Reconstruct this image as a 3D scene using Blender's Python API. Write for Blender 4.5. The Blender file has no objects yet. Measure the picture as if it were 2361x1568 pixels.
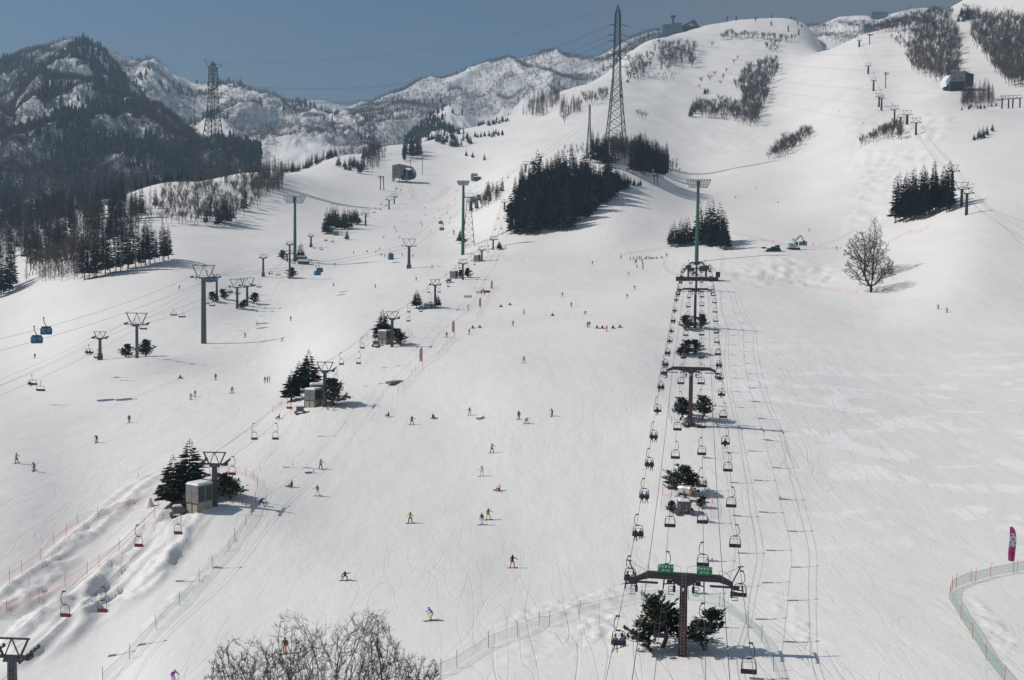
import bpy, bmesh, math, random
import numpy as np
from mathutils import Vector, Matrix, Euler
R=math.radians
scene=bpy.context.scene
COL=scene.collection
# ---------------------------------------------------------------- camera
F=2400.0; CX,CY=1180.5,784.0; HOR=650.0
CAM=np.array((0.0,0.0,45.0))
PITCH=math.atan((CY-HOR)/F); ROLL=R(0.7)
cam_d=bpy.data.cameras.new('camera'); cam=bpy.data.objects.new('camera',cam_d); COL.objects.link(cam)
cam_d.sensor_width=36; cam_d.lens=36*F/2361.0; cam_d.clip_start=1; cam_d.clip_end=12000
RM=Matrix.Rotation(math.pi/2-PITCH,3,'X')@Matrix.Rotation(ROLL,3,'Z')
cam.matrix_world=Matrix.Translation(Vector(CAM))@RM.to_4x4()
scene.camera=cam
RN=np.array(RM)
# ---------------------------------------------------------------- world, sun, exposure
SUN_EL=R(42); SUN_AZ=R(3)          # light travels towards +X, a touch away from the camera
w=bpy.data.worlds.new('World'); scene.world=w; w.use_nodes=True
nt=w.node_tree; nt.nodes.clear()
def N(t,**k):
    n=nt.nodes.new(t)
    for a,b in k.items(): setattr(n,a,b)
    return n
out=N('ShaderNodeOutputWorld'); bg=N('ShaderNodeBackground'); sky=N('ShaderNodeTexSky',sky_type='NISHITA',sun_disc=False)
sky.sun_elevation=SUN_EL; sky.sun_rotation=R(270)-SUN_AZ; sky.altitude=1200; sky.air_density=1.0; sky.dust_density=1.2; sky.ozone_density=1.5
tc=N('ShaderNodeTexCoord'); mp=N('ShaderNodeMapping'); mp.inputs['Scale'].default_value=(1.6,1.6,6)
mp.inputs['Location'].default_value=(0.35,0,0.1)
no=N('ShaderNodeTexNoise'); no.inputs['Scale'].default_value=1.6; no.inputs['Detail'].default_value=5; no.inputs['Roughness'].default_value=.45
nt.links.new(tc.outputs['Generated'],mp.inputs[0]); nt.links.new(mp.outputs[0],no.inputs['Vector'])
sep=N('ShaderNodeSeparateXYZ'); nt.links.new(tc.outputs['Generated'],sep.inputs[0])
rx=N('ShaderNodeMapRange'); rx.inputs['From Min'].default_value=0.02; rx.inputs['From Max'].default_value=0.30
nt.links.new(sep.outputs['X'],rx.inputs[0])
ad=N('ShaderNodeMath',operation='ADD'); nt.links.new(no.outputs[0],ad.inputs[0])
mu=N('ShaderNodeMath',operation='MULTIPLY'); mu.inputs[1].default_value=.22; nt.links.new(rx.outputs[0],mu.inputs[0]); nt.links.new(mu.outputs[0],ad.inputs[1])
rg=N('ShaderNodeMapRange'); rg.inputs['From Min'].default_value=0.42; rg.inputs['From Max'].default_value=0.76; rg.inputs['To Max'].default_value=.75
nt.links.new(ad.outputs[0],rg.inputs[0])
mix=N('ShaderNodeMix',data_type='RGBA'); nt.links.new(rg.outputs[0],mix.inputs[0])
tint=N('ShaderNodeMix',data_type='RGBA',blend_type='MULTIPLY'); tint.inputs[0].default_value=1; tint.inputs[7].default_value=(SKYT:=(0.63,0.80,0.86,1))
nt.links.new(sky.outputs[0],tint.inputs[6]); nt.links.new(tint.outputs[2],mix.inputs[6]); mix.inputs[7].default_value=(2.5,2.65,2.85,1)
nt.links.new(mix.outputs[2],bg.inputs[0]); bg.inputs[1].default_value=0.07
nt.links.new(bg.outputs[0],out.inputs[0])
sd=bpy.data.lights.new('sun','SUN'); sd.energy=3.5; sd.angle=R(.53); sd.color=(1,.935,.865)
so=bpy.data.objects.new('sun',sd); COL.objects.link(so)
LD=Vector((math.cos(SUN_EL)*math.cos(SUN_AZ),math.cos(SUN_EL)*math.sin(SUN_AZ),-math.sin(SUN_EL)))
so.rotation_euler=LD.to_track_quat('-Z','Y').to_euler(); so.location=(-200,0,300)
HZ=2.0e-4
scene.view_settings.view_transform='Standard'; scene.view_settings.look='None'; scene.view_settings.exposure=0.10; scene.view_settings.gamma=1
scene.render.resolution_x=1024; scene.render.resolution_y=680
scene.cycles.max_bounces=6; scene.cycles.transparent_max_bounces=12; scene.cycles.use_denoising=True

# ---------------------------------------------------------------- helpers
def P(px,py,d):
    v=RN@np.array(((px-CX)/F,-(py-CY)/F,-1.0)); return CAM+v*(d/v[1])
def proj(p):
    v=RN.T@(np.asarray(p,float)-CAM); return (CX+F*v[0]/-v[2], CY-F*v[1]/-v[2])
def projN(p):
    v=(np.asarray(p,float)-CAM)@RN; return CX+F*v[:,0]/-v[:,2], CY-F*v[:,1]/-v[:,2]
CR={'A':(0,700),'B':(1000,700),'C':(2000,700),'E':(3000,700),'F':(0,1400),'G':(1000,1400),'H':(2000,1400),
    'L':(0,1990),'J':(1000,1990),'K':(2000,1990),'M':(3000,1990),'a':(0,0),'b':(1000,0),'c':(2000,0),'e':(3000,0)}
def q(c,x,y):
    o=CR[c]; return ((o[0]+x/2.1465)/1.7349,(o[1]+y/2.1465)/1.7349)
def tag(o,label=None,cat=None,group=None,kind=None):
    if label: o['label']=label
    if cat: o['category']=cat
    if group: o['group']=group
    if kind: o['kind']=kind
    return o
def empty(name,loc,rz=0,sc=1,**k):
    o=bpy.data.objects.new(name,None); COL.objects.link(o); o.location=loc; o.rotation_euler=(0,0,rz); o.scale=(sc,)*3
    o.empty_display_size=.2
    return tag(o,**k)
def inst(name,mesh,parent=None,loc=(0,0,0),rot=(0,0,0),sc=None,**k):
    o=bpy.data.objects.new(name,mesh); COL.objects.link(o); o.location=loc; o.rotation_euler=rot
    if sc is not None: o.scale=sc if hasattr(sc,'__len__') else (sc,)*3
    if parent: o.parent=parent
    return tag(o,**k)
MATS={}
def mat(name,col,rough=.7,metal=0,noise=0,nscale=3,spec=.3,bump=0):
    if name in MATS: return MATS[name]
    m=bpy.data.materials.new(name); m.use_nodes=True; t=m.node_tree; b=t.nodes['Principled BSDF']
    b.inputs['Base Color'].default_value=(*col,1); b.inputs['Roughness'].default_value=rough; b.inputs['Metallic'].default_value=metal
    b.inputs['Specular IOR Level'].default_value=spec
    if noise or bump:
        tc=t.nodes.new('ShaderNodeTexCoord'); n=t.nodes.new('ShaderNodeTexNoise'); n.inputs['Scale'].default_value=nscale; n.inputs['Detail'].default_value=4
        t.links.new(tc.outputs['Object'],n.inputs['Vector'])
        r=t.nodes.new('ShaderNodeMapRange'); r.inputs['From Min'].default_value=.3; r.inputs['From Max'].default_value=.7
        r.inputs['To Min'].default_value=1-noise; r.inputs['To Max'].default_value=1+noise
        t.links.new(n.outputs[0],r.inputs[0])
        mx=t.nodes.new('ShaderNodeMix'); mx.data_type='RGBA'; mx.blend_type='MULTIPLY'; mx.inputs[0].default_value=1; mx.inputs[6].default_value=(*col,1)
        t.links.new(r.outputs[0],mx.inputs[7]); t.links.new(mx.outputs[2],b.inputs['Base Color'])
        if bump:
            bp=t.nodes.new('ShaderNodeBump'); bp.inputs['Strength'].default_value=.6; bp.inputs['Distance'].default_value=bump
            t.links.new(n.outputs[0],bp.inputs['Height']); t.links.new(bp.outputs[0],b.inputs['Normal'])
    MATS[name]=m; return m
class MB:
    def __init__(s): s.v=[]; s.f=[]; s.mi=[]; s.m=0
    def add(s,vs,fs):
        o=len(s.v); s.v.extend(tuple(map(float,v)) for v in vs); s.f.extend(tuple(o+i for i in f) for f in fs); s.mi.extend([s.m]*len(fs)); return s
    def box(s,c,d,rz=0,taper=1.0,top=None):
        x,y,z=d[0]/2,d[1]/2,d[2]/2; cs,sn=math.cos(rz),math.sin(rz); vs=[]
        for k,(dx,dy,dz) in enumerate([(-x,-y,-z),(x,-y,-z),(x,y,-z),(-x,y,-z),(-x,-y,z),(x,-y,z),(x,y,z),(-x,y,z)]):
            if k>3: dx*=taper; dy*=taper
            vs.append((c[0]+dx*cs-dy*sn,c[1]+dx*sn+dy*cs,c[2]+dz))
        return s.add(vs,[(3,2,1,0),(4,5,6,7),(0,1,5,4),(1,2,6,5),(2,3,7,6),(3,0,4,7)])
    def bar(s,p,q_,r,r2=None,n=4,cap=True):
        p=np.array(p,float); q2=np.array(q_,float); d=q2-p; L=np.linalg.norm(d)
        if L<1e-6: return s
        d/=L; a=np.array((0,0,1.)) if abs(d[2])<.9 else np.array((1.,0,0)); u=np.cross(d,a); u/=np.linalg.norm(u); w_=np.cross(d,u)
        r2=r if r2 is None else r2; vs=[]
        for c_,rr in ((p,r),(q2,r2)):
            for k in range(n):
                t=2*math.pi*(k+.5)/n; vs.append(c_+(u*math.cos(t)+w_*math.sin(t))*rr)
        fs=[(k,(k+1)%n,n+(k+1)%n,n+k) for k in range(n)]
        if cap: fs+= [tuple(range(n-1,-1,-1)),tuple(range(n,2*n))]
        return s.add(vs,fs)
    def tube(s,pts,r,n=6):
        pts=[np.array(p,float) for p in pts]; vs=[]; rr=r if hasattr(r,'__len__') else [r]*len(pts)
        prev=None
        for i,p in enumerate(pts):
            d=pts[min(i+1,len(pts)-1)]-pts[max(i-1,0)]; d/=np.linalg.norm(d)+1e-12
            if prev is None:
                a=np.array((0,0,1.)) if abs(d[2])<.9 else np.array((0,1.,0)); u=np.cross(d,a)
            else: u=prev-d*np.dot(prev,d)
            u/=np.linalg.norm(u)+1e-12; prev=u; w_=np.cross(d,u)
            for k in range(n):
                t=2*math.pi*k/n; vs.append(p+(u*math.cos(t)+w_*math.sin(t))*rr[i])
        fs=[(i*n+k,i*n+(k+1)%n,(i+1)*n+(k+1)%n,(i+1)*n+k) for i in range(len(pts)-1) for k in range(n)]
        fs+=[tuple(range(n-1,-1,-1)),tuple(range((len(pts)-1)*n,len(pts)*n))]
        return s.add(vs,fs)
    def prism(s,prof,axis,a,b_):
        # profile in the plane normal to axis ('y': (x,z) pairs; 'x': (y,z); 'z': (x,y))
        n=len(prof); vs=[]
        for t in (a,b_):
            for (u,v) in prof: vs.append({'y':(u,t,v),'x':(t,u,v),'z':(u,v,t)}[axis])
        return s.add(vs,[tuple(range(n-1,-1,-1)),tuple(range(n,2*n))]+[(k,(k+1)%n,n+(k+1)%n,n+k) for k in range(n)])
    def mesh(s,name,mats,smooth=False):
        me=bpy.data.meshes.new(name); me.from_pydata(s.v,[],s.f)
        for m in (mats if isinstance(mats,(list,tuple)) else [mats]): me.materials.append(m)
        me.polygons.foreach_set('material_index',s.mi)
        if smooth: me.polygons.foreach_set('use_smooth',[True]*len(s.f))
        me.update(); return me
def fastmesh(name,V,T,mats,mi=None,smooth=False):
    V=np.asarray(V,np.float32); T=np.asarray(T,np.int32); k=T.shape[1]
    me=bpy.data.meshes.new(name); me.vertices.add(len(V)); me.vertices.foreach_set('co',V.ravel())
    me.loops.add(T.size); me.loops.foreach_set('vertex_index',T.ravel())
    me.polygons.add(len(T)); me.polygons.foreach_set('loop_start',np.arange(0,T.size,k,dtype=np.int32))
    for m in (mats if isinstance(mats,(list,tuple)) else [mats]): me.materials.append(m)
    if mi is not None: me.polygons.foreach_set('material_index',np.asarray(mi,np.int32))
    me.polygons.foreach_set('use_smooth',np.full(len(T),smooth))
    me.update(calc_edges=True); return me
# ---- value noise
_rs=np.random.RandomState(7); _G=_rs.rand(512,512)
def vn(x,y):
    xi=np.floor(x).astype(int); yi=np.floor(y).astype(int); fx=x-xi; fy=y-yi
    fx=fx*fx*(3-2*fx); fy=fy*fy*(3-2*fy)
    a=_G[xi%512,yi%512]; b=_G[(xi+1)%512,yi%512]; c=_G[xi%512,(yi+1)%512]; d=_G[(xi+1)%512,(yi+1)%512]
    return (a*(1-fx)+b*fx)*(1-fy)+(c*(1-fx)+d*fx)*fy
def fbm(x,y,o=4,g=.5):
    s=0; a=1; t=0
    for k in range(o): s=s+a*(vn(x*2**k+17*k,y*2**k+31*k)-.5); t+=a; a*=g
    return s/t*2
def ridged(x,y,o=4,g=.5):
    s=0; a=1; t=0
    for k in range(o): s=s+a*(1-abs(2*vn(x*2**k+7*k,y*2**k+3*k)-1)); t+=a; a*=g
    return s/t
def pchip(x,y,xq):
    x=np.asarray(x,float); y=np.asarray(y,float); h=np.diff(x); dl=np.diff(y)/h; m=np.zeros(len(x))
    for i in range(1,len(x)-1):
        if dl[i-1]*dl[i]>0:
            w1=2*h[i]+h[i-1]; w2=h[i]+2*h[i-1]; m[i]=(w1+w2)/(w1/dl[i-1]+w2/dl[i])
    m[0]=dl[0]; m[-1]=dl[-1]
    i=np.clip(np.searchsorted(x,xq)-1,0,len(x)-2); t=(xq-x[i])/h[i]
    t=np.clip(t,0,1)
    return (2*t**3-3*t**2+1)*y[i]+(t**3-2*t**2+t)*h[i]*m[i]+(-2*t**3+3*t**2)*y[i+1]+(t**3-t**2)*h[i]*m[i+1]

# ---------------------------------------------------------------- ground profiles: column x -> (distance, picture row of the ground there)
PROF={
 -700:[(175,1060),(240,940),(300,890),(380,850),(500,760),(640,690),(900,560),(1000,540)],
 0:[(96,1660),(130,1300),(175,1062),(240,940),(300,885),(380,825),(440,745),(500,690),(560,650),(700,590),(900,500),(1000,485)],
 200:[(96,1650),(130,1330),(165,1130),(203,1012),(250,915),(300,838),(380,752),(450,656),(500,612),(560,580),(650,530),(800,490),(1000,470)],
 400:[(96,1600),(127,1345),(154,1170),(200,1010),(276,868),(340,790),(400,706),(434,664),(480,612),(560,560),(650,520),(750,455),(820,415),(900,430),(1000,440)],
 600:[(100,1560),(127,1340),(154,1165),(200,1000),(250,905),(290,862),(340,790),(400,738),(450,690),(500,640),(560,592),(650,545),(750,490),(850,425),(920,392),(1000,400),(1100,420)],
 800:[(100,1540),(130,1320),(160,1150),(204,975),(240,880),(279,800),(330,745),(400,695),(505,640),(560,600),(620,568),(700,530),(800,500),(900,455),(1000,405),(1100,375),(1200,352),(1300,375)],
 900:[(100,1530),(130,1320),(160,1150),(204,972),(240,868),(279,797),(369,712),(448,655),(540,598),(620,562),(800,500),(930,455),(1000,422),(1100,385),(1200,350),(1280,330),(1400,350)],
 1050:[(100,1520),(130,1318),(160,1150),(204,970),(240,855),(300,768),(369,712),(448,650),(520,603),(600,575),(700,545),(800,505),(930,462),(1000,430),(1200,360),(1350,318),(1440,305),(1560,330)],
 1200:[(100,1515),(132,1318),(160,1150),(200,968),(240,845),(300,762),(369,707),(448,640),(500,602),(560,548),(620,470),(680,420),(760,400),(900,372),(1100,328),(1300,290),(1500,262),(1600,285)],
 1300:[(100,1515),(132,1315),(160,1150),(200,968),(240,845),(300,758),(369,700),(448,638),(500,600),(560,545),(620,470),(680,397),(760,385),(900,358),(1100,302),(1300,252),(1520,202),(1620,225)],
 1420:[(100,1515),(132,1312),(160,1150),(200,968),(240,845),(300,755),(369,695),(448,636),(500,598),(560,520),(620,462),(680,392),(730,338),(800,345),(900,338),(1100,288),(1300,235),(1600,158),(1800,114),(1900,130)],
 1500:[(100,1515),(132,1312),(160,1150),(200,968),(240,848),(300,757),(369,690),(440,640),(500,600),(560,540),(620,480),(680,430),(730,400),(800,398),(900,380),(1100,315),(1300,250),(1600,165),(1850,80),(1950,100)],
 1600:[(100,1515),(132,1310),(160,1148),(200,970),(250,850),(310,756),(360,700),(400,662),(430,640),(480,606),(520,575),(600,520),(700,465),(850,425),(950,395),(1100,335),(1300,270),(1500,205),(1750,125),(1950,60),(2050,75)],
 1700:[(100,1510),(132,1308),(160,1148),(200,972),(250,852),(310,758),(360,702),(400,664),(430,640),(480,598),(520,570),(600,512),(720,462),(850,405),(950,370),(1100,320),(1300,262),(1500,195),(1750,115),(2000,42),(2100,60)],
 1800:[(100,1505),(132,1305),(160,1148),(200,975),(250,855),(310,762),(360,705),(400,672),(430,650),(465,600),(500,578),(567,532),(640,490),(755,450),(850,395),(1000,340),(1270,262),(1500,185),(1700,128),(2000,42),(2100,60)],
 1890:[(100,1500),(132,1300),(160,1150),(200,978),(250,860),(310,765),(360,708),(400,680),(430,655),(465,610),(500,584),(567,532),(650,470),(755,420),(900,340),(1100,262),(1300,180),(1500,112),(1600,108),(1800,90),(2000,50),(2080,70)],
 1960:[(100,1495),(132,1295),(160,1150),(200,982),(250,868),(310,768),(360,712),(400,668),(440,620),(500,584),(567,525),(650,440),(755,370),(900,275),(1100,205),(1300,135),(1500,82),(1600,110)],
 2040:[(100,1490),(132,1295),(160,1150),(200,985),(250,872),(310,768),(350,720),(400,655),(440,605),(500,560),(567,500),(650,425),(720,360),(800,310),(930,278),(1100,205),(1300,130),(1500,62),(1600,85)],
 2150:[(100,1485),(132,1295),(160,1150),(200,985),(250,872),(300,780),(332,714),(390,632),(440,568),(475,530),(520,484),(600,405),(720,315),(800,270),(950,212),(1100,160),(1300,85),(1500,32),(1600,60)],
 2230:[(100,1480),(132,1295),(160,1150),(200,985),(250,870),(300,775),(332,705),(390,600),(440,530),(470,496),(520,455),(600,385),(700,318),(800,262),(900,246),(1000,205),(1150,125),(1290,82),(1400,20),(1550,-40),(1700,-30)],
 2370:[(100,1480),(132,1290),(160,1150),(200,980),(250,860),(300,765),(340,690),(400,590),(460,505),(520,440),(600,370),(720,290),(850,248),(950,205),(1100,110),(1300,10),(1500,-80),(1700,-100)],
 3000:[(100,1470),(132,1280),(200,970),(300,740),(400,560),(520,400),(720,250),(950,100),(1300,-100),(1700,-300)],
}
DMIN,DMAX=26.0,2450.0
GD=np.exp(np.concatenate([np.linspace(math.log(DMIN),math.log(90),90)[:-1],np.linspace(math.log(90),math.log(190),330)[:-1],np.linspace(math.log(190),math.log(DMAX),500)]))
GU=np.linspace(-640,2960,470)
cols=sorted(PROF); Zc=[]
for c in cols:
    pts=PROF[c]; ds=[26,60]; zs=[-45,-41.5]
    for (d,y) in pts:
        p=P(c,y,d); ds.append(d); zs.append(p[2]-CAM[2])
    dl,zl=ds[-1],zs[-1]
    ds+= [max(dl+250,dl*1.15),DMAX+600]; zs+=[zl-120,zl-520]
    Zc.append(pchip(ds,zs,GD))
Zc=np.array(Zc)                                   # columns x distance
GZ=np.empty((len(GU),len(GD)))
for j in range(len(GD)): GZ[:,j]=pchip(cols,Zc[:,j],GU)
_k=np.exp(-.5*(np.arange(-18,19)/6.2)**2); _k/=_k.sum(); _gp=np.pad(GZ,((18,18),(0,0)),'edge')
GZ=sum(_k[i]*_gp[i:i+len(GU)] for i in range(37))
for _ in range(6):
    GZ[:,1:-1]=(GZ[:,:-2]+2*GZ[:,1:-1]+GZ[:,2:])/4
UU,DD=np.meshgrid(GU,GD,indexing='ij'); XX=(UU-CX)/F*DD
PXX,PYY=projN(np.stack([XX.ravel(),DD.ravel(),(GZ+CAM[2]).ravel()],1)); PXX=PXX.reshape(UU.shape); PYY=PYY.reshape(UU.shape)
def zone(cx,cy,rx,ry,ang=0,soft=.35):
    a=R(ang); dx=PXX-cx; dy=PYY-cy; x=dx*math.cos(a)+dy*math.sin(a); y=-dx*math.sin(a)+dy*math.cos(a)
    r=np.sqrt((x/rx)**2+(y/ry)**2); return np.clip((1-r)/soft,0,1)**1.5
# broad unevenness of the pistes
GZ+=np.clip(DD/900,0,1.6)*1.3*fbm(XX/70,DD/70,4)+.10*fbm(XX/9,DD/14,3)
# rough ground far up
GZ+=np.clip((DD-650)/600,0,1)*2.2*fbm(XX/38+5,DD/60,4)
# torn-up banks beside the red lift (lower left)
for (cx,cy,rx,ry,a,amp,fx) in [(330,1290,240,75,-42,1.1,3.0),(120,1440,190,75,-32,1.3,4.5),(60,1360,160,40,-30,.8,3),(290,1150,120,30,-38,.5,2),(200,1230,200,26,-36,.7,2.2),
                               (660,1345,0.1,0.1,0,0,1)]:
    m=zone(cx,cy,rx,ry,a)
    rd=ridged((XX-.07*DD)/fx/.75+.5*fbm(XX/9,DD/16,2),DD/(fx*4.2),3,.5)
    GZ+=m*amp*(rd-.45)*1.9+m*.55*amp*np.clip(fbm(XX/4,DD/6,2)*3,0,1)*(ridged(XX/1.3,DD/1.7,3)-.3)+m*.26*fbm(XX/.85,DD/1.1,2)*np.clip(.4+fbm(XX/7+3,DD/11,2)*2,0,1)
# dug up edges along nets, footprints
for (cx,cy,rx,ry,a,amp) in [(1330,1395,260,26,-14,.28),(1380,1440,60,50,-50,.3),(1830,1430,120,26,52,.3),(2290,1450,110,24,52,.3),(450,1340,210,16,-44,.3),
                            (1830,625,130,38,8,1.5),(1735,640,60,25,20,1.0),(1100,560,60,30,-25,.6),(1330,1480,240,60,-10,.12)]:
    m=zone(cx,cy,rx,ry,a); s=1.15 if amp<.9 else 3.2
    GZ+=m*amp*(1.0 if amp<.9 else 1)*fbm(XX/s,DD/(s*1.3),3,.6)
# moguls
for (cx,cy,rx,ry,a,amp,s) in [(1990,300,60,150,8,.8,7),(1870,250,70,60,0,.7,8),(2060,400,140,70,-42,1.0,7),(2130,300,90,50,-25,1.0,8),(2010,500,100,45,-18,.7,6),(980,445,60,22,0,.9,7),(1680,300,110,60,10,.6,9),(1560,170,80,80,0,.6,10)]:
    m=zone(cx,cy,rx,ry,a)
    GZ+=m*amp*1.5*(.5*np.sin(XX/s*3.0+6*fbm(XX/16,DD/22))*np.sin(DD/s*1.7+7*fbm(XX/19+9,DD/25))+1.1*(ridged(XX/s/1.1+3,DD/s/1.9,2,.4)-.55))
# banked islands under the lift towers
for (px,py,d,r_,h_) in [(500,1170,154,9,1.2),(745,940,216,10,1.2),(900,800,279,11,1.0),(1000,712,369,12,1.2),(1065,645,448,12,1.2),(315,825,290,13,2.2),(560,712,425,14,1.5),
                        (1575,1500,100,7,.8),(1592,975,200,7,.9),(1602,752,305,8,.9),(1580,1185,152,6,.7),(1590,815,272,7,.7),(690,605,550,16,1.5),(1105,600,520,12,1.5)]:
    p=P(px,py,d); GZ+=h_*np.exp(-(((XX-p[0])**2+((DD-p[1])*.8)**2)/(r_*r_)))
LG=np.log(GD)
def gz(x,y):
    """ground height at world x,y"""
    x=np.atleast_1d(np.asarray(x,float)); y=np.atleast_1d(np.asarray(y,float))
    fu=np.clip((x/y*F+CX-GU[0])/(GU[1]-GU[0]),0,len(GU)-1.001); fd=np.clip(np.interp(np.log(y),LG,np.arange(len(GD))),0,len(GD)-1.001)
    i=fu.astype(int); j=fd.astype(int); a=fu-i; b=fd-j
    return (GZ[i,j]*(1-a)+GZ[i+1,j]*a)*(1-b)+(GZ[i,j+1]*(1-a)+GZ[i+1,j+1]*a)*b+CAM[2]
def G1(x,y): return float(gz(x,y)[0])
def hit(px,py,dmin=30,dmax=2350):
    """first ground point seen through a pixel"""
    v=RN@np.array(((px-CX)/F,-(py-CY)/F,-1.0)); v=v/v[1]
    ds=np.exp(np.linspace(math.log(dmin),math.log(dmax),2600)); z=CAM[2]+v[2]*ds
    g=gz(v[0]*ds,ds); k=np.nonzero(z<=g)[0]
    if len(k)==0:                                   # just above a crest: nearest approach
        k=int(np.argmin(np.where(ds>500,(z-g)/ds,9)))
    else: k=int(k[0])
    d=ds[k]
    if k>0 and z[k]<=g[k]:
        a=z[k-1]-g[k-1]; b=g[k]-z[k]; d=ds[k-1]+(ds[k]-ds[k-1])*a/(a+b+1e-9)
    return np.array((v[0]*d,d,G1(v[0]*d,d)))
def rise(p,py):
    """height above p of the point over p that shows in picture row py"""
    lo,hi=0,200.
    for _ in range(40):
        m=(lo+hi)/2
        if proj((p[0],p[1],p[2]+m))[1]>py: lo=m
        else: hi=m
    return lo

# ---------------------------------------------------------------- snow
def snow_mat(name,tracks=True,col=(.85,.83,.805)):
    m=bpy.data.materials.new(name); m.use_nodes=True; t=m.node_tree; b=t.nodes['Principled BSDF']; L=t.links.new
    b.inputs['Roughness'].default_value=.75; b.inputs['Specular IOR Level'].default_value=.12
    ge=t.nodes.new('ShaderNodeNewGeometry')
    def noise(sc,rot=0,scale=1,det=4,dist=0,rough=.55):  # world-space noise
        mpn=t.nodes.new('ShaderNodeMapping'); mpn.inputs['Scale'].default_value=sc; mpn.inputs['Rotation'].default_value=(0,0,R(rot))
        L(ge.outputs['Position'],mpn.inputs[0]); n=t.nodes.new('ShaderNodeTexNoise'); n.inputs['Scale'].default_value=scale; n.inputs['Detail'].default_value=det
        n.inputs['Distortion'].default_value=dist; n.inputs['Roughness'].default_value=rough; L(mpn.outputs[0],n.inputs['Vector']); return n.outputs[0]
    def M(op,a,b_=None,c=None):
        n=t.nodes.new('ShaderNodeMath'); n.operation=op
        for i,x in enumerate((a,b_,c)):
            if x is None: continue
            if isinstance(x,(int,float)): n.inputs[i].default_value=x
            else: L(x,n.inputs[i])
        return n.outputs[0]
    def line(n,wd):      # thin winding lines where the noise crosses 1/2
        a=M('ABSOLUTE',M('SUBTRACT',n,.5)); r=t.nodes.new('ShaderNodeMapRange'); r.inputs['From Min'].default_value=0; r.inputs['From Max'].default_value=wd
        r.inputs['To Min'].default_value=1; r.inputs['To Max'].default_value=0; L(a,r.inputs[0]); return r.outputs[0]
    fine=noise((1,1,1),0,1.7,5,0,.65); mid=noise((1,.45,1),12,.22,4)
    h=M('ADD',M('MULTIPLY',fine,.075),M('MULTIPLY',mid,.5))
    if tracks:
        l1=line(noise((.22,.020,.1),-14,1,1,.2),.007); l2=line(noise((.26,.03,.1),24,1,1,.25),.007); l3=line(noise((.14,.022,.1),58,1,1,.3),.006); l4=line(noise((.03,.22,.1),-28,1,1,.25),.006)
        ls=M('ADD',M('ADD',l1,l2),M('ADD',M('MULTIPLY',l3,.8),M('MULTIPLY',l4,.6)))
        msk=t.nodes.new('ShaderNodeMapRange'); msk.inputs['From Min'].default_value=.38; msk.inputs['From Max'].default_value=.62; L(noise((1,.6,1),0,.022,3),msk.inputs[0])
        ls=M('MULTIPLY',ls,msk.outputs[0])
        h=M('SUBTRACT',h,M('MULTIPLY',ls,.08))
    bp=t.nodes.new('ShaderNodeBump'); bp.inputs['Distance'].default_value=1.0; bp.inputs['Strength'].default_value=.55; L(h,bp.inputs['Height']); L(bp.outputs[0],b.inputs['Normal'])
    patch=noise((1,.5,1),30,.03,5,.4); r=t.nodes.new('ShaderNodeMapRange'); r.inputs['From Min'].default_value=.35; r.inputs['From Max'].default_value=.7; L(patch,r.inputs[0])
    mx=t.nodes.new('ShaderNodeMix'); mx.data_type='RGBA'; mx.inputs[6].default_value=(*[c*.955 for c in col],1); mx.inputs[7].default_value=(*[min(1,c*1.03) for c in col],1)
    L(r.outputs[0],mx.inputs[0]); colr=mx.outputs[2]
    if tracks:
        m2=t.nodes.new('ShaderNodeMix'); m2.data_type='RGBA'; m2.inputs[7].default_value=(*[c*.80 for c in col],1); L(M('MULTIPLY',ls,.45),m2.inputs[0]); L(colr,m2.inputs[6]); colr=m2.outputs[2]
    if tracks:   # wind-scoured bright patches cut by ski tracks on the right hand slope
        sx=t.nodes.new('ShaderNodeSeparateXYZ'); L(ge.outputs['Position'],sx.inputs[0])
        def rng_(v,a,b_): r_=t.nodes.new('ShaderNodeMapRange'); r_.inputs['From Min'].default_value=a; r_.inputs['From Max'].default_value=b_; L(v,r_.inputs[0]); return r_.outputs[0]
        reg=M('MULTIPLY',M('MULTIPLY',rng_(sx.outputs[0],28,60),rng_(sx.outputs[1],110,150)),rng_(sx.outputs[1],330,240))
        pt=rng_(noise((.9,1.3,1),-18,.075,4,.6),.53,.58); st=rng_(noise((1.5,.12,1),62,.5,2,.3),.36,.46)
        m3=t.nodes.new('ShaderNodeMix'); m3.data_type='RGBA'; m3.inputs[7].default_value=(.93,.93,.91,1); L(M('MULTIPLY',M('MULTIPLY',reg,pt),M('MULTIPLY',st,.8)),m3.inputs[0]); L(colr,m3.inputs[6]); colr=m3.outputs[2]
    L(colr,b.inputs['Base Color']); return m
SNOW=snow_mat('snow'); SNOWM=snow_mat('mountain_snow',False,(.80,.80,.80))
def gridmesh(name,V,nu,nd,m,smooth=True):
    i=np.arange(nu-1)[:,None]*nd+np.arange(nd-1)[None,:]; i=i.ravel()
    T=np.stack([i,i+nd,i+nd+1,i+1],1); return fastmesh(name,V,T,m,smooth=smooth)
V=np.stack([XX.ravel(),DD.ravel(),(GZ+CAM[2]).ravel()],1)
g=inst('ground',gridmesh('ground',V,len(GU),len(GD),SNOW)); tag(g,'white groomed ski slopes with tracks and moguls','ground',kind='structure')
# a wide apron of snow under and around everything, down in the valley
mb=MB(); mb.add([(-9000,-3000,-30),(9000,-3000,-30),(9000,9000,-30),(-9000,9000,-30)],[(0,1,2,3)])
tag(inst('valley_floor',mb.mesh('valley_floor',SNOWM)),'snowy valley floor around the ski slopes','ground',kind='structure')

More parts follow.
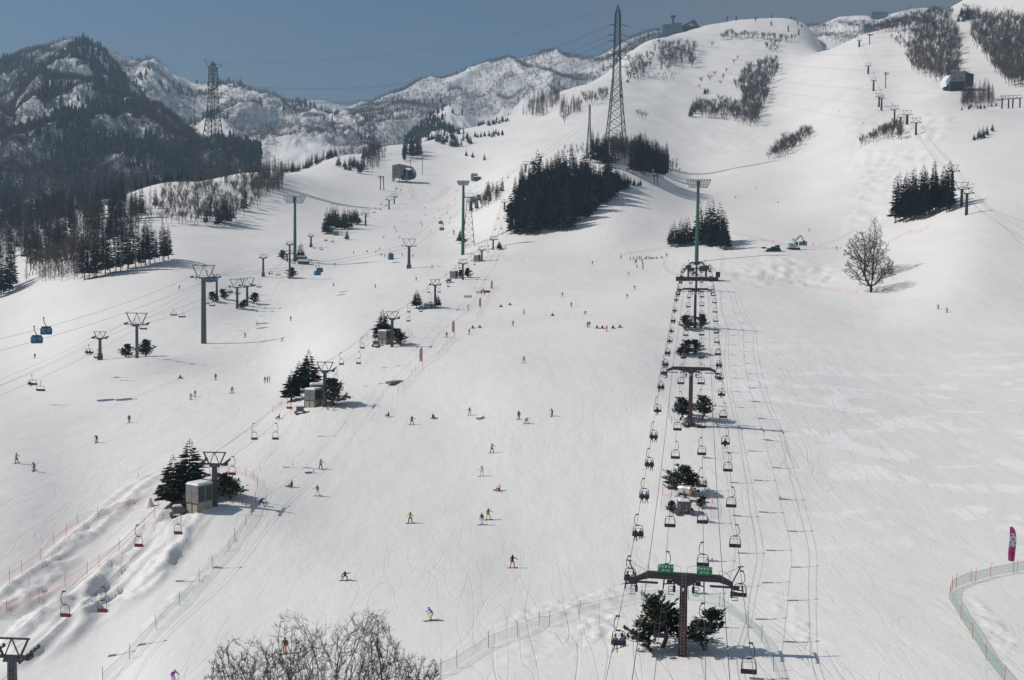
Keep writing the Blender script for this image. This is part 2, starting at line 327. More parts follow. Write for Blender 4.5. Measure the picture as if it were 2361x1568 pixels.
# ---------------------------------------------------------------- mountains: crest lines by column (row), foot rows
def interp(pts,xq): return pchip([p[0] for p in pts],[p[1] for p in pts],xq)
MTN={}
def mountain(name,crest,foot,dc,df,amp,fr,seed,label,u0,u1,nu=420,nt=170,back=900,pw=1.0,skew=.3,ga=.42,hf=0):
    us=np.linspace(u0,u1,nu); yc=interp(crest,us); yf=interp(foot,us)
    dcs=interp(dc,us) if isinstance(dc,list) else np.full(nu,dc); dfs=interp(df,us) if isinstance(df,list) else np.full(nu,df)
    ts=np.concatenate([np.linspace(0,1,nt),np.linspace(1.03,1.4,14)])
    V=np.zeros((nu,len(ts),3))
    for i,u in enumerate(us):
        a=P(u,yf[i],dfs[i]); b=P(u,yc[i],dcs[i]); f=np.clip(ts,0,1); D=a[1]+(b[1]-a[1])*f+np.clip(ts-1,0,1)*back*2.5
        Z=a[2]+(b[2]-a[2])*f**pw-np.clip(ts-1,0,1)*back*1.6
        V[i,:,0]=(b[0]/b[1])*D; V[i,:,1]=D; V[i,:,2]=Z
    X=V[:,:,0]; Y=V[:,:,1]; f=np.clip(ts,0,1)[None,:]
    env=np.minimum(1,f*5)*(1-.86*np.clip((f-.80)/.2,0,1))
    warp=fbm(X/fr/1.6+seed,Y/fr/1.6,3)*.6
    rd=ridged((X+skew*Y)/fr+warp+seed,Y/fr/2.9+seed*.7+warp,5,ga)
    V[:,:,2]+=env*amp*(rd-.55)*1.35+(.25+.75*env)*amp*.13*fbm(X/fr*5+seed,Y/fr*5,4)
    V[:,:,2]+=hf*(.3+.7*env)*(ridged(X/26+seed,Y/40+seed,4,.6)-.5)
    me=gridmesh(name,V.reshape(-1,3),nu,len(ts),SNOWM)
    tag(inst(name,me),label,'mountain',kind='structure'); MTN[name]=(V,nt); return V
M1b=mountain('mountain',[(-500,260),(120,150),(220,115),(242,113),(268,126),(303,142),(345,146),(376,161),(416,177),(456,189),(497,192),(523,188),(564,200),(604,217),(634,231),(665,240),(720,262),(800,300),(900,335)],
   [(-500,440),(500,430),(760,380),(900,360)],2500,1500,95,210,3.3,'snowy forested mountain flank descending behind the left pylon',-400,860,hf=12,ga=.42)
M1a=mountain('mountain',[(-500,330),(-200,230),(0,161),(27,146),(54,129),(89,117),(129,107),(158,97),(183,93),(199,99),(222,116),(245,145),(270,172),(330,222),(380,268),(440,325),(500,372),(560,400),(640,430)],
   [(-500,520),(0,500),(280,470),(400,450),(640,440)],[(-500,1900),(183,1950),(400,1650),(640,1450)],[(-500,950),(0,1000),(400,1100),(640,1200)],90,190,8.1,'steep dark forested mountain at the far left with a pointed summit',-480,600,nu=560,nt=230,ga=.46,hf=18)
M4=mountain('mountain',[(560,262),(640,243),(694,236),(727,231),(764,236),(805,246),(829,239),(885,236),(940,245),(1000,260)],[(560,340),(1000,340)],4200,3300,70,240,1.7,'low distant wooded peaks in the saddle between the mountains',560,1000,nu=200,nt=80)
M2=mountain('mountain',[(560,385),(620,362),(700,327),(770,290),(830,262),(885,238),(925,220),(968,197),(1033,181),(1078,166),(1135,147),(1160,140),(1210,136),(1260,125),(1314,126),(1354,132),(1378,129),(1420,112),(1470,86),(1500,76),(1560,74),(1640,80)],
   [(560,395),(700,385),(1000,372),(1300,345),(1640,300)],[(560,2100),(900,2900),(1300,3000),(1640,2700)],[(560,1700),(1000,1900),(1640,2300)],85,230,5.2,'broad snowy mountain speckled with bare trees in the middle distance',570,1620,hf=6,ga=.38)
M5=mountain('hill',[(930,330),(960,302),(985,275),(1010,256),(1040,238),(1062,244),(1090,268),(1120,292),(1180,318)],[(930,345),(1180,345)],1750,1560,20,70,2.9,'small pointed knoll with dark conifers on its left side',932,1178,nu=120,nt=60,back=250)
M3=mountain('hill',[(1820,75),(1860,62),(1901,52),(1954,37),(1997,36),(2024,40),(2078,27),(2131,20),(2172,24),(2230,30)],[(1820,110),(2230,120)],2500,1900,30,90,6.4,'wooded hill behind the notch in the upper ski slope',1822,2232,nu=160,nt=80,back=400)
def mtn_pts(V,nt,n,rng,dens=None,tmin=.02,tmax=.995):
    nu=V.shape[0]; out=[]
    i=rng.rand(n)*(nu-1.001); j=(tmin+rng.rand(n)*(tmax-tmin))*(nt-1.001); ii=i.astype(int); jj=j.astype(int); a=(i-ii)[:,None]; b=(j-jj)[:,None]
    p=(V[ii,jj]*(1-a)+V[ii+1,jj]*a)*(1-b)+(V[ii,jj+1]*(1-a)+V[ii+1,jj+1]*a)*b
    return p,j/nt
# ---------------------------------------------------------------- plant meshes
rng=random.Random(11)
M_CON=mat('conifer_needles',(.026,.036,.030),.85,noise=.45,nscale=1.3,spec=.1)
M_CON2=mat('pine_needles',(.045,.058,.032),.85,noise=.4,nscale=1.5,spec=.1)
M_LAR=mat('larch_twigs',(.070,.046,.040),.9,noise=.3,nscale=1,spec=.1)
M_BARK=mat('bark',(.105,.080,.068),.9,noise=.35,nscale=2,spec=.1)
M_BRNT=mat('brown_twigs',(.062,.042,.034),.9,noise=.3,nscale=.6,spec=.1)
M_BARE=mat('bare_twigs',(.115,.088,.074),.9,noise=.25,nscale=.6,spec=.1)
M_BARE2=mat('dark_twigs',(.085,.066,.058),.9,noise=.3,nscale=.6,spec=.1)
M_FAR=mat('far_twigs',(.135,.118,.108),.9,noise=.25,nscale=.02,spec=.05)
M_CAP=mat('snow_cap',(.82,.83,.85),.7,spec=.1)
def vary(m,a,b_,warm):
    t=m.node_tree; bs=t.nodes['Principled BSDF']; oi=t.nodes.new('ShaderNodeObjectInfo'); r=t.nodes.new('ShaderNodeMapRange'); r.inputs['To Min'].default_value=a; r.inputs['To Max'].default_value=b_
    t.links.new(oi.outputs['Random'],r.inputs[0]); src=bs.inputs['Base Color'].links[0].from_socket
    mx=t.nodes.new('ShaderNodeMix'); mx.data_type='RGBA'; mx.blend_type='MULTIPLY'; mx.inputs[0].default_value=1; t.links.new(src,mx.inputs[6]); t.links.new(r.outputs[0],mx.inputs[7])
    m2=t.nodes.new('ShaderNodeMix'); m2.data_type='RGBA'; m2.inputs[7].default_value=(*warm,1); t.links.new(mx.outputs[2],m2.inputs[6])
    f=t.nodes.new('ShaderNodeMath'); f.operation='PINGPONG'; f.inputs[1].default_value=.5; k=t.nodes.new('ShaderNodeMath'); k.operation='MULTIPLY'; k.inputs[1].default_value=7.3
    t.links.new(oi.outputs['Random'],k.inputs[0]); t.links.new(k.outputs[0],f.inputs[0]); t.links.new(f.outputs[0],m2.inputs[0]); t.links.new(m2.outputs[2],bs.inputs['Base Color'])
vary(M_CON,.7,1.7,(.050,.048,.030)); vary(M_CON2,.8,1.5,(.070,.070,.034)); vary(M_LAR,.7,1.4,(.085,.060,.048)); vary(M_BARE,.7,1.35,(.10,.078,.066))
def blade(V,T,a,b,wd,droop,rg,n=2):
    """a drooping, tapering needle spray between a and b, made of crossed strips"""
    a=np.array(a,float); b=np.array(b,float); d=b-a; L=np.linalg.norm(d); s=np.cross(d,(0,0,1.)); s/=np.linalg.norm(s)+1e-9
    for (ww,up) in ((s*wd,np.zeros(3)),(s*wd*.25,np.array((0,0,wd*.8)))):
        o=len(V); m=a+d*.5+np.array((0,0,droop*.4*L))
        V.extend([a,m+ww+up*.2,b,m-ww-up,a+d*.75+ww*.8+np.array((0,0,.03*L))]); T.extend([(o,o+1,o+3),(o+1,o+2,o+3),(o+1,o+4,o+2)])
def conifer(name,h,r,seed,nl=22,per=9,clear=.12,jit=.25,shape=1.0,mats=None,snow=.03,droop=-.12,lean=0,sub=True):
    rg=random.Random(seed); V=[];T=[];MI=[]
    for i in range(nl):
        t=clear+(1-clear)*(i/(nl-1)); z=h*t; rr=r*((1-t)/(1-clear))**shape*(1+rg.uniform(-jit,jit)*.6)+.05*r
        k=max(3,int(per*(.45+.55*(1-t)))); ph=rg.random()*6.28
        for j in range(k):
            a=ph+6.283*j/k+rg.uniform(-.3,.3); l=rr*rg.uniform(1-jit,1+jit*.7)
            up=.25*l*t+droop*l; ca,sa=math.cos(a),math.sin(a); z0=z+rg.uniform(-.4,.4)*h/nl
            p0=(ca*.06*r,sa*.06*r,z0+.1*l); p1=(ca*l,sa*l,z0+up); n0=len(T)
            blade(V,T,p0,p1,.20*l+.10*h/nl,.25,rg)
            if sub and l>.25*r:
                for sgn in (-1,1):
                    f=rg.uniform(.35,.65); m=np.array(p0)*(1-f)+np.array(p1)*f; a2=a+sgn*rg.uniform(.5,.9); l2=l*.5
                    blade(V,T,m,m+np.array((math.cos(a2)*l2,math.sin(a2)*l2,up*.5-.06*l2)),.16*l2+.06*h/nl,.2,rg)
            MI+= [1 if rg.random()<snow else 0]*1+[0]*(len(T)-n0-1)
    top=len(V); V.extend([np.array((0,0,h*1.03)),np.array((.03*r,0,h*.9)),np.array((-.02*r,.03*r,h*.9)),np.array((-.02*r,-.03*r,h*.9))]); T.extend([(top,top+1,top+2),(top,top+2,top+3),(top,top+3,top+1)]); MI+=[0]*3
    V=np.array(V); V[:,0]+=lean*(V[:,2]/h)**1.5*h
    crown=fastmesh(name+'_crown',V,T,mats or [M_CON,M_CAP],MI)
    tb=MB(); tb.tube([(0,0,-.6),(0,0,h*.3),(lean*h*.5,0,h*.72)],[r*.085+.03,r*.06+.02,.03],5)
    return crown,tb.mesh(name+'_trunk',M_BARK)
def pine(name,h,r,seed,n=34,clear=.08,mats=None,tuft=.42):
    """a wind-bent pine: limbs reaching out and up, each carrying tufts of needles"""
    rg=random.Random(seed); V=[];T=[];MI=[]; tb=MB()
    bend=[np.array((0,0,-.4))]; p=np.array((0,0,0.)); 
    for k in range(6):
        bend.append(p.copy()); p=p+np.array((rg.uniform(-.09,.09)*h,rg.uniform(-.09,.09)*h,h/6.2))
    tb.tube(bend,[r*.075*(1-.8*i/6)+.02 for i in range(7)],6)
    for i in range(n):
        t=clear+(1-clear)*(i+.5)/n; fi=t*5.0; k=min(5,int(fi)); b0=bend[min(k+1,6)]*(fi-k)+bend[k]*(1-fi+k) if k<6 else bend[6]
        b0=np.array(b0); b0[2]=max(b0[2],t*h*.8); a=rg.random()*6.283; l=r*(1.15-.85*t)*rg.uniform(.55,1.1)
        e=b0+np.array((math.cos(a)*l,math.sin(a)*l,l*rg.uniform(.0,.75)))
        m=(b0+e)/2-np.array((0,0,.10*l)); tb.tube([b0,m,e],[.05*r*.6,.03*r*.6,.012],3)
        for s in range(14):
            f=rg.uniform(.25,1.0); c=(b0*(1-f)+m*f if f<.5 else m*(1-f)+e*f); c=b0*(1-f)**2+2*m*f*(1-f)+e*f*f
            a2=rg.random()*6.28; L=tuft*r*rg.uniform(.25,.55); d=np.array((math.cos(a2)*L,math.sin(a2)*L,L*rg.uniform(.1,1.1)))
            n0=len(T); blade(V,T,c,c+d,.26*L,.1,rg); MI+=[1 if rg.random()<.13 else 0]*1+[0]*(len(T)-n0-1)
    return fastmesh(name+'_crown',np.array(V),T,mats or [M_CON2,M_CAP],MI),tb.mesh(name+'_trunk',M_BARK)
def bare(name,h,seed,levels=4,kids=(4,4,4,3),spread=.55,thick=.022,twig=.02,trunk=.28,m=None,up=.3,wide=1.0,minr=.0,split=False,n0=5,step=3):
    rg=random.Random(seed); A=[];  # segments p,q,r1,r2,sides,level
    def grow(p,d,L,r,lv):
        pts=[p]; dd=d
        for k in range(step):
            dd=dd+np.array([rg.gauss(0,.13) for _ in range(3)])+np.array((0,0,up*.12)); dd=dd/np.linalg.norm(dd); pts.append(pts[-1]+dd*L/step)
        rs=[max(minr,r*(1-.6*k/step)) for k in range(step+1)]
        for k in range(step): A.append((pts[k],pts[k+1],rs[k],rs[k+1],n0 if lv==0 else (4 if lv==1 else 3),lv))
        if lv>=levels: return
        for j in range(kids[min(lv,len(kids)-1)]+(rg.random()<.4)):
            f=rg.uniform(.35 if lv else .55,1); k=min(step-1,int(f*step)); b=pts[k]+(pts[k+1]-pts[k])*(f*step-k)
            a=rg.random()*6.283; base=dd; u=np.cross(base,(.3,.5,.8)); u/=np.linalg.norm(u)+1e-9; v=np.cross(base,u)
            sp=spread*rg.uniform(.6,1.25)*(wide if lv==0 else 1); nd=base*math.cos(sp)+(u*math.cos(a)+v*math.sin(a))*math.sin(sp); nd=nd+np.array((0,0,up*.25)); nd/=np.linalg.norm(nd)
            grow(b,nd,L*rg.uniform(.55,.85)*(1.15 if lv==0 else 1),rs[k]*rg.uniform(.5,.7),lv+1)
    grow(np.array((0,0,-.3)),np.array((rg.gauss(0,.04),rg.gauss(0,.04),1.)),h*trunk,h*thick,0)
    zmax=max(s[1][2] for s in A); sc=h/zmax; mb=MB(); mb2=MB()
    for (p,q2,r1,r2,n,lv) in A:
        b=mb if (lv<1 or not split) else mb2
        b.bar(p*sc,q2*sc,max(r1,twig),max(r2,twig*.7),n,cap=False)
    mm=m or M_BARE
    if split: return mb2.mesh(name+'_crown',mm),mb.mesh(name+'_trunk',mm)
    return mb.mesh(name,mm)
def colony(name,h,crown,seed,n=900,trunk_r=.2,twig=.013,m=None,lean=(0,0)):
    """bare crown grown towards points spread through a dome: crown=(radius, bottom z, top z)"""
    rs=np.random.RandomState(seed); R0,zb,zt=crown; pts=[]
    while len(pts)<n:
        p=rs.rand(3)*2-1
        r2=p[0]**2+p[1]**2
        if r2>1: continue
        z=zb+(zt-zb)*(p[2]*.5+.5); f=(z-zb)/(zt-zb); rad=math.sqrt(max(0,1-((f-.38)/.64)**2)) if f>.38 else (.35+.65*f/.38)
        if r2>rad*rad: continue
        if rs.rand()>.25+.75*max(math.sqrt(r2)/max(rad,.05),f): continue
        pts.append((p[0]*R0*(1+.12*math.sin(3*math.atan2(p[1],p[0])+seed)),p[1]*R0,z+.05*h*math.sin(5*p[0]+seed)))
    A=np.array(pts); N_=[np.array((0,0,-.4)),np.array((0,0,zb*.55)),np.array((0,0,zb*.9))]; par=[-1,0,1]; D=(zt-zb)/26; alive=np.ones(len(A),bool); nd=np.array(N_)
    near=np.full(len(A),2); dist=np.linalg.norm(A-nd[2],axis=1)
    for it in range(90):
        if not alive.any(): break
        new={}
        idx=np.nonzero(alive)[0]
        for j in idx: new.setdefault(near[j],[]).append(j)
        add=[]
        for k,js in new.items():
            v=(A[js]-nd[k]); v/=np.linalg.norm(v,axis=1)[:,None]+1e-9; v=v.mean(0)+rs.randn(3)*.07+np.array((0,0,.16)); v/=np.linalg.norm(v)+1e-9; add.append((k,nd[k]+v*D))
        o=len(nd); par+= [k for k,_ in add]; P_=np.array([p for _,p in add]); nd=np.concatenate([nd,P_])
        dd=np.linalg.norm(A[idx][:,None]-P_[None],axis=2); k=dd.argmin(1); md=dd.min(1); b=md<dist[idx]; near[idx[b]]=o+k[b]; dist[idx[b]]=md[b]
        alive[idx]=dist[idx]>D*1.05
        if len(nd)>9000: break
    ch=np.zeros(len(nd)); rad=np.zeros(len(nd))
    for i in range(len(nd)-1,0,-1):
        if ch[i]==0: rad[i]=twig**2.3
        rad[par[i]]+=rad[i]; ch[par[i]]+=1
    rad=rad**(1/2.3); rad*=1; sc=min(1.0,trunk_r/rad[0]) if rad[0]>0 else 1; rad=np.maximum(twig,rad*sc); rad[0]*=1.2
    mb=MB(); mt=MB()
    for i in range(1,len(nd)):
        (mt if i<3 else mb).bar(nd[par[i]],nd[i],rad[par[i]] if par[i]<3 or rad[par[i]]<rad[i]*1.6 else rad[i]*1.3,rad[i],5 if rad[i]>.05 else 3,cap=False)
        if ch[i]<=1 and i>3:       # side twigs
            for _ in range(3):
                v=rs.randn(3)*.7+np.array((0,0,.9)); dv=nd[i]-nd[par[i]]; v=v/np.linalg.norm(v)+dv/np.linalg.norm(dv)*.9; v/=np.linalg.norm(v); f=rs.rand(); b0=nd[par[i]]*(1-f)+nd[i]*f
                L_=D*(.7+1.1*rs.rand()); e=b0+v*L_; mb.bar(b0,e,twig*.8,twig*.55,3,cap=False)
                v2=v+rs.randn(3)*.6; v2/=np.linalg.norm(v2); mb.bar(b0+v*L_*.5,b0+v*L_*.5+v2*L_*.6,twig*.6,twig*.5,3,cap=False)
    mm=m or M_BARE
    return mb.mesh(name+'_crown',mm),mt.mesh(name+'_trunk',mm)
def larch(name,h,r,seed,nl=26,m=None):
    rg=random.Random(seed); mb=MB(); mb.bar((0,0,-.5),(0,0,h),.16,.03,4,False)
    for i in range(nl):
        t=.14+.84*i/nl; rr=r*(1-t)**.75
        for j in range(7):
            a=rg.random()*6.28; l=rr*rg.uniform(.6,1.1); b=(0,0,h*t); e=(math.cos(a)*l,math.sin(a)*l,h*t+l*rg.uniform(.1,.5)); mb.bar(b,e,.05,.03,3,False)
            for s in range(2):
                f=rg.uniform(.4,.9); c=np.array(b)*(1-f)+np.array(e)*f; mb.bar(c,c+np.array([rg.uniform(-.5,.5)*l*.6,rg.uniform(-.5,.5)*l*.6,rg.uniform(0,.3)*l]),.03,.02,3,False)
    return mb.mesh(name,m or M_LAR)
# kinds, unit sized by their own height
CED=[conifer('cedar%d'%i,20,2.7,20+i,nl=34,per=8,clear=.14,shape=.62,jit=.35,droop=.02) for i in range(4)]
SPR=[conifer('spruce%d'%i,12,3.1,40+i,nl=20,per=9,clear=.10,shape=.95,jit=.3,snow=.04) for i in range(4)]
SPN=[conifer('near_spruce%d'%i,9,2.3,60+i,nl=26,per=12,clear=.14,shape=.9,jit=.32,snow=.03,droop=-.05) for i in range(3)]
PIN=[pine('pine%d'%i,5.5,2.5,80+i,n=58,tuft=.55) for i in range(4)]
PINB=[pine('gnarled_pine%d'%i,5.5,2.6,90+i,n=46,clear=.22,tuft=.5) for i in range(3)]
BAR=[bare('bare_tree%d'%i,10,100+i,levels=3,kids=(6,4,3),spread=.52,twig=.048,up=.6,trunk=.40,thick=.016) for i in range(5)]
BAS=[bare('bare_sapling%d'%i,6,120+i,levels=2,kids=(7,4),spread=.38,twig=.032,up=.9,trunk=.6,thick=.010,m=M_BARE) for i in range(3)]
LAR=[larch('larch%d'%i,16,2.6,140+i) for i in range(3)]
KIND={'cedar':(CED,20),'spruce':(SPR,12),'near_spruce':(SPN,9),'pine':(PIN,5.5),'gpine':(PINB,5.5),'bare':(BAR,10),'sapling':(BAS,6),'larch':(LAR,16)}
NAMES={'cedar':'cedar_tree','spruce':'spruce_tree','near_spruce':'spruce_tree','pine':'pine_tree','gpine':'pine_tree','bare':'bare_tree','sapling':'bare_sapling','larch':'larch_tree'}
CATS={'cedar':'conifer','spruce':'conifer','near_spruce':'conifer','pine':'pine','gpine':'pine','bare':'bare tree','sapling':'bare sapling','larch':'larch'}
PLANTS=[]   # (kind, point, height, label, group, seed)
def plant(kind,px,py,h,label,group=None,pos=None,width=1.0):
    p=hit(px,py) if pos is None else np.array(pos); PLANTS.append([kind,p,h,label,group,rng.random(),width]); return p
def grove(poly,n,kinds,h,label,group,dh=.25,width=1.0):
    xs=[a for a,_ in poly]; ys=[b for _,b in poly]; k=0; tries=0; pts=[]
    area=0.0
    for i in range(len(poly)): x1,y1=poly[i]; x2,y2=poly[(i+1)%len(poly)]; area+=x1*y2-x2*y1
    md=math.sqrt(abs(area)/2/max(n,1))*.55
    while k<n and tries<n*60:
        tries+=1; x=rng.uniform(min(xs),max(xs)); y=rng.uniform(min(ys),max(ys)); ins=False; j=len(poly)-1
        for i in range(len(poly)):
            if (poly[i][1]>y)!=(poly[j][1]>y) and x<(poly[j][0]-poly[i][0])*(y-poly[i][1])/(poly[j][1]-poly[i][1]+1e-9)+poly[i][0]: ins=not ins
            j=i
        if not ins: continue
        if tries<n*30 and any((x-a)**2+(y-b)**2<md*md for a,b in pts): continue
        pts.append((x,y)); kd=rng.choice(kinds) if isinstance(kinds,(list,tuple)) else kinds
        lb=label[kd] if isinstance(label,dict) else label; gp=group[kd] if isinstance(group,dict) else group
        plant(kd,x,y,h*(1+rng.uniform(-dh,dh)),lb,gp,width=width); k+=1
def row(a,b,n,kinds,h,label,group,jx=4,jy=3,dh=.2):
    for i in range(n):
        t=(i+.5)/n; plant(rng.choice(kinds) if isinstance(kinds,(list,tuple)) else kinds,a[0]+(b[0]-a[0])*t+rng.uniform(-jx,jx),a[1]+(b[1]-a[1])*t+rng.uniform(-jy,jy),h*(1+rng.uniform(-dh,dh)),label,group)
# --- conifers
L_='tall dark cedar in the row above the gondola cables'; row((190,646),(398,598),20,'cedar',19,L_,'cedars in the dark row on the left slope',6,2,.18)
row((205,640),(395,592),9,'larch',17,'brown leafless larch among the dark cedar row','larches in the cedar row',6,3)
L_='hazy dark cedar at the far left edge of the forest'; grove([(-12,690),(45,668),(42,655),(-12,672)],8,'cedar',19,L_,'cedars at the left picture edge')
MIX={'cedar':'dark conifer within the shaded brown forest at the left','larch':'brown larch within the shaded forest at the left','bare':'bare grey tree in front of the shaded left forest'}
MIXG={'cedar':'conifers of the shaded left forest','larch':'larches of the shaded left forest','bare':'bare trees of the shaded left forest'}
grove([(-10,610),(150,608),(300,565),(335,505),(290,470),(200,500),(-10,540)],190,['cedar','larch','larch','larch'],19,MIX,MIXG)
grove([(-10,545),(200,500),(290,470),(280,455),(190,475),(-10,490)],150,['cedar','cedar','larch'],18,MIX,MIXG)
grove([(60,650),(175,650),(250,600),(60,600)],60,['bare','larch','larch'],13,MIX,MIXG)
grove([(300,505),(362,492),(358,470),(305,475)],9,['cedar','larch'],13,'dark conifer at the left foot of the wooded knoll','conifers at the foot of the knoll')
grove([(462,528),(540,528),(535,505),(470,508)],10,'cedar',17,'slim cedar in the small stand below the left pylon','cedars in the stand below the left pylon')
plant('spruce',562,486,19,'single broad spruce on the knoll under the left pylon',width=.8)
row((300,432),(470,400),15,['cedar','spruce'],10,'dark conifer along the top of the left knoll','conifers along the knoll top',6,4)
grove([(738,543),(825,522),(818,505),(760,520)],17,'spruce',13,'spruce in the neat plantation by the mid slope lift','spruces of the mid slope plantation')
plant('spruce',800,553,7,'small round spruce below the mid slope plantation')
L_='black conifer in the large central grove'; G_='conifers of the large central grove'
grove([(1172,540),(1200,545),(1300,533),(1372,492),(1420,455),(1412,425),(1330,405),(1240,408),(1190,440)],205,['cedar','cedar','spruce'],15.5,{'cedar':L_,'spruce':'bushy dark spruce inside the large central grove'},{'cedar':G_,'spruce':'spruces of the large central grove'},dh=.42)
grove([(1172,540),(1300,535),(1372,492),(1300,450),(1190,460)],16,['larch','bare'],12,{'larch':'brown larch inside the large central grove','bare':'pale bare trunked tree inside the central grove'},{'larch':'larches of the central grove','bare':'bare trees of the central grove'})
grove([(1085,498),(1150,468),(1160,445),(1130,440),(1087,470)],16,['cedar','larch'],11,'dark conifer left of the central grove behind the lattice tower','conifers behind the lattice tower')
L_='dark cedar on the right flank of the big pylon hill'
grove([(1452,402),(1535,412),(1540,385),(1480,372)],52,'cedar',20,L_,'cedars on the flank of the pylon hill')
grove([(1352,378),(1402,388),(1402,352),(1362,345)],24,'cedar',15,'dark conifer left of the big pylon foot','conifers left of the big pylon')
grove([(1400,340),(1480,345),(1500,360),(1410,385)],95,['larch','larch','bare'],14,{'larch':'brown larch around the big pylon foot','bare':'bare tree around the big pylon foot'},{'larch':'larches around the pylon foot','bare':'bare trees around the pylon foot'})
grove([(1400,455),(1445,440),(1432,412),(1405,420)],12,'spruce',10,'small spruce below the big pylon hill','small spruces below the pylon hill')
row((1445,425),(1480,432),6,'spruce',5,'very small spruce on the snow right of the central grove','tiny spruces right of the central grove',4,3)
L_='spruce left of the green floodlight mast behind the station'
grove([(1540,571),(1592,566),(1590,556),(1547,560)],7,'spruce',12,L_,'spruces left of the right floodlight mast')
grove([(1603,566),(1645,573),(1676,582),(1668,560),(1612,556)],13,'spruce',20,'tall spruce right of the green floodlight mast behind the station','tall spruces right of the right floodlight mast',.22,.8)
L_='black cedar in the compact block on the right slope'
grove([(2058,517),(2110,514),(2192,488),(2190,472),(2070,490)],44,'cedar',19,L_,'cedars of the compact right block',.32)
for (x,y,h) in [(2246,324,5),(2257,321,8),(2266,318,8),(2275,312,7),(2288,303,6)]: plant('spruce',x,y,h,'spruce in the small clump alone on the upper right snow','spruces of the upper right clump')
for (x,y,h) in [(1592,270,17),(1598,262,20),(1606,256,21),(1613,250,14)]: plant('spruce',x,y,h,'dark spruce at the left end of the middle woods','spruces at the end of the middle woods',width=.8)
row((1620,218),(1637,212),4,'spruce',8,'tiny spruce above the middle woods','tiny spruces above the middle woods')
grove([(775,388),(832,402),(842,388),(800,372)],12,'spruce',12,'dark conifer on the snowy rise left of the lower lodge','conifers on the rise left of the lodge')
grove([(832,372),(880,360),(880,340),(850,340)],10,'spruce',12,'dark conifer on the snowy rise left of the lower lodge','conifers on the rise left of the lodge')
grove([(830,402),(880,388),(894,350),(860,340),(835,370)],60,'larch',12,'brown larch on the rise left of the lower lodge','larches on the rise left of the lodge')
grove([(925,376),(972,366),(968,348),(930,352)],16,'cedar',19,'slim dark conifer right above the lower lodge','conifers above the lower lodge')
grove([(985,322),(1060,303),(1097,338),(1060,345),(1000,330)],26,['spruce','cedar'],13,'dark conifer on the ridge below the pointed knoll','conifers below the pointed knoll')
row((1095,317),(1165,311),13,'spruce',8,'conifer in the lower short line under the saddle','conifers of the lower short line'); row((1105,292),(1175,277),14,'spruce',8,'conifer in the upper short line under the saddle','conifers of the upper short line')
for x,y in [(1075,360),(1090,364),(1117,370)]: plant('spruce',x,y,8,'lone small conifer on the open snow beyond the lodge','lone small conifers beyond the lodge')
row((655,384),(772,346),24,['spruce','cedar'],12,'dark conifer in the line along the snow edge under the valley','conifers along the snow edge',4,2)
row((700,385),(735,382),7,'sapling',4,'low twig bush on the bright snow edge','bushes on the snow edge')
# --- bare woods
def gb(poly,n,kinds,h,label,group,dh=.25): grove(poly,n,kinds,h,label,group,dh)
gb([(1205,268),(1250,273),(1292,235),(1285,215),(1230,238)],75,'larch',17,'reddish brown larch on the crest left of the big pylon','larches on the crest left of the pylon')
gb([(1290,276),(1340,262),(1335,235),(1295,245)],45,'larch',14,'brown larch in the second patch left of the big pylon','larches of the second patch'); 
gb([(1338,252),(1402,236),(1402,222),(1345,230)],18,'bare',13,'bare tree in the strip just left of the big pylon','bare trees left of the pylon')
plant('bare',1303,290,14,'spreading bare tree standing below the larch patch')
gb([(1440,185),(1490,182),(1482,140),(1447,150)],24,'bare',15,'bare tree right beside the upper part of the big pylon','bare trees right of the pylon')
gb([(1520,150),(1600,158),(1602,112),(1525,110)],60,'bare',16,'bare tree in the wood under the summit buildings','bare trees under the summit buildings')
gb([(1448,192),(1560,190),(1560,176),(1450,176)],34,'sapling',8,'thin bare sapling along the gondola cutting','saplings along the gondola cutting')
gb([(1465,168),(1560,168),(1560,140),(1490,130)],22,'bare',13,'bare tree above the gondola cutting','bare trees above the gondola cutting')
gb([(1690,292),(1745,295),(1792,175),(1788,145),(1725,165),(1692,200),(1718,235)],190,'bare',16,'bare tree in the long patch down the middle of the upper slope','bare trees of the long middle patch')
gb([(1600,272),(1700,280),(1702,245),(1610,245)],60,'bare',15,'bare tree in the lower left arm of the middle woods','bare trees of the middle woods arm')
for x,y,h in [(1480,278,13),(1474,272,11),(1487,275,10),(1620,195,12),(1636,190,15),(1650,178,10),(1660,198,10),(1668,186,12),(1672,170,9),(1690,150,11),(1700,140,10),(1640,110,12),(1612,205,8)]:
    plant('bare',x,y,h,'scattered bare tree alone on the open upper slope','lone bare trees of the upper slope')
row((1664,94),(1690,85),9,'bare',14,'bare tree in the row below the summit','bare trees of the summit row'); row((1690,88),(1830,96),30,'bare',13,'bare tree in the row below the summit','bare trees of the summit row',4,4)
gb([(1760,122),(1795,125),(1798,102),(1765,105)],12,'bare',12,'bare tree under the right end of the summit row','bare trees under the summit row')
gb([(1768,370),(1805,366),(1866,325),(1870,305),(1792,340)],75,'bare',10,'bare shrubby tree in the diagonal clump on the right bowl','bare trees of the diagonal clump')
gb([(1970,346),(2010,332),(2042,318),(2040,305),(2000,322)],22,'bare',8,'low bare tree in the loose line on the right slope','bare trees of the loose line')
gb([(2038,322),(2080,326),(2078,310),(2045,305)],20,'bare',11,'bare tree in the dense round clump on the right slope','bare trees of the round clump')
gb([(2100,165),(2182,200),(2212,195),(2212,70),(2120,60),(2098,110)],210,'bare',16,'bare tree in the wood left of the ski lift cutting','bare trees left of the cutting')
gb([(2245,110),(2320,200),(2365,205),(2375,60),(2230,40)],260,'bare',16,'bare tree in the wood right of the ski lift cutting','bare trees right of the cutting')
gb([(2000,68),(2110,36),(2200,34),(2180,62),(2010,82)],120,'bare',13,'bare tree along the right hand ridge line','bare trees of the right ridge')
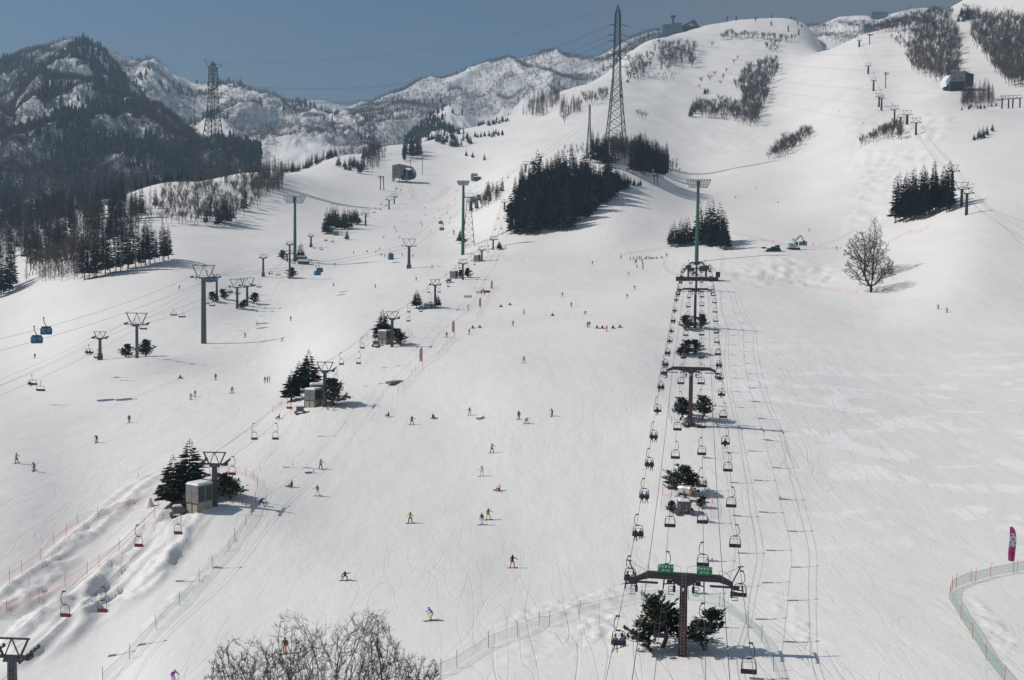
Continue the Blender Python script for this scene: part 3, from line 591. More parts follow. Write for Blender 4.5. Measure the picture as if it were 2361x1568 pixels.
gb([(2215,250),(2290,246),(2290,228),(2232,222)],44,'larch',17,'brown larch beside the upper right lift station','larches beside the upper station')
row((2215,252),(2300,246),8,'spruce',4,'low dark shrub conifer below the upper right station','low conifers below the upper station')
gb([(2050,92),(2100,128),(2105,70),(2060,70)],22,'bare',9,'small bare tree on the slope under the right ridge','small bare trees under the right ridge')
gb([(2205,60),(2240,45),(2230,20),(2212,25)],12,['spruce','bare'],12,{'spruce':'dark conifer at the crest of the right picture edge','bare':'bare tree at the crest of the right picture edge'},{'spruce':'conifers on the right crest','bare':'bare trees on the right crest'})
gb([(345,520),(450,522),(560,505),(640,440),(600,402),(500,410),(400,440),(340,490)],170,['sapling','bare'],11,{'bare':'bare grey tree on the knoll below the left pylon','sapling':'thin bare sapling on the knoll below the left pylon'},{'bare':'bare trees on the left knoll','sapling':'saplings on the left knoll'})
gb([(575,450),(650,440),(655,390),(600,385)],110,'larch',13,'brown larch at the right end of the left knoll','larches at the end of the knoll')
gb([(1085,500),(1160,462),(1158,440),(1085,470)],16,'bare',9,'bare tree beside the lattice gondola tower','bare trees beside the lattice tower')
gb([(1290,360),(1350,362),(1350,345),(1300,345)],16,'sapling',6,'brown bush on the hill crest above the central grove','bushes above the central grove')
gb([(1540,405),(1568,408),(1562,375),(1540,375)],14,'sapling',7,'grey bush on the right edge of the pylon hill','bushes right of the pylon hill')
# --- plants near the lift towers, each its own
NEAR=[('near_spruce',400,1166,7.2,'dark spruce at the outer left of the nearest beige machine cabin'),('near_spruce',438,1150,8.6,'tallest dark spruce beside the nearest beige machine cabin'),
('pine',532,1150,4.2,'snow laden bent pine just right of the nearest red chair tower'),
('near_spruce',672,925,6.6,'leftmost spruce of the four by the second red chair tower'),('near_spruce',690,905,7.0,'second spruce from the left by the second red chair tower'),('near_spruce',712,900,9.0,'tallest spruce by the second red chair tower'),
('pine',770,935,6.0,'dark pine right of the second red chair tower'),
('near_spruce',882,778,7.5,'pointed spruce left of the third red chair tower'),('spruce',866,782,3.6,'smallest spruce left of the third red chair tower'),('pine',922,795,4.6,'round dark pine right of the third red chair tower'),
('near_spruce',961,711,6.2,'single pointed spruce left of the fourth red chair tower'),('near_spruce',1009,709,4.4,'small spruce right of the fourth red chair tower'),('spruce',985,706,2.0,'tiny spruce behind the teal machine hut'),
('pine',1060,640,3.6,'low pine left of the fifth red chair tower'),('pine',1078,640,4.2,'low pine right of the fifth red chair tower'),('near_spruce',1151,576,4.6,'small lone spruce right of the seventh red chair tower'),
('near_spruce',1063,560,8.0,'dark spruce at the foot of the central floodlight mast'),
('pine',290,824,4.2,'bushy pine left of the wide chair tower on the left'),('pine',335,822,5.2,'bushy pine right of the wide chair tower on the left'),
('pine',492,695,4.2,'snowy low pine left of the narrow tower behind the gondola mast'),('pine',518,690,4.4,'snowy low pine right of the narrow tower behind the gondola mast'),
('pine',560,712,3.8,'low pine between the twin wide chair towers'),('pine',585,700,4.8,'low pine right of the twin wide chair towers'),
('pine',674,641,5.4,'dark pine at the foot of the tall narrow chair tower'),('spruce',694,598,9.5,'spruce right of the left floodlight mast'),('pine',652,598,5,'leaning pine left of the left floodlight mast'),
('gpine',1500,1500,4.6,'large pine left of the nearest brown lift tower'),('gpine',1528,1492,5.2,'tall pine close against the nearest brown lift tower'),('gpine',1626,1498,4.4,'pine right of the nearest brown lift tower'),
('gpine',1568,968,4.6,'pine left of the second brown lift tower'),('gpine',1618,966,4.8,'pine right of the second brown lift tower'),
('gpine',1572,1140,5.0,'tall pine behind the snow cannon between the first two brown towers'),('gpine',1596,1140,4.2,'leaning pine right of the snow cannon between the first two brown towers'),('pine',1548,1180,1.8,'dwarf pine left of the snow cannon carriage'),('pine',1615,1170,1.8,'snow covered low pine right of the snow cannon carriage'),
('pine',1580,760,4.4,'pine left of the third brown lift tower'),('pine',1618,757,4.4,'pine right of the third brown lift tower'),
('pine',1578,818,4.0,'spiky pine left of the middle snow machine island'),('pine',1606,815,3.8,'spiky pine right of the middle snow machine island'),
('pine',1568,820,2.6,'little pine at the left edge of the middle snow machine island')]
for (k,x,y,h,l) in NEAR: plant(k,x,y,h*1.06,l,width=1.45 if k=='near_spruce' else 1.3 if k=='gpine' else 1.25)
# the big bare trees
# --- turn the list into objects: the most prominent ones stand alone, the rest of the same woods are one mass
from collections import defaultdict
_g=defaultdict(list)
for t in PLANTS: _g[(t[3],t[4])].append(t)
ORDP=['first','second','third','fourth','fifth','sixth','seventh','eighth','ninth','tenth']+['%dth'%k for k in range(11,21)]+['21st','22nd','23rd','24th','25th','26th']
for (lb,gp),L in _g.items():
    if 1<len(L)<=26 and len(lb.split())<=12:
        L.sort(key=lambda t:proj(t[1])[0])
        for i,t in enumerate(L): t[3]=lb+', %s from the left'%ORDP[i]
CAPN=285
def prominence(t): return t[2]/t[1][1]
merged={}
for fam,ks in (('conifer',('cedar','spruce','near_spruce','pine','gpine')),('bare',('bare','sapling')),('larch',('larch',))):
    L=[t for t in PLANTS if t[0] in ks]; L.sort(key=prominence,reverse=True)
    for i,t in enumerate(L):
        kd,p,h,lab,grp,sd,wd=t; variants,h0=KIND[kd]; v=variants[int(sd*997)%len(variants)]; s=h/h0; rz=sd*50
        if i>=(CAPN if fam=='conifer' else 290):
            merged.setdefault(fam,[]).append((v,p,s,rz,wd)); continue
        if isinstance(v,tuple):
            if h/p[1]*F>26:
                e=empty(NAMES[kd],p,rz,s,label=lab,cat=CATS[kd],group=grp); e.scale=(s*wd,s*wd,s)
                inst('crown',v[0],e); inst('trunk',v[1],e)
            else:
                key=v[0].name+'_whole'
                me=bpy.data.meshes.get(key)
                if me is None:
                    bm=bmesh.new(); bm.from_mesh(v[0]); n=len(bm.faces); bm.from_mesh(v[1]); bm.faces.ensure_lookup_table()
                    for f in bm.faces[n:]: f.material_index=2
                    me=bpy.data.meshes.new(key); bm.to_mesh(me); bm.free()
                    for m_ in list(v[0].materials)[:2]+[M_BARK]: me.materials.append(m_)
                o=inst(NAMES[kd],me,None,p,(0,0,rz),(s*wd,s*wd,s),label=lab,cat=CATS[kd],group=grp)
        else:
            inst(NAMES[kd],v,None,p,(0,0,rz),(s*wd,s*wd,s),label=lab,cat=CATS[kd],group=grp)
def mesharr(me):
    v=np.empty(len(me.vertices)*3,np.float32); me.vertices.foreach_get('co',v); me.calc_loop_triangles()
    t=np.empty(len(me.loop_triangles)*3,np.int32); me.loop_triangles.foreach_get('vertices',t); return v.reshape(-1,3),t.reshape(-1,3)
_mc={}
def arr(me):
    if me.name not in _mc: _mc[me.name]=mesharr(me)
    return _mc[me.name]
def mass(name,items,m,label,cat):
    Vs=[];Ts=[];o=0
    for (me,p,s,rz,wd) in items:
        for mm in (me if isinstance(me,tuple) else (me,)):
            v,t=arr(mm); c,s_=math.cos(rz),math.sin(rz)
            w_=np.stack([(v[:,0]*c-v[:,1]*s_)*s*wd+p[0],(v[:,0]*s_+v[:,1]*c)*s*wd+p[1],v[:,2]*s+p[2]],1); Vs.append(w_); Ts.append(t+o); o+=len(v)
    return tag(inst(name,fastmesh(name,np.concatenate(Vs),np.concatenate(Ts),m)),label,cat,kind='stuff')
if merged.get('bare'): mass('bare_woods',merged['bare'],M_BARE,'grey brown bare woods spread over the upper ski slopes','woods')
if merged.get('larch'): mass('larch_woods',merged['larch'],M_LAR,'reddish brown larch woods farther up the slopes','woods')
if merged.get('conifer'): mass('conifer_woods',merged['conifer'],M_CON,'small dark conifers of the farther woods','woods')
# --- forests on the mountains: uncountable
nr=np.random.RandomState(5)
def tiny_bare(rs):
    T=[];V=[]
    V+= [(-.12,0,0),(.12,0,0),(0,0,8)]; T.append((0,1,2))
    for k in range(10):
        a=rs.rand()*6.283; z=2.5+rs.rand()*4.5; l=(1.2+rs.rand()*1.8)*(1-(z-2)/9); o=len(V); c,s=math.cos(a),math.sin(a)
        V+=[(0,0,z),(c*l-s*.15,s*l+c*.15,z+l*.8+.4),(c*l+s*.15,s*l-c*.15,z+l*.8)]; T.append((o,o+1,o+2))
    return np.array(V,np.float32),np.array(T,np.int32)
def tiny_con(rs):
    V=[];T=[]
    for (z0,z1,r) in ((1,6,2.4),(3.5,9,1.9),(7,12.5,1.2)):
        o=len(V); V.append((0,0,z1)); ph=rs.rand()*6
        for k in range(5): rr=r*(.7+.6*rs.rand()); V.append((math.cos(ph+k*1.257)*rr,math.sin(ph+k*1.257)*rr,z0+rs.rand()))
        T+=[(o,o+1+k,o+1+(k+1)%5) for k in range(5)]
    return np.array(V,np.float32),np.array(T,np.int32)
TB=[tiny_bare(nr) for _ in range(6)]; TC=[tiny_con(nr) for _ in range(5)]
def forest(name,key,n,which,m,label,scale,fn,tmin=.02,tmax=.99):
    V,nt=MTN_L[key]; p,t=mtn_pts(V,nt,n,nr,tmin=tmin,tmax=tmax)
    px,py=projN(p); keep=fn(p,t,px,py)>nr.rand(len(p)); p=p[keep]
    Vs=[];Ts=[];o=0; ch=nr.randint(0,len(which),len(p))
    for c in range(len(which)):
        q2=p[ch==c]; v,tr=which[c]; k=len(q2)
        if k==0: continue
        a=nr.rand(k)*6.283; s=scale*(.6+.8*nr.rand(k)); ca=(np.cos(a)*s)[:,None]; sa=(np.sin(a)*s)[:,None]
        X=v[None,:,0]*ca-v[None,:,1]*sa+q2[:,0:1]; Y=v[None,:,0]*sa+v[None,:,1]*ca+q2[:,1:2]; Z=v[None,:,2]*s[:,None]+q2[:,2:3]-.3
        Vs.append(np.stack([X,Y,Z],2).reshape(-1,3)); Ts.append((tr[None]+(np.arange(k)*len(v))[:,None,None]).reshape(-1,3)+o); o+=k*len(v)
    tag(inst(name,fastmesh(name,np.concatenate(Vs),np.concatenate(Ts),m)),label,'forest',kind='stuff')
MTN_L={'1b':(M1b,170),'1a':(M1a,230),'4':(M4,80),'2':(M2,170),'5':(M5,60),'3':(M3,80)}
def nz(p,s,k=0): return fbm(p[:,0]/s+k,p[:,1]/s+k*2,4)
cl=lambda x:np.clip(x,0,1)
forest('bare_forest','1a',110000,TB,M_BARE2,'bare grey forest covering the steep left mountain',1.15,lambda p,t,px,py:cl(.72+1.2*nz(p,90,3)+.2*(py-200)/200))
forest('conifer_forest','1a',20000,TC,M_CON,'dark conifer forest patches on the steep left mountain',1.25,lambda p,t,px,py:cl(-.12+1.9*nz(p,60,8)+1.6*nz(p,170,4)+.10*(py-230)/180)*(t<.9))
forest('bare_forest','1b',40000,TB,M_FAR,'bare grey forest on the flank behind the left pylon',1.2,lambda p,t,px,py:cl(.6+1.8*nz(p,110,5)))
forest('conifer_forest','1b',5000,TC,M_CON,'conifer patches on the flank behind the left pylon',1.2,lambda p,t,px,py:cl(-.05+2.8*nz(p,200,1)))
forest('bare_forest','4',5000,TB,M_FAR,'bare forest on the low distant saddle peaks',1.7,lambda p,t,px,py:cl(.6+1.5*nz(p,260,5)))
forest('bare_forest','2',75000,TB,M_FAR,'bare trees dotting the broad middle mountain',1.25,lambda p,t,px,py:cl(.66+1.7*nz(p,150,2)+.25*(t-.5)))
forest('conifer_forest','2',1500,TC,M_CON,'few dark conifers on the broad middle mountain',1.2,lambda p,t,px,py:cl(-.15+2.5*nz(p,260,7)))
forest('conifer_forest','5',1500,TC,M_CON,'dark conifers on the pointed knoll',.75,lambda p,t,px,py:cl(.25+2.5*nz(p,40,7)-(px-1035)/50))
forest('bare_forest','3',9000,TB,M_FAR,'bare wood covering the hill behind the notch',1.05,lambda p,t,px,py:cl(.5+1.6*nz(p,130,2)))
# ---------------------------------------------------------------- lifts
M_BRN=mat('brown_steel',(.050,.036,.032),.55,noise=.5,nscale=1.4,spec=.3)
M_RUST=mat('rusty_steel',(.062,.030,.024),.75,noise=.5,nscale=2.2)
M_DST=mat('dark_steel',(.030,.032,.036),.5,noise=.2,nscale=2,spec=.35)
M_GST=mat('grey_green_steel',(.080,.100,.095),.55,noise=.2,nscale=1.5)
M_BST=mat('blue_grey_steel',(.060,.070,.080),.5,noise=.25,nscale=2)
M_GAL=mat('galvanised_steel',(.30,.31,.32),.45,.5,noise=.1)
M_ROPE=mat('rope',(.07,.07,.075),.6)
M_GREEN=mat('mast_green',(.045,.120,.070),.55,noise=.15,nscale=2)
M_PYL=mat('pylon_green',(.008,.024,.020),.6,noise=.2)
M_SIGN=mat('sign_green',(.012,.19,.075),.45); M_WHITE=mat('white_paint',(.78,.79,.78),.5); M_RED=mat('red_seat',(.25,.035,.045),.55,noise=.15)
M_SEAT=mat('black_seat',(.025,.025,.032),.5,noise=.1); M_GLASS=mat('dark_glass',(.02,.03,.035),.15,spec=.6)
M_LAMP=mat('lamp_glass',(.45,.47,.47),.25,spec=.6)
TXT={}
def textmesh(body,size,m,depth=.02,align='CENTER',space=1.0,font_sc=1.0):
    k=(body,size,m.name)
    if k in TXT: return TXT[k]
    c=bpy.data.curves.new('lettering','FONT'); c.body=body; c.size=size; c.extrude=depth; c.align_x=align; c.align_y='CENTER'; c.space_line=space; c.offset=size*.02
    o=bpy.data.objects.new('lettering',c); COL.objects.link(o); dg=bpy.context.evaluated_depsgraph_get(); me=bpy.data.meshes.new_from_object(o.evaluated_get(dg))
    bpy.data.objects.remove(o); bpy.data.curves.remove(c); me.materials.clear(); me.materials.append(m); TXT[k]=me; return me
def chaikin(pts,n=2):
    for _ in range(n):
        o=[pts[0]]
        for a,b in zip(pts[:-1],pts[1:]): a=np.array(a,float); b=np.array(b,float); o+= [a*.75+b*.25,a*.25+b*.75]
        pts=o+[pts[-1]]
    return pts
# ---- chairs: origin at the rope grip; facing +Y (riders look up the hill)
def chair_parts(kind,side):
    s=side
    if kind=='double': W,Hs,Hb,ms,ml,r=.62,1.30,1.30,M_SEAT,M_DST,.035
    elif kind=='red':  W,Hs,Hb,ms,ml,r=.50,1.45,1.30,M_RED,M_BST,.032
    else:              W,Hs,Hb,ms,ml,r=1.10,1.15,1.15,M_SEAT,M_DST,.035
    g=MB(); g.box((.13*s,0,0),(.34,.16,.10)); g.box((0,0,0),(.1,.34,.1))
    st=MB(); st.tube(chaikin([(.2*s,0,-.03),(.42*s,0,-.35),(.45*s,0,-Hs*.85),(.05*s,0,-Hs),(0,0,-Hs)],2),r*1.15,6)
    if kind=='quad': st=MB(); st.tube([(.1*s,0,0),(.1*s,0,-.5),(0,0,-Hs)],r*1.2,6)
    zt=-Hs; zb=-Hs-Hb; f=MB()
    f.tube(chaikin([(-W,.0,zb),(-W*1.02,0,zb+.35),(-W*.86,0,zt-.12),(-W*.55,0,zt),(W*.55,0,zt),(W*.86,0,zt-.12),(W*1.02,0,zb+.35),(W,0,zb)],2),r,6)
    f.box((0,0,zt+.02),(.3,.14,.12))
    f.bar((-W,0,zb+.02),(-W,.42,zb+.02),r*.8); f.bar((W,0,zb+.02),(W,.42,zb+.02),r*.8)
    bar=MB(); wb=W*.86
    if kind=='red': bar.tube([(-W-.05,0,zb+.25),(-W-.05,.55,zb+.12),(W+.05,.55,zb+.12),(W+.05,0,zb+.25)],.02,4); bar.bar((-.3,0,zt+.28),(.3,0,zt+.28),.018)
    else: bar.tube(chaikin([(-wb,.05,zb+.25),(-wb,.12,zb+.85),(-wb*.8,.14,zb+.95),(wb*.8,.14,zb+.95),(wb,.12,zb+.85),(wb,.05,zb+.25)],1),.017,4)
    se=MB(); se.box((0,.24,zb+.02),(W*1.9,.46,.07)); bk=MB(); bk.box((0,-.02,zb+.26),(W*1.92,.06,.30)); 
    if kind=='quad': se.box((0,.3,zb-.08),(W*1.7,.3,.06))
    return [('grip',g.mesh(kind+'_grip',ml)),('hanger',st.mesh(kind+'_hanger',ml,True)),('frame',f.mesh(kind+'_frame',ml,True)),('safety_bar',bar.mesh(kind+'_bar',ml)),('seat',se.mesh(kind+'_seat',ms)),('backrest',bk.mesh(kind+'_back',ms))], Hs+Hb
CH={(k,s):chair_parts(k,s) for k in ('double','red','quad') for s in (-1,1)}
def joined(parts,name):
    bm=bmesh.new(); ms=[]
    for _,me in parts:
        n=len(bm.faces); bm.from_mesh(me); bm.faces.ensure_lookup_table(); m=me.materials[0]
        if m not in ms: ms.append(m)
        for f in bm.faces[n:]: f.material_index=ms.index(m)
    r=bpy.data.meshes.new(name); bm.to_mesh(r); bm.free()
    for m in ms: r.materials.append(m)
    return r
CHJ={k:joined(v[0],'chair_%s'%k[0]) for k,v in CH.items()}
def put_chair(kind,side,pos,rz,label,group,cat='lift chair'):
    far=F/pos[1]<6.5
    parts,_=CH[(kind,side)]
    if far: return inst('lift_chair',CHJ[(kind,side)],None,pos,(0,0,rz),label=label,cat=cat,group=group)
    e=empty('lift_chair',pos,rz,label=label,cat=cat,group=group)
    for n,me in parts: inst(n,me,e)
    return e
# ---- ropes
class Rope:
    def __init__(s,pts,sag=.012,label='',group=None,r=.024,name='haul_rope',m=None):
        P3=[]
        for a,b in zip(pts[:-1],pts[1:]):
            a=np.array(a,float); b=np.array(b,float); L=np.linalg.norm(b-a); n=18
            for k in range(n):
                t=k/n; c=a+(b-a)*t; c[2]-=4*sag*L*t*(1-t)*min(1,L/60); P3.append(c)
        P3.append(np.array(pts[-1],float)); s.p=np.array(P3)
        mb=MB(); rr=[max(r,r*.35+.00006*abs(q_[1])) for q_ in P3]; mb.tube(P3,rr,4)
        s.o=tag(inst(name,mb.mesh(name,m or M_ROPE)),label,'cable',group)
        seg=np.linalg.norm(np.diff(s.p,axis=0),axis=1); s.L=np.concatenate([[0],np.cumsum(seg)])
    def fine(s,n=3000):
        l=np.linspace(0,s.L[-1],n); return np.stack([np.interp(l,s.L,s.p[:,k]) for k in range(3)],1)
    def find(s,px,py,drop,wx=.6):
        q_=s.fine(); x,y=projN(q_-np.array((0,0,drop))); k=int(np.argmin((wx*(x-px))**2+(y-py)**2)); return q_[k],math.atan2(q_[min(k+5,2999)][0]-q_[max(k-5,0)][0],q_[min(k+5,2999)][1]-q_[max(k-5,0)][1])
# ---------------------------------------------------------------- the brown four-rope lift at the right
def brown_tower(px,py,top,rz,label,signs=False,scale=1.0,narrow=1.0,lowrail=True):
    b=hit(px,py) if not isinstance(px,np.ndarray) else px
    H=rise(b,top); e=empty('lift_tower',b,rz,label=label,cat='lift tower',group='brown towers of the four rope chairlift'); n=narrow
    c=MB(); c.box((0,0,(H-.3)/2-.5),(.86,.62,H+.4),taper=.80); inst('column',c.mesh('tower_column',M_RUST),e)
    pl=MB(); pl.box((0,.36,H*.5),(.03,.05,H)); 
    lad=MB()
    for x in (-.17,.17): lad.bar((x,-.40,.2),(x,-.33,H+.1),.018)
    for k in range(int(H/.33)): lad.bar((-.17,-.395+.07*k*.33/H,.4+k*.33),(.17,-.395+.07*k*.33/H,.4+k*.33),.014,cap=False)
    inst('ladder',lad.mesh('tower_ladder',M_GAL),e)
    bm_=MB(); bm_.prism([(-3.4*n,H),(3.4*n,H),(4.6*n,H-.62),(4.6*n,H-.98),(3.3*n,H-.62),(-3.3*n,H-.62),(-4.6*n,H-.98),(-4.6*n,H-.62)],'y',-.28,.28)
    bm_.prism([(-1.15,H-.62),(1.15,H-.62),(1.15,H-.78),(.45,H-1.15),(-.45,H-1.15),(-1.15,H-.78)],'y',-.33,.33)
    for s in (-1,1): bm_.box((s*3.6*n,0,H-1.08),(2.3*n,.22,.16))
    inst('crossbeam',bm_.mesh('tower_crossbeam',M_DST),e)
    pt=MB(); pt.box((-.05,-.40,H-1.45),(.16,.03,.27)); inst('number_plate',pt.mesh('number_plate',M_WHITE),e)
    for s in (-1,1):
        for x,z in ((1.9*n,H-1.35),(5.5*n,H-1.55)):
            sh=MB()
            for k in range(6):
                y=-1.25+.5*k; zz=z+.35-.02*abs(k-2.5)**2
                sh.prism([(y+.17*math.cos(t*.785),zz+.17*math.sin(t*.785)) for t in range(8)],'x',s*x-.06,s*x+.06)
            sh.bar((s*x,-1.4,z+.28),(s*x,1.4,z+.28),.07); sh.bar((s*(x-.0)*1,0,z+.2),(s*(x-1.0),0,z+.3),.07)
            sh.box((s*(x-.55),0,z+.42),(.5,.4,.32)); sh.bar((s*(x-1.0),0,z+.8),(s*(x-1.0),0,z-.55),.10)
            sh.box((s*(x-1.0),0,z-.2),(.26,.3,.5))
            for zz in (-.12,-.62): sh.tube([(s*(x-1.),-.5,z+zz),(s*(x-.45),-.5,z+zz),(s*(x-.45),.5,z+zz),(s*(x-1.),.5,z+zz)],.035,4)
            inst('sheave_assembly',sh.mesh('sheave_train',M_DST),e)
        po=MB(); po.bar((s*4.5*n,0,H-.7),(s*5.25*n,0,H+.92),.075); po.bar((s*5.0*n,0,H+.93),(s*5.55*n,0,H+.98),.06); po.bar((s*5.2*n,0,H+.9),(s*3.4*n,0,H+.02),.012); po.bar((s*5.2*n,.1,H+.9),(s*3.6*n,.1,H-.05),.012)
        inst('outrigger',po.mesh('tower_outrigger',M_DST),e)
        if lowrail:
            ra=MB(); ra.tube(chaikin([(s*.3,-.25,H),(s*.3,-.25,H+.85),(s*2.5,-.25,H+.85),(s*2.5,-.25,H)],1),.022,4)
            for x in (.9,1.4,1.9): ra.bar((s*x,-.25,H),(s*x,-.25,H+.85),.012)
            ra.tube(chaikin([(s*3.3,-.2,H),(s*3.35,-.2,H+.65),(s*4.3*n,-.2,H+.1),(s*4.35*n,-.2,H-.55)],1),.022,4)
            inst('railing',ra.mesh('tower_railing',M_GAL),e)
    if signs:
        for k,x in enumerate((-1.72,1.92)):
            sg=MB(); sg.box((x,-.32,H+.44),(1.45,.03,.80)); so_=inst('sign',sg.mesh('tower_sign',M_SIGN),e)
            inst('lettering',textmesh('ファミリー',.29,M_WHITE),so_,(x,-.345,H+.62),(math.pi/2,0,0)); inst('lettering',textmesh('ゾーン',.29,M_WHITE),so_,(x,-.345,H+.26),(math.pi/2,0,0))
    return b,H,rz
rzb=-math.atan2(18,100)
BT=[brown_tower(1573,1512,1322,rzb,'nearest brown lift tower carrying two green signs',True),
    brown_tower(1591,983,846,rzb,'second brown lift tower with rusty column rising from two pines'),
    brown_tower(1602,752,664,rzb,'third brown lift tower amid low pines'),
    brown_tower(1605,671,604,rzb,'fourth brown lift tower right below the loading station',False,lowrail=False,narrow=.62)]
def bp_(t,x,z):
    b,H,rz=t; c,s=math.cos(rz),math.sin(rz); return np.array((b[0]+x*c,b[1]+x*s,b[2]+H+z))
def extrap(a,b,k): return a+(a-b)*k
BROPE={}
stn=hit(1607,640)
for nm,x,z,lb in (('OL',-5.5,-1.15,'outer left haul rope of the brown four rope lift'),('IL',-1.9,-1.0,'inner left haul rope of the brown four rope lift'),('IR',1.9,-1.0,'inner right haul rope of the brown four rope lift'),('OR',5.5,-1.15,'outer right haul rope of the brown four rope lift')):
    t=[bp_(k,x*(.93 if i==3 else 1),z) for i,k in enumerate(BT)]; pre=extrap(t[0],t[1],.75); pre[2]=t[0][2]-1.2
    end=t[3]+(t[3]-t[2])*.42; end[2]=stn[2]+5.2
    BROPE[nm]=Rope([pre]+t+[end],.010,lb,r=.022)
for x,lb in ((-3.45,'left dark signal cable strung over the brown lift towers'),(3.6,'right dark signal cable strung over the brown lift towers')):
    t=[bp_(k,x*(.6 if i==3 else 1),.05) for i,k in enumerate(BT)]; pre=extrap(t[0],t[1],.75); pre[2]=t[0][2]-1.5
    Rope([pre]+t,.014,lb,r=.030,name='signal_cable')
SEATS={'OL':[('K',1020,1270,'ab'),('K',1122,718,'ab'),('K',1185,338,'ab'),('H',1247,1280,'ab'),('H',1290,1005,'ab'),('H',1330,765,'ab'),('H',1365,540,'a'),('H',1388,340,'ab'),('H',1408,218,'a'),('H',1430,145,'ab'),('H',1450,45,'ab'),('C',1466,1445,'a'),('C',1478,1358,'a'),('C',1487,1272,'ab'),('C',1500,1182,'a'),('C',1510,1090,'a'),('C',1520,1042,'ab'),('C',1528,1003,'ab'),('C',1540,938,'ab'),('C',1547,888,'a'),('C',1551,850,'a'),('C',1556,803,'a'),('C',1565,752,'a')],
 'IL':[('K',1378,1205,''),('K',1415,680,''),('K',1462,258,''),('H',1490,1205,''),('H',1512,940,''),('H',1530,698,''),('H',1548,490,''),('H',1561,302,''),('H',1573,187,''),('H',1580,82,''),('C',1583,1482,''),('C',1594,1392,''),('C',1601,1305,''),('C',1607,1225,''),('C',1612,1147,''),('C',1617,1068,''),('C',1622,1015,''),('C',1627,943,''),('C',1630,900,''),('C',1634,858,''),('C',1637,775,'')],
 'IR':[('K',1745,1150,''),('K',1745,595,''),('K',1745,228,''),('H',1745,1182,''),('H',1743,908,''),('H',1741,678,''),('H',1740,475,''),('H',1738,302,''),('H',1737,187,''),('H',1736,80,''),('C',1735,1483,''),('C',1733,1388,''),('C',1731,1302,''),('C',1730,1215,''),('C',1729,1138,''),('C',1728,1063,''),('C',1727,1020,''),('C',1726,937,''),('C',1725,892,''),('C',1724,852,''),('C',1723,762,'')],
 'OR':[('K',2103,1515,''),('K',2056,852,''),('K',2018,432,''),('K',1988,88,''),('H',1960,1048,''),('H',1955,818,'a'),('H',1925,592,''),('H',1912,402,'a'),('H',1900,262,'a'),('H',1885,152,'ab'),('H',1874,50,''),('C',1874,1558,''),('C',1865,1452,''),('C',1856,1372,''),('C',1848,1272,''),('C',1842,1192,''),('C',1836,1112,''),('C',1829,1052,''),('C',1821,1000,''),('C',1814,928,''),('C',1811,887,''),('C',1807,847,''),('C',1803,803,''),('C',1799,762,'')]}
LN={'OL':'outer left','IL':'inner left','IR':'inner right','OR':'outer right'}
ORD=['first','second','third','fourth','fifth','sixth','seventh','eighth','ninth','tenth','11th','12th','13th']+['%dth'%k for k in range(14,21)]+['21st','22nd','23rd','24th','25th','26th','27th','28th','29th','30th','31st','32nd','33rd','34th','35th','36th','37th','38th','39th','40th']
RIDERS=[]  # (pos, rz, which rope, index, seat letter, single?)
for nm,lst in SEATS.items():
    side={'OL':-1,'IL':1,'IR':-1,'OR':1}[nm]
    for i,(c,x,y,occ) in enumerate(lst):
        px,py=q(c,x,y-14); p,a=BROPE[nm].find(px,py,2.45,wx=.25)
        occl={'':'empty','a':'one rider on it','ab':'two riders on it'}[occ]
        if i==0: wh='lowest in the picture'
        elif i==1: wh='beside the nearest brown tower'
        elif i==2: wh='just above the nearest brown tower'
        elif i<7: wh='between the first two brown towers'
        elif i<11: wh='near the second brown tower'
        elif i<16: wh='between the second and third brown towers'
        else: wh='close below the loading station'
        put_chair('double',side,p,-a,'%s black double chair, %s from the bottom on the %s brown tower rope'%({'':'empty','a':'one-rider','ab':'two-rider'}[occ],ORD[i],LN[nm]),'black chairs on the %s rope'%LN[nm])
        for k,ch in enumerate(occ): RIDERS.append((p,-a,nm,i,ch,len(occ)==1,2.6))
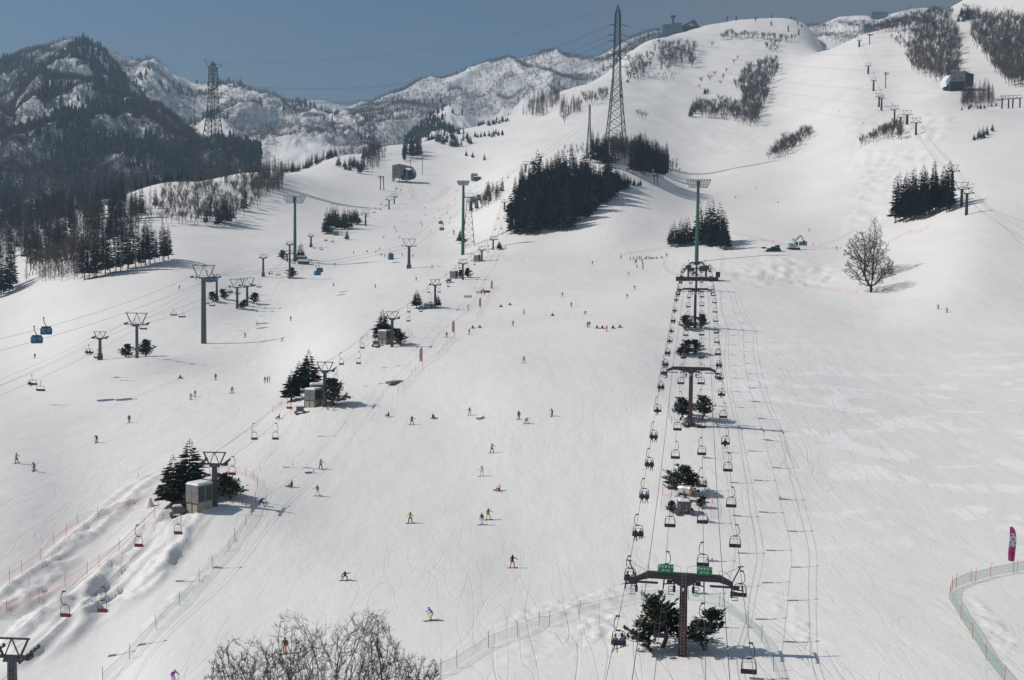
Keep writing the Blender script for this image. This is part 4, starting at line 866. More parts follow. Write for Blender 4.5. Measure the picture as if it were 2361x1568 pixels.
# loading station of the brown lift
def station():
    p=hit(1607,646); e=empty('lift_station',p,rzb*.9,.74,label='black loading station of the brown lift at the foot of the green mast',cat='lift station')
    dk=MB(); dk.box((0,0,.6),(23,6,2.0)); dk.box((0,-.5,1.65),(24,7,.12)); inst('platform',dk.mesh('station_platform',M_BRN),e)
    sn=MB(); sn.box((0,.2,1.78),(23.4,5.6,.16)); inst('snow_cover',sn.mesh('platform_snow',M_CAP),e)
    for x in (-4.8,4.8):
        c=MB(); c.box((x,-1.5,2.4),(1.1,.9,7.2)); inst('column',c.mesh('station_column',M_BRN),e)
        v=MB(); v.box((x,-1.5,6.15),(5.6,1.4,.7)); v.box((x,-.6,7.3),(3.2,3.0,1.6)); inst('machine_housing',v.mesh('station_housing',M_DST),e)
        ga=MB(); ga.bar((x-2.4,-2.8,8.8),(x+2.4,-2.8,8.8),.08); ga.bar((x-2.4,-2.8,8.8),(x-1,-2.8,6.5),.06); ga.bar((x+2.4,-2.8,8.8),(x+1,-2.8,6.5),.06); ga.bar((x-1,-2.8,6.5),(x,-2.8,8.8),.05); ga.bar((x+1,-2.8,6.5),(x,-2.8,8.8),.05); inst('gantry',ga.mesh('station_gantry',M_GAL),e)
    c=MB(); c.box((0,-1.5,6.1),(9,.5,.5)); c.box((0,-.5,6.6),(9,.3,.3)); inst('crossbeam',c.mesh('station_beam',M_DST),e)
    cb=MB(); cb.box((11.2,-1,3.2),(2.4,2.6,3.0)); cab=inst('control_cabin',cb.mesh('control_cabin',M_DST),e); cb=MB(); cb.box((11.2,-2.33,3.4),(1.6,.06,1.1)); inst('window',cb.mesh('cabin_window',M_GLASS),cab); cb=MB(); cb.box((11.2,-1,4.85),(2.7,2.9,.35),taper=.8); inst('roof_snow',cb.mesh('cabin_snow',M_CAP),cab)
    st=MB(); st.bar((6.5,.5,8.2),(10.2,-1,5.0),.16); st.bar((6.5,1.2,8.2),(10.2,-.3,5.0),.16); st.bar((6.5,.5,9),(10.2,-1,5.8),.05); inst('stairway',st.mesh('station_stair',M_GAL),e)
    rl=MB()
    for x in np.linspace(-12,-7,6): rl.bar((x,-3,1.7),(x,-3,2.8),.04)
    rl.bar((-12,-3,2.8),(-7,-3,2.8),.04); inst('railing',rl.mesh('station_railing',M_GAL),e)
    return e
station()
# ---------------------------------------------------------------- towers with a V gantry
def v_tower(px,py,top,wpx,rz,label,group,m=None,narrow=False,colw=.8,foot=False,name='lift_tower'):
    b=hit(px,py); H=rise(b,top); W=wpx/F*b[1]/2; m=m or M_BST
    g=min(H*.3,W*1.05); Hc=H-g; e=empty(name,b,rz,label=label,cat='lift tower',group=group)
    c=MB(); c.box((0,0,Hc/2-.5),(colw,colw*.8,Hc+1),taper=.78)
    if foot: c.box((0,0,.6),(colw*1.5,colw*1.3,2.6),taper=.9)
    c.box((0,0,Hc-.05),(colw*1.9,colw*.8,.5),taper=.8); inst('column',c.mesh('tower_column',m),e)
    lad=MB()
    for x in (-.16,.16): lad.bar((x,-colw*.44,.2),(x,-colw*.36,Hc),.02)
    for k in range(int(Hc/.5)): lad.bar((-.16,-colw*.42,.4+k*.5),(.16,-colw*.42,.4+k*.5),.014,cap=False)
    inst('ladder',lad.mesh('tower_ladder',M_GAL),e)
    xa=W*.46; ga=MB(); tk=.055+W*.02
    ga.bar((-W,0,H),(W,0,H),tk*1.2)
    for s in (-1,1): ga.bar((s*xa,0,Hc+.1),(s*W*.92,0,H),tk*1.3); ga.bar((s*xa*.9,0,Hc+.1),(0,0,H),tk*.75)
    inst('gantry',ga.mesh('tower_gantry',m),e)
    ar=MB(); ar.box((0,0,Hc+.12),(2*W*.98,.3,.24)); inst('crossarm',ar.mesh('tower_arm',m),e)
    for s in (-1,1):
        sh=MB(); x=s*W*.98
        for k in range(6):
            y=-1.6+.64*k; sh.prism([(y+.2*math.cos(t*.785),Hc+.42+.05*(k-2.5)+.2*math.sin(t*.785)) for t in range(8)],'x',x-.07,x+.07)
        sh.bar((x,-1.8,Hc+.2),(x,1.8,Hc+.5),.09); sh.box((x,0,Hc+.12),(.35,.9,.35)); inst('sheave_assembly',sh.mesh('tower_sheaves',M_DST),e)
    return dict(b=b,H=H,Hc=Hc,W=W,rz=rz,e=e)
def vp(t,s,dz=.62):
    c,n=math.cos(t['rz']),math.sin(t['rz']); x=s*t['W']*.98; return np.array((t['b'][0]+x*c,t['b'][1]+x*n,t['b'][2]+t['Hc']+dz))
GR='towers of the red chair lift'
RT=[v_tower(30,1680,1472,88,-.07,'huge lift tower cut off by the lower left picture corner',GR),
    v_tower(495,1166,1043,56,-.07,'nearest complete red chair tower beside the big beige machine cabin',GR),
    v_tower(749,938,835,41,-.07,'second red chair tower among four spruces',GR),
    v_tower(904,800,719,31,-.07,'third red chair tower with a grey cabin at its foot',GR),
    v_tower(1003,711,645,24,-.07,'fourth red chair tower by the teal hut',GR),
    v_tower(1067,645,598,19.5,-.07,'fifth red chair tower between two low pines',GR,colw=.9),
    v_tower(1111,602,568,17,-.07,'sixth red chair tower by the small snowy box hut',GR,colw=.9),
    v_tower(1137,576,545,14.5,-.07,'seventh red chair tower next to a small spruce',GR,colw=.9),
    v_tower(1163,482,460,14,-.07,'highest red chair tower at the left edge of the central grove',GR,colw=.9)]
RR={}
for s,lb in ((-1,'left haul rope of the red chair lift'),(1,'right haul rope of the red chair lift')):
    t=[vp(k,s) for k in RT]; pre=extrap(t[0],t[1],.9); RR[s]=Rope([pre]+t,.014,lb,r=.022)
rc=MB(); Rope([extrap(np.array(RT[0]['b'])+(0,0,RT[0]['H']),np.array(RT[1]['b'])+(0,0,RT[1]['H']),.6)]+[np.array(k['b'])+(0,0,k['H']) for k in RT],.018,'thin signal cable over the tops of the red chair towers',r=.016,name='signal_cable')
cntR={}
REDC=[('L',595,1030,-1),('L',898,990,1),('L',1195,425,-1),('L',1522,315,1),('F',1777,1085,-1),('F',1985,1070,1),('F',2168,768,-1),('G',195,765,1),('G',325,502,-1),('G',578,270,-1),('G',725,262,1),('G',775,127,-1),('G',914,118,1),
 ('B',950,1490,-1),('B',1076,1482,1),('B',1335,1253,1),('B',1342,1178,-1),('B',1438,1172,1),('B',1438,1095,-1),('B',1525,1095,1),('B',1527,1015,-1),('B',1612,1012,1),('B',1670,910,-1),('B',1683,958,1),('B',1727,830,-1),('B',1788,800,-1),('B',1858,800,1),('B',1885,740,-1),('B',1905,770,1),('B',1968,668,-1),('B',2026,665,1),('B',2037,615,-1),('B',2060,640,1),('B',2067,568,-1),('B',2120,565,1),('B',2095,475,-1),('B',2145,470,1),('B',2120,385,-1),('B',2168,380,1)]
RW=['lowest one on the left rope','lowest one on the right rope','over the torn snow on the left rope','over the torn snow on the right rope','left of the nearest complete tower','right of the nearest complete tower','left rope above the sitting snowboarder','right rope above the sitting snowboarder','in front of the left spruce at the second tower','half behind the spruces at the second tower','in front of the pine at the second tower','left rope above the second tower','right rope above the second tower','left of the third tower below the spruce','below the third tower on the right rope']
for i,(c,x,y,s) in enumerate(REDC):
    px,py=q(c,x,y-8); p,a=RR[s].find(px,py,2.6,wx=.5)
    cntR[s]=cntR.get(s,0)+1; lb='empty red chair, %s from the bottom on the %s red lift rope'%(ORD[cntR[s]-1],'left' if s<0 else 'right')
    put_chair('red',s,p,-a,lb,'red chairs')
# left lifts
GN,GWD='narrow towers of the left chairlift','wide towers of the left chairlift'
NT=[v_tower(231,830,765,30,0,'narrow chair tower nearest the left edge',GN,colw=.85,foot=True,m=M_GST),v_tower(500,694,632,16,0,'narrow chair tower right behind the gondola mast',GN,colw=.85,foot=True,m=M_GST),
    v_tower(607,638,587,16,0,'narrow chair tower alone on open snow left of the mast',GN,colw=.95,foot=True,m=M_GST),v_tower(668,643,557,14,0,'tall narrow chair tower left of the floodlight mast with a pine at its foot',GN,colw=.95,m=M_GST),v_tower(717,570,539,12,0,'narrow chair tower right of the floodlight mast',GN,colw=1.1,foot=True,m=M_GST)]
WT=[v_tower(316,826,722,51,0,'wide chair tower between two bushy pines at the left',GWD,m=M_GST),v_tower(547,712,644,36,0,'left one of the twin wide chair towers',GWD,m=M_GST,colw=.95),v_tower(570,706,641,36,0,'right one of the twin wide chair towers',GWD,m=M_GST,colw=.95),
    v_tower(662,603,578,25,0,'low wide chair tower hidden behind the floodlight mast',GWD,m=M_GST,colw=.9),v_tower(843,521,482,19,0,'wide chair tower right of the spruce plantation',GWD,m=M_GST,colw=1.2),
    v_tower(897,483,453,16,0,'left one of the upper twin chair towers',GWD,m=M_GST,colw=1.2),v_tower(909,470,446,16,0,'right one of the upper twin chair towers',GWD,m=M_GST,colw=1.2)]
NR={};WR={}
for s in (-1,1):
    sd_='left' if s<0 else 'right'
    t=[vp(k,s) for k in (NT[0],NT[1],NT[3])]; pre=P(-60,905+s*8,240); NR[s]=Rope([pre]+t,.012,'%s rope of the narrow left chairlift'%sd_,r=.02)
    t=[vp(k,s) for k in (WT[0],WT[1],WT[3],WT[4],WT[5],WT[6])]; pre=P(-60,925+s*12,215); WR[s]=Rope([pre]+t+[P(931+s*3,408,985)],.012,'%s rope of the wide left chairlift'%sd_,r=.022)
QC=[('F',278,298,-1,'a'),('F',347,350,1,''),('A',765,1530,-1,'ab'),('F',840,70,1,''),('A',1163,1300,-1,''),('A',1230,1325,1,''),('A',1490,1205,-1,''),('A',1562,1222,1,''),('A',1770,1105,-1,''),('A',1822,1125,1,''),('A',1975,1010,-1,'abc'),('A',2040,1022,1,''),('A',2167,950,-1,'ab'),('A',2225,965,1,''),
 ('B',178,850,-1,'a'),('B',243,862,1,''),('B',315,750,-1,'ab'),('B',378,760,1,''),('B',508,720,1,''),('B',555,637,-1,'ab'),('B',612,640,1,''),('B',655,565,-1,'a'),('B',708,575,1,''),('B',940,405,-1,''),('B',960,345,-1,''),('B',1010,355,1,''),('B',1065,325,1,''),('B',1077,290,-1,''),('B',1120,298,1,''),('B',1128,255,-1,''),('B',1175,215,-1,''),('B',1168,265,1,''),('B',1257,195,1,''),('B',1257,120,-1,'ab'),('B',1297,132,1,'')]
for i,(c,x,y,s,occ) in enumerate(QC):
    px,py=q(c,x,y); p,a=WR[s].find(px,py-4,2.1,wx=1)
    # keep the chair where it is seen: on the ray at the rope's distance
    pp=P(px,py,p[1]); p=np.array((pp[0],p[1],pp[2]+2.3))
    lb='wide grey chair %s on the left chairlift, %s'%({0:'empty',1:'with one rider',2:'with two riders',3:'with three riders'}[len(occ)],['cut by the left edge region','beside it','left of the narrow tower','right of the narrow tower','behind the wide tower','right of the wide tower','second pair from the gondola mast','right of that pair','behind the gondola mast','right of the gondola mast','left of the twin towers','behind the twin towers','at the twin towers','right of the twin towers'][i] if i<14 else 'higher up near the floodlight mast' if i<23 else 'far up below the lodge')
    cntQ=globals().setdefault('cntQ',{}); cntQ[s]=cntQ.get(s,0)+1; lb='%s wide grey chair, %s from the bottom on the %s rope of the left lift'%(['empty','one-rider','two-rider','three-rider'][len(occ)],ORD[cntQ[s]-1],'left' if s<0 else 'right'); put_chair('quad',s,p,-a,lb,'wide grey chairs')
    for k,ch in enumerate(occ): RIDERS.append((p,-a,'Q',i,ch,len(occ)==1,2.3))
# ---------------------------------------------------------------- gondola
def lattice_tower(px,py,top,label):
    b=hit(px,py); H=rise(b,top); e=empty('gondola_tower',b,0,label=label,cat='gondola tower')
    mb=MB(); w0,w1=4.6,1.1
    def pt(t,k): w=w0*(1-t)+w1*t; return np.array(((w if k in (1,2) else -w)*.75,(w if k in (2,3) else -w)*.75,H*.95*t-.5*(1-t)))
    n=8
    for k in range(4):
        mb.bar(pt(0,k),pt(1,k),.16,.12)
        for i in range(n):
            a,b2=i/n,(i+1)/n; k2=(k+1)%4; mb.bar(pt(a,k),pt(b2,k2),.06,cap=False); mb.bar(pt(a,k2),pt(b2,k),.06,cap=False); mb.bar(pt(b2,k),pt(b2,k2),.06,cap=False)
    inst('lattice_legs',mb.mesh('tower_lattice',M_GST),e)
    ar=MB(); ar.box((0,0,H*.95),(6.6,.6,.5)); ar.bar((-2.8,0,H*1.03),(2.8,0,H*1.03),.12)
    for s in (-1,1): ar.bar((s*1.8,0,H*.95),(s*2.6,0,H*1.03),.1); ar.box((s*3.2,0,H*.95),(.4,3,.5))
    inst('crossarm',ar.mesh('tower_arm',M_GST),e); return dict(b=b,H=H,Hc=H*.95,W=3.2,rz=0,e=e)
GG='gondola masts'
GT=[v_tower(470,792,612,55,0,'tallest grey gondola mast at the left with railings at its foot',GG,m=M_GST,colw=1.5,foot=False,name='gondola_tower'),v_tower(943,619,551,32,0,'gondola mast standing alone on the middle piste',GG,m=M_GST,colw=1.5,foot=True,name='gondola_tower'),
    lattice_tower(1080,570,449,'lattice gondola tower beside the central green floodlight mast')]
for (c,x,y,t,l) in (('c',350,1400,1322,'gondola mast poking out above the central grove'),('c',220,1480,1385,'gondola mast at the left end of the central grove top'),('c',1120,672,605,'gondola mast in the cutting right of the big pylon'),('c',1330,435,358,'gondola mast high on the slope below the summit buildings')):
    a=q(c,x,y); GT.append(v_tower(a[0],a[1],q(c,x,t)[1],15 if y>700 else 11,0,l,GG,m=M_GST,colw=1.8,name='gondola_tower'))
GO={}
order=[GT[0],GT[1],GT[2],GT[4],GT[3],GT[5],GT[6]]
order2=[GT[0],GT[1],GT[2]]
for s in (-1,1):
    t=[vp(k,s,.5) for k in order2]; pre=P(-40,805-s*-14,215)
    GO[s]=Rope([pre]+t+[P(1178+s*4,398,800),vp(GT[3],s,.5),vp(GT[5],s,.5),vp(GT[6],s,.5),P(1555+s,62,1890)],.012,'%s cable carrying the blue gondola cabins'%('left' if s<0 else 'right'),r=.030,name='gondola_cable')
M_GB=mat('gondola_blue',(.020,.085,.20),.35,noise=.1,spec=.5); M_GW=mat('gondola_glass',(.07,.22,.30),.12,spec=.8); M_YEL=mat('yellow_decal',(.55,.45,.10),.5)
def cabin_meshes():
    prof=[(-1.15,-.95),(1.15,-.95),(1.32,-.45),(1.22,.35),(1.0,.85),(-1.0,.85),(-1.22,.35),(-1.32,-.45)]
    b=MB(); n=len(prof); secs=[(-1.15,.86),(-.95,1.0),(.95,1.0),(1.15,.86)]
    vs=[];fs=[]
    for (y,s) in secs: vs+=[(x*s,y,z*s) for x,z in prof]
    for i in range(3): fs+=[(i*n+k,i*n+(k+1)%n,(i+1)*n+(k+1)%n,(i+1)*n+k) for k in range(n)]
    fs+=[tuple(range(n-1,-1,-1)),tuple(range(3*n,4*n))]; b.add(vs,fs); body=b.mesh('cabin_body',M_GB)
    g=MB()
    for y in (-1.165,1.165):
        for x in (-.62,.62): g.box((x,y,.18),(.72,.03,.80))
    for x in (-1.27,1.27):
        for y in (-.5,.5): g.box((x,y,.12),(.05,.82,.80))
    gl=g.mesh('cabin_windows',M_GW)
    r=MB(); r.box((0,0,.88),(2.0,1.9,.09)); r.box((0,0,.95),(.5,1.7,.1)); ro=r.mesh('cabin_roof',M_DST)
    h=MB(); h.tube(chaikin([(0,0,.9),(-.05,0,1.3),(-.45,0,1.9),(-.5,0,2.9)],2),.09,6); h.box((-.5,0,3.0),(.3,1.0,.25)); ha=h.mesh('cabin_hanger',M_DST)
    y=MB(); y.box((-.55,-1.175,-.35),(.9,.02,.05)); dc=y.mesh('cabin_stripe',M_YEL)
    return [('body',body),('window',gl),('roof',ro),('hanger',ha),('stripe',dc)]
CAB=cabin_meshes(); CABJ=joined(CAB,'gondola_cabin')
GL=[('A',315,1410,-1,'blue gondola cabin with a colourful panel, lower one of the pair at the left'),('A',397,1335,1,'plain blue gondola cabin, upper one of the pair at the left'),
 ('A',1790,898,-1,'blue gondola cabin just right of the gondola mast'),('A',1835,896,1,'blue gondola cabin overlapping another right of the gondola mast'),
 ('B',578,842,-1,'blue gondola cabin below the floodlight mast, lower of two'),('B',598,816,1,'blue gondola cabin below the floodlight mast, upper of two'),
 ('B',1209,712,-1,'blue gondola cabin over the middle piste, lower of two'),('B',1209,688,1,'blue gondola cabin over the middle piste, upper of two'),
 ('B',1647,463,-1,'blue gondola cabin on the piste left of the central mast, lower of two'),('B',1638,408,1,'blue gondola cabin on the piste left of the central mast, upper of two'),
 ('B',1970,207,-1,'blue gondola cabin by the lattice tower, lower of two'),('B',1965,180,1,'blue gondola cabin by the lattice tower, upper of two'),('B',2233,66,-1,'blue gondola cabin left of the central grove, lower of two'),('B',2222,27,1,'blue gondola cabin left of the central grove, upper of two'),
 ('c',818,1184,1,'tiny gondola cabin just left of the big pylon foot'),('c',947,1013,1,'tiny gondola cabin seen through the big pylon base'),('c',977,878,-1,'tiny gondola cabin seen through the big pylon'),('c',1036,822,1,'tiny gondola cabin at the right leg of the big pylon'),('c',1095,697,-1,'tiny gondola cabin right of the big pylon'),
 ('c',1103,624,-1,'tiny gondola cabin left of the cutting mast'),('c',1150,636,1,'tiny gondola cabin right of the cutting mast'),('c',1255,562,-1,'tiny gondola cabin above the cutting, left'),('c',1292,537,1,'tiny gondola cabin above the cutting, right'),('c',1296,453,1,'tiny gondola cabin below the high mast'),('c',1363,348,1,'tiny gondola cabin above the high mast'),('c',1363,287,-1,'tiny gondola cabin below the summit buildings'),('c',280,1400,1,'small gondola cabin above the top of the central grove')]
GDIST=[243,243,372,384,430,442,533,548,660,675,760,770,830,845]
for i,(c,x,y,s,lb) in enumerate(GL):
    px,py=q(c,x,y)
    if i<14: d=GDIST[i]
    else:
        pp,a=GO[s].find(px,py,3,wx=1); d=pp[1]
    p=P(px,py,d)
    if i<10:
        e=empty('gondola_cabin',p,math.radians(28 if s<0 else 24),1.0 if i<6 else 1.0,label=lb,cat='gondola cabin',group='blue gondola cabins')
        for n,me in CAB: inst(n,me,e)
    else: inst('gondola_cabin',CABJ,None,p,(0,0,.5),1.0 if i<14 else 1.35,label=lb,cat='gondola cabin',group='blue gondola cabins')
# ---------------------------------------------------------------- upper right lift towers and ropes
UR=[(1738,1417,('E',1735,150),98),(1825,0,('E',1812,268),110)]
def ut(px,py,top,w,lb,cw=1.0): return v_tower(px,py,top,w,-.12,lb,'towers of the upper right lift',m=M_DST,colw=cw)
def D3(x,y): return q('e',x,y)
URT=[]
for (x,t,b_,w,lb,cw) in [(1424,1012,1160,79,'lift tower lowest in the cluster on the upper right slope',1.3),(1348,950,1070,78,'stout lift tower second lowest of the upper right cluster',1.9),(1240,905,1030,66,'lift tower behind the round bare clump on the upper right slope',1.4),(1128,817,948,50,'right one of two close lift towers on the upper right slope',1.6),(1107,800,918,60,'left one of two close lift towers on the upper right slope',1.6),
    (1060,665,782,50,'lift tower beside the utility pole high on the right',1.8),(1015,540,635,48,'lift tower above the utility pole high on the right',2.0),(938,325,402,42,'highest lift tower on the right snowfield under the bare ridge',2.2),(1768,215,298,50,'lift tower in the cutting between the two right woods',2.0),(1293,985,1062,60,'low T shaped lift tower within the upper right cluster',1.5)]:
    a=D3(x,b_); tp=D3(x,t)[1]; URT.append(ut(a[0],a[1],tp,w/3.72,lb,cw))
a=q('E',1735,110); URT.insert(0,ut(a[0],q('E',0,130)[1],q('e',0,1417)[1],28,'lift tower rising right behind the cedar block',1.3))
u1=ut(*q('E',1815,268),q('E',0,62)[1],31,'lift tower in the cedar block shadow, left of two',1.2); u2=ut(*q('E',1858,345),q('E',0,108)[1],26,'lift tower in the cedar block shadow, right of two',1.2)
for s in (-1,1):
    sd_='left' if s<0 else 'right'
    Rope([P(2420,600+s*16,300),vp(u2,s),vp(URT[1],s),vp(URT[4],s),vp(URT[6],s),vp(URT[7],s),vp(URT[8],s)],.01,'%s rope of the first upper right lift'%sd_,r=.028)
    Rope([P(2420,545+s*16,330),vp(u1,s),vp(URT[0],s),vp(URT[2],s),vp(URT[5],s)],.01,'%s rope of the second upper right lift'%sd_,r=.028)
for (x,y,t,lb) in [(48,182,142,'tiny lift tower at the left of the summit skyline'),(188,155,130,'tiny lift tower on the summit skyline dome'),(183,220,180,'tiny lift tower below the summit dome'),(328,270,220,'tiny lift tower by the bush line under the summit'),(355,165,138,'tiny lift tower on the right summit skyline'),(385,180,150,'tiny lift tower on the right summit skyline beside another'),(410,210,175,'tiny lift tower just under the right summit skyline'),(418,300,250,'tiny lift tower by the hedge in the notch'),(443,235,210,'tiny lift tower above the notch')]:
    a=D3(x,y); v_tower(a[0],a[1],D3(x,t)[1],5,0,lb,'tiny summit lift towers',m=M_DST,colw=2.2)
for (x,y,t,lb) in [(1950,165,135,'tiny lift tower at the far left of the summit skyline'),(2028,178,133,'tiny lift tower among bushes on the left summit skyline')]:
    a=q('c',x,y); v_tower(a[0],a[1],q('c',x,t)[1],5,0,lb,'tiny summit lift towers',m=M_DST,colw=2.2)
# ---------------------------------------------------------------- floodlight masts
def flood(px,py,top,wpx,label,rows=3,tilt=0):
    b=hit(px,py); H=rise(b,top); W=wpx/F*b[1]; e=empty('floodlight_mast',b,-.05,label=label,cat='floodlight mast',group='green floodlight masts'); hh=W*.30
    c=MB(); c.tube([(0,0,-1),(0,0,H-hh*.6)],[.92,.62],12); inst('pole',c.mesh('mast_pole',M_GREEN),e)
    h=MB(); a=W*.5
    for z,w in ((H-hh,.76),(H-hh*.55,.88),(H,1.0)):
        h.bar((-a*w,-.5,z),(a*w,-.5,z),.17); h.bar((-a*w,.8,z),(a*w,.8,z),.10)
    for k in range(9):
        t=-1+2*k/8; h.bar((t*a*.76,-.5,H-hh),(t*a,-.5,H),.09,cap=False); h.bar((t*a*.76,-.5,H-hh),(t*a*.76,.8,H-hh),.07,cap=False)
    h.box((0,0,H-hh*.5),(1.6,1.4,hh*1.02)); inst('frame',h.mesh('mast_frame',M_GREEN),e)
    for r_ in range(rows+1):
        z=H-hh*.95+hh*r_/rows*.95; w=.76+.24*r_/rows; n=9
        for k in range(n):
            if k==4 and r_<rows: continue
            l=MB(); x=(-1+2*k/(n-1))*a*w*.97; l.tube([(x,-1.0,z+.1),(x,-.3,z+.4)],[.55,.30],8); inst('floodlight',l.mesh('floodlight',M_LAMP),e)
    if not tilt:
        r=MB(); r.bar((0,0,H),(0,0,H+4),.05,.02); inst('lightning_rod',r.mesh('mast_rod',M_GAL),e)
flood(680,603,453,50,'green floodlight mast on the left piste above the snowy huts')
flood(1606,604,416,54,'tall green floodlight mast behind the black loading station')
flood(1067,588,419,26,'green floodlight mast in the middle beside the lattice tower')
# ---------------------------------------------------------------- power pylons and lines
def pylon(px,py,top,wbase,label,arms,rz=0,top_bar=False,d=None,th0=1.0):
    b=hit(px,py) if d is None else P(px,py,d); H=rise(b,top); e=empty('power_pylon',b,rz,label=label,cat='power pylon'); mb=MB(); wb=wbase/2
    def wd(t): return np.interp(t,[0,.30,.50,.71,.93,.945,1.0],[1,.60,.38,.295,.25,.24,.01])*wb
    def pt(t,k): w=wd(t); return np.array((w if k in (1,2) else -w,w if k in (2,3) else -w,H*t-.8*(1-t)))
    ts=[0,.07,.13,.19,.25,.31,.36,.41,.455,.50,.545,.585,.625,.665,.705,.74,.775,.81,.845,.88,.91,.94,.97,1.0]
    for a,b2 in zip(ts[:-1],ts[1:]):
        for k in range(4):
            k2=(k+1)%4; th=(.46 if a<.5 else .33)*th0
            mb.bar(pt(a,k),pt(b2,k),th,cap=False)
            for (u,v) in ((pt(a,k),pt(b2,k2)),(pt(a,k2),pt(b2,k))): mb.bar(u,v,.20*th0,cap=False)
            mb.bar(pt(b2,k),pt(b2,k2),.17*th0,cap=False)
            if .3<a<.5:
                m=(pt(a,k)+pt(b2,k2))/2; mb.bar(m,pt(a,k)*.5+pt(a,k2)*.5,.07,cap=False)
    inst('lattice',mb.mesh('pylon_lattice',M_PYL),e); att=[]
    for (t,l) in arms:
        for s in (-1,1):
            a=MB(); x0=wd(t); z=H*t
            for y in (-1,1): a.bar((s*x0,y*x0,z),(s*(x0+l),0,z+.4),.13,cap=False); a.bar((s*x0,y*x0,z-2.2),(s*(x0+l),0,z+.4),.10,cap=False)
            inst('arm',a.mesh('pylon_arm',M_PYL),e)
            i_=MB(); i_.tube([(s*(x0+l),0,z+.3),(s*(x0+l+4.2),0,z-.9)],.30,6); inst('insulator',i_.mesh('pylon_insulator',M_DST),e); att.append((s,x0+l+4.2,z-.9))
    if top_bar:
        a=MB(); z=H*.975
        for y in (-.6,.6): a.bar((-9,0,z+5),(0,y,z),.14,cap=False); a.bar((-9,0,z+5),(-1.2,y,z-5),.14,cap=False); a.bar((9,0,z-1),(0,y,z),.14,cap=False); a.bar((9,0,z-1),(1,y,z-5),.14,cap=False)
        inst('arm',a.mesh('pylon_top_arm',M_PYL),e)
    c,n=math.cos(rz),math.sin(rz)
    return [np.array((b[0]+s*x*c,b[1]+s*x*n,b[2]+z)) for (s,x,z) in att],b,H
A1,b1,H1=pylon(1419,345,12,17,'huge green lattice power pylon standing in trees left of centre right',[(.865,2.0),(.795,2.2),(.755,2.0),(.66,2.4),(.63,2.2),(.575,2.2)],.1)
A2,b2_,H2=pylon(492,388,142,19,'green lattice power pylon on the wooded knoll at the left',[(.80,4.5),(.66,5.0),(.53,4.5)],-.3,True,d=850,th0=.8)
M_WIRE=mat('wire',(.10,.10,.11),.5,.3)
def wire(a,b,sag,label,r=.07):
    pts=[a*(1-t)+b*t-np.array((0,0,4*sag*t*(1-t))) for t in np.linspace(0,1,40)]
    for dx in (0,): 
        mb=MB(); mb.tube(pts,r,4); mb.tube([p+np.array((0,0,-.9)) for p in pts],r*.8,4)
        tag(inst('power_line',mb.mesh('power_line',M_WIRE)),label,'power line','power lines')
nmw=['top','second','third','fourth','fifth','lowest']
for k in range(3): wire(A1[2*k],A2[2*k+1],22,'%s pair of wires strung from the big pylon to the left pylon'%nmw[k])
for k in (0,1): wire(A1[6+2*k],A2[2*k],26,'%s pair of wires running lower behind the left pylon'%('upper' if k==0 else 'lower'),.06)
wire(b1+np.array((0,0,H1)),b2_+np.array((0,0,H2)),14,'thin earth wire from the tip of the big pylon to the left pylon',.045)
for k in range(6):
    a=A1[2*k+1]; wire(a,P(2600,28+58*k,a[1]+60),16,'%s pair of wires leading from the big pylon to the right picture edge'%nmw[k],.03)
wire(b1+np.array((0,0,H1)),P(2600,-60,b1[1]+60),8,'thin earth wire leading right from the tip of the big pylon',.025)
for k in range(3): a=A2[2*k]; wire(a,P(-200,300+60*k,700),12,'%s pair of wires leading from the left pylon to the left edge'%nmw[k],.05)
A3,b3,H3=pylon(*q('c',765,1290),q('c',765,888)[1],4.6,'slim small lattice pylon left of the big one',[],.2,th0=.45)
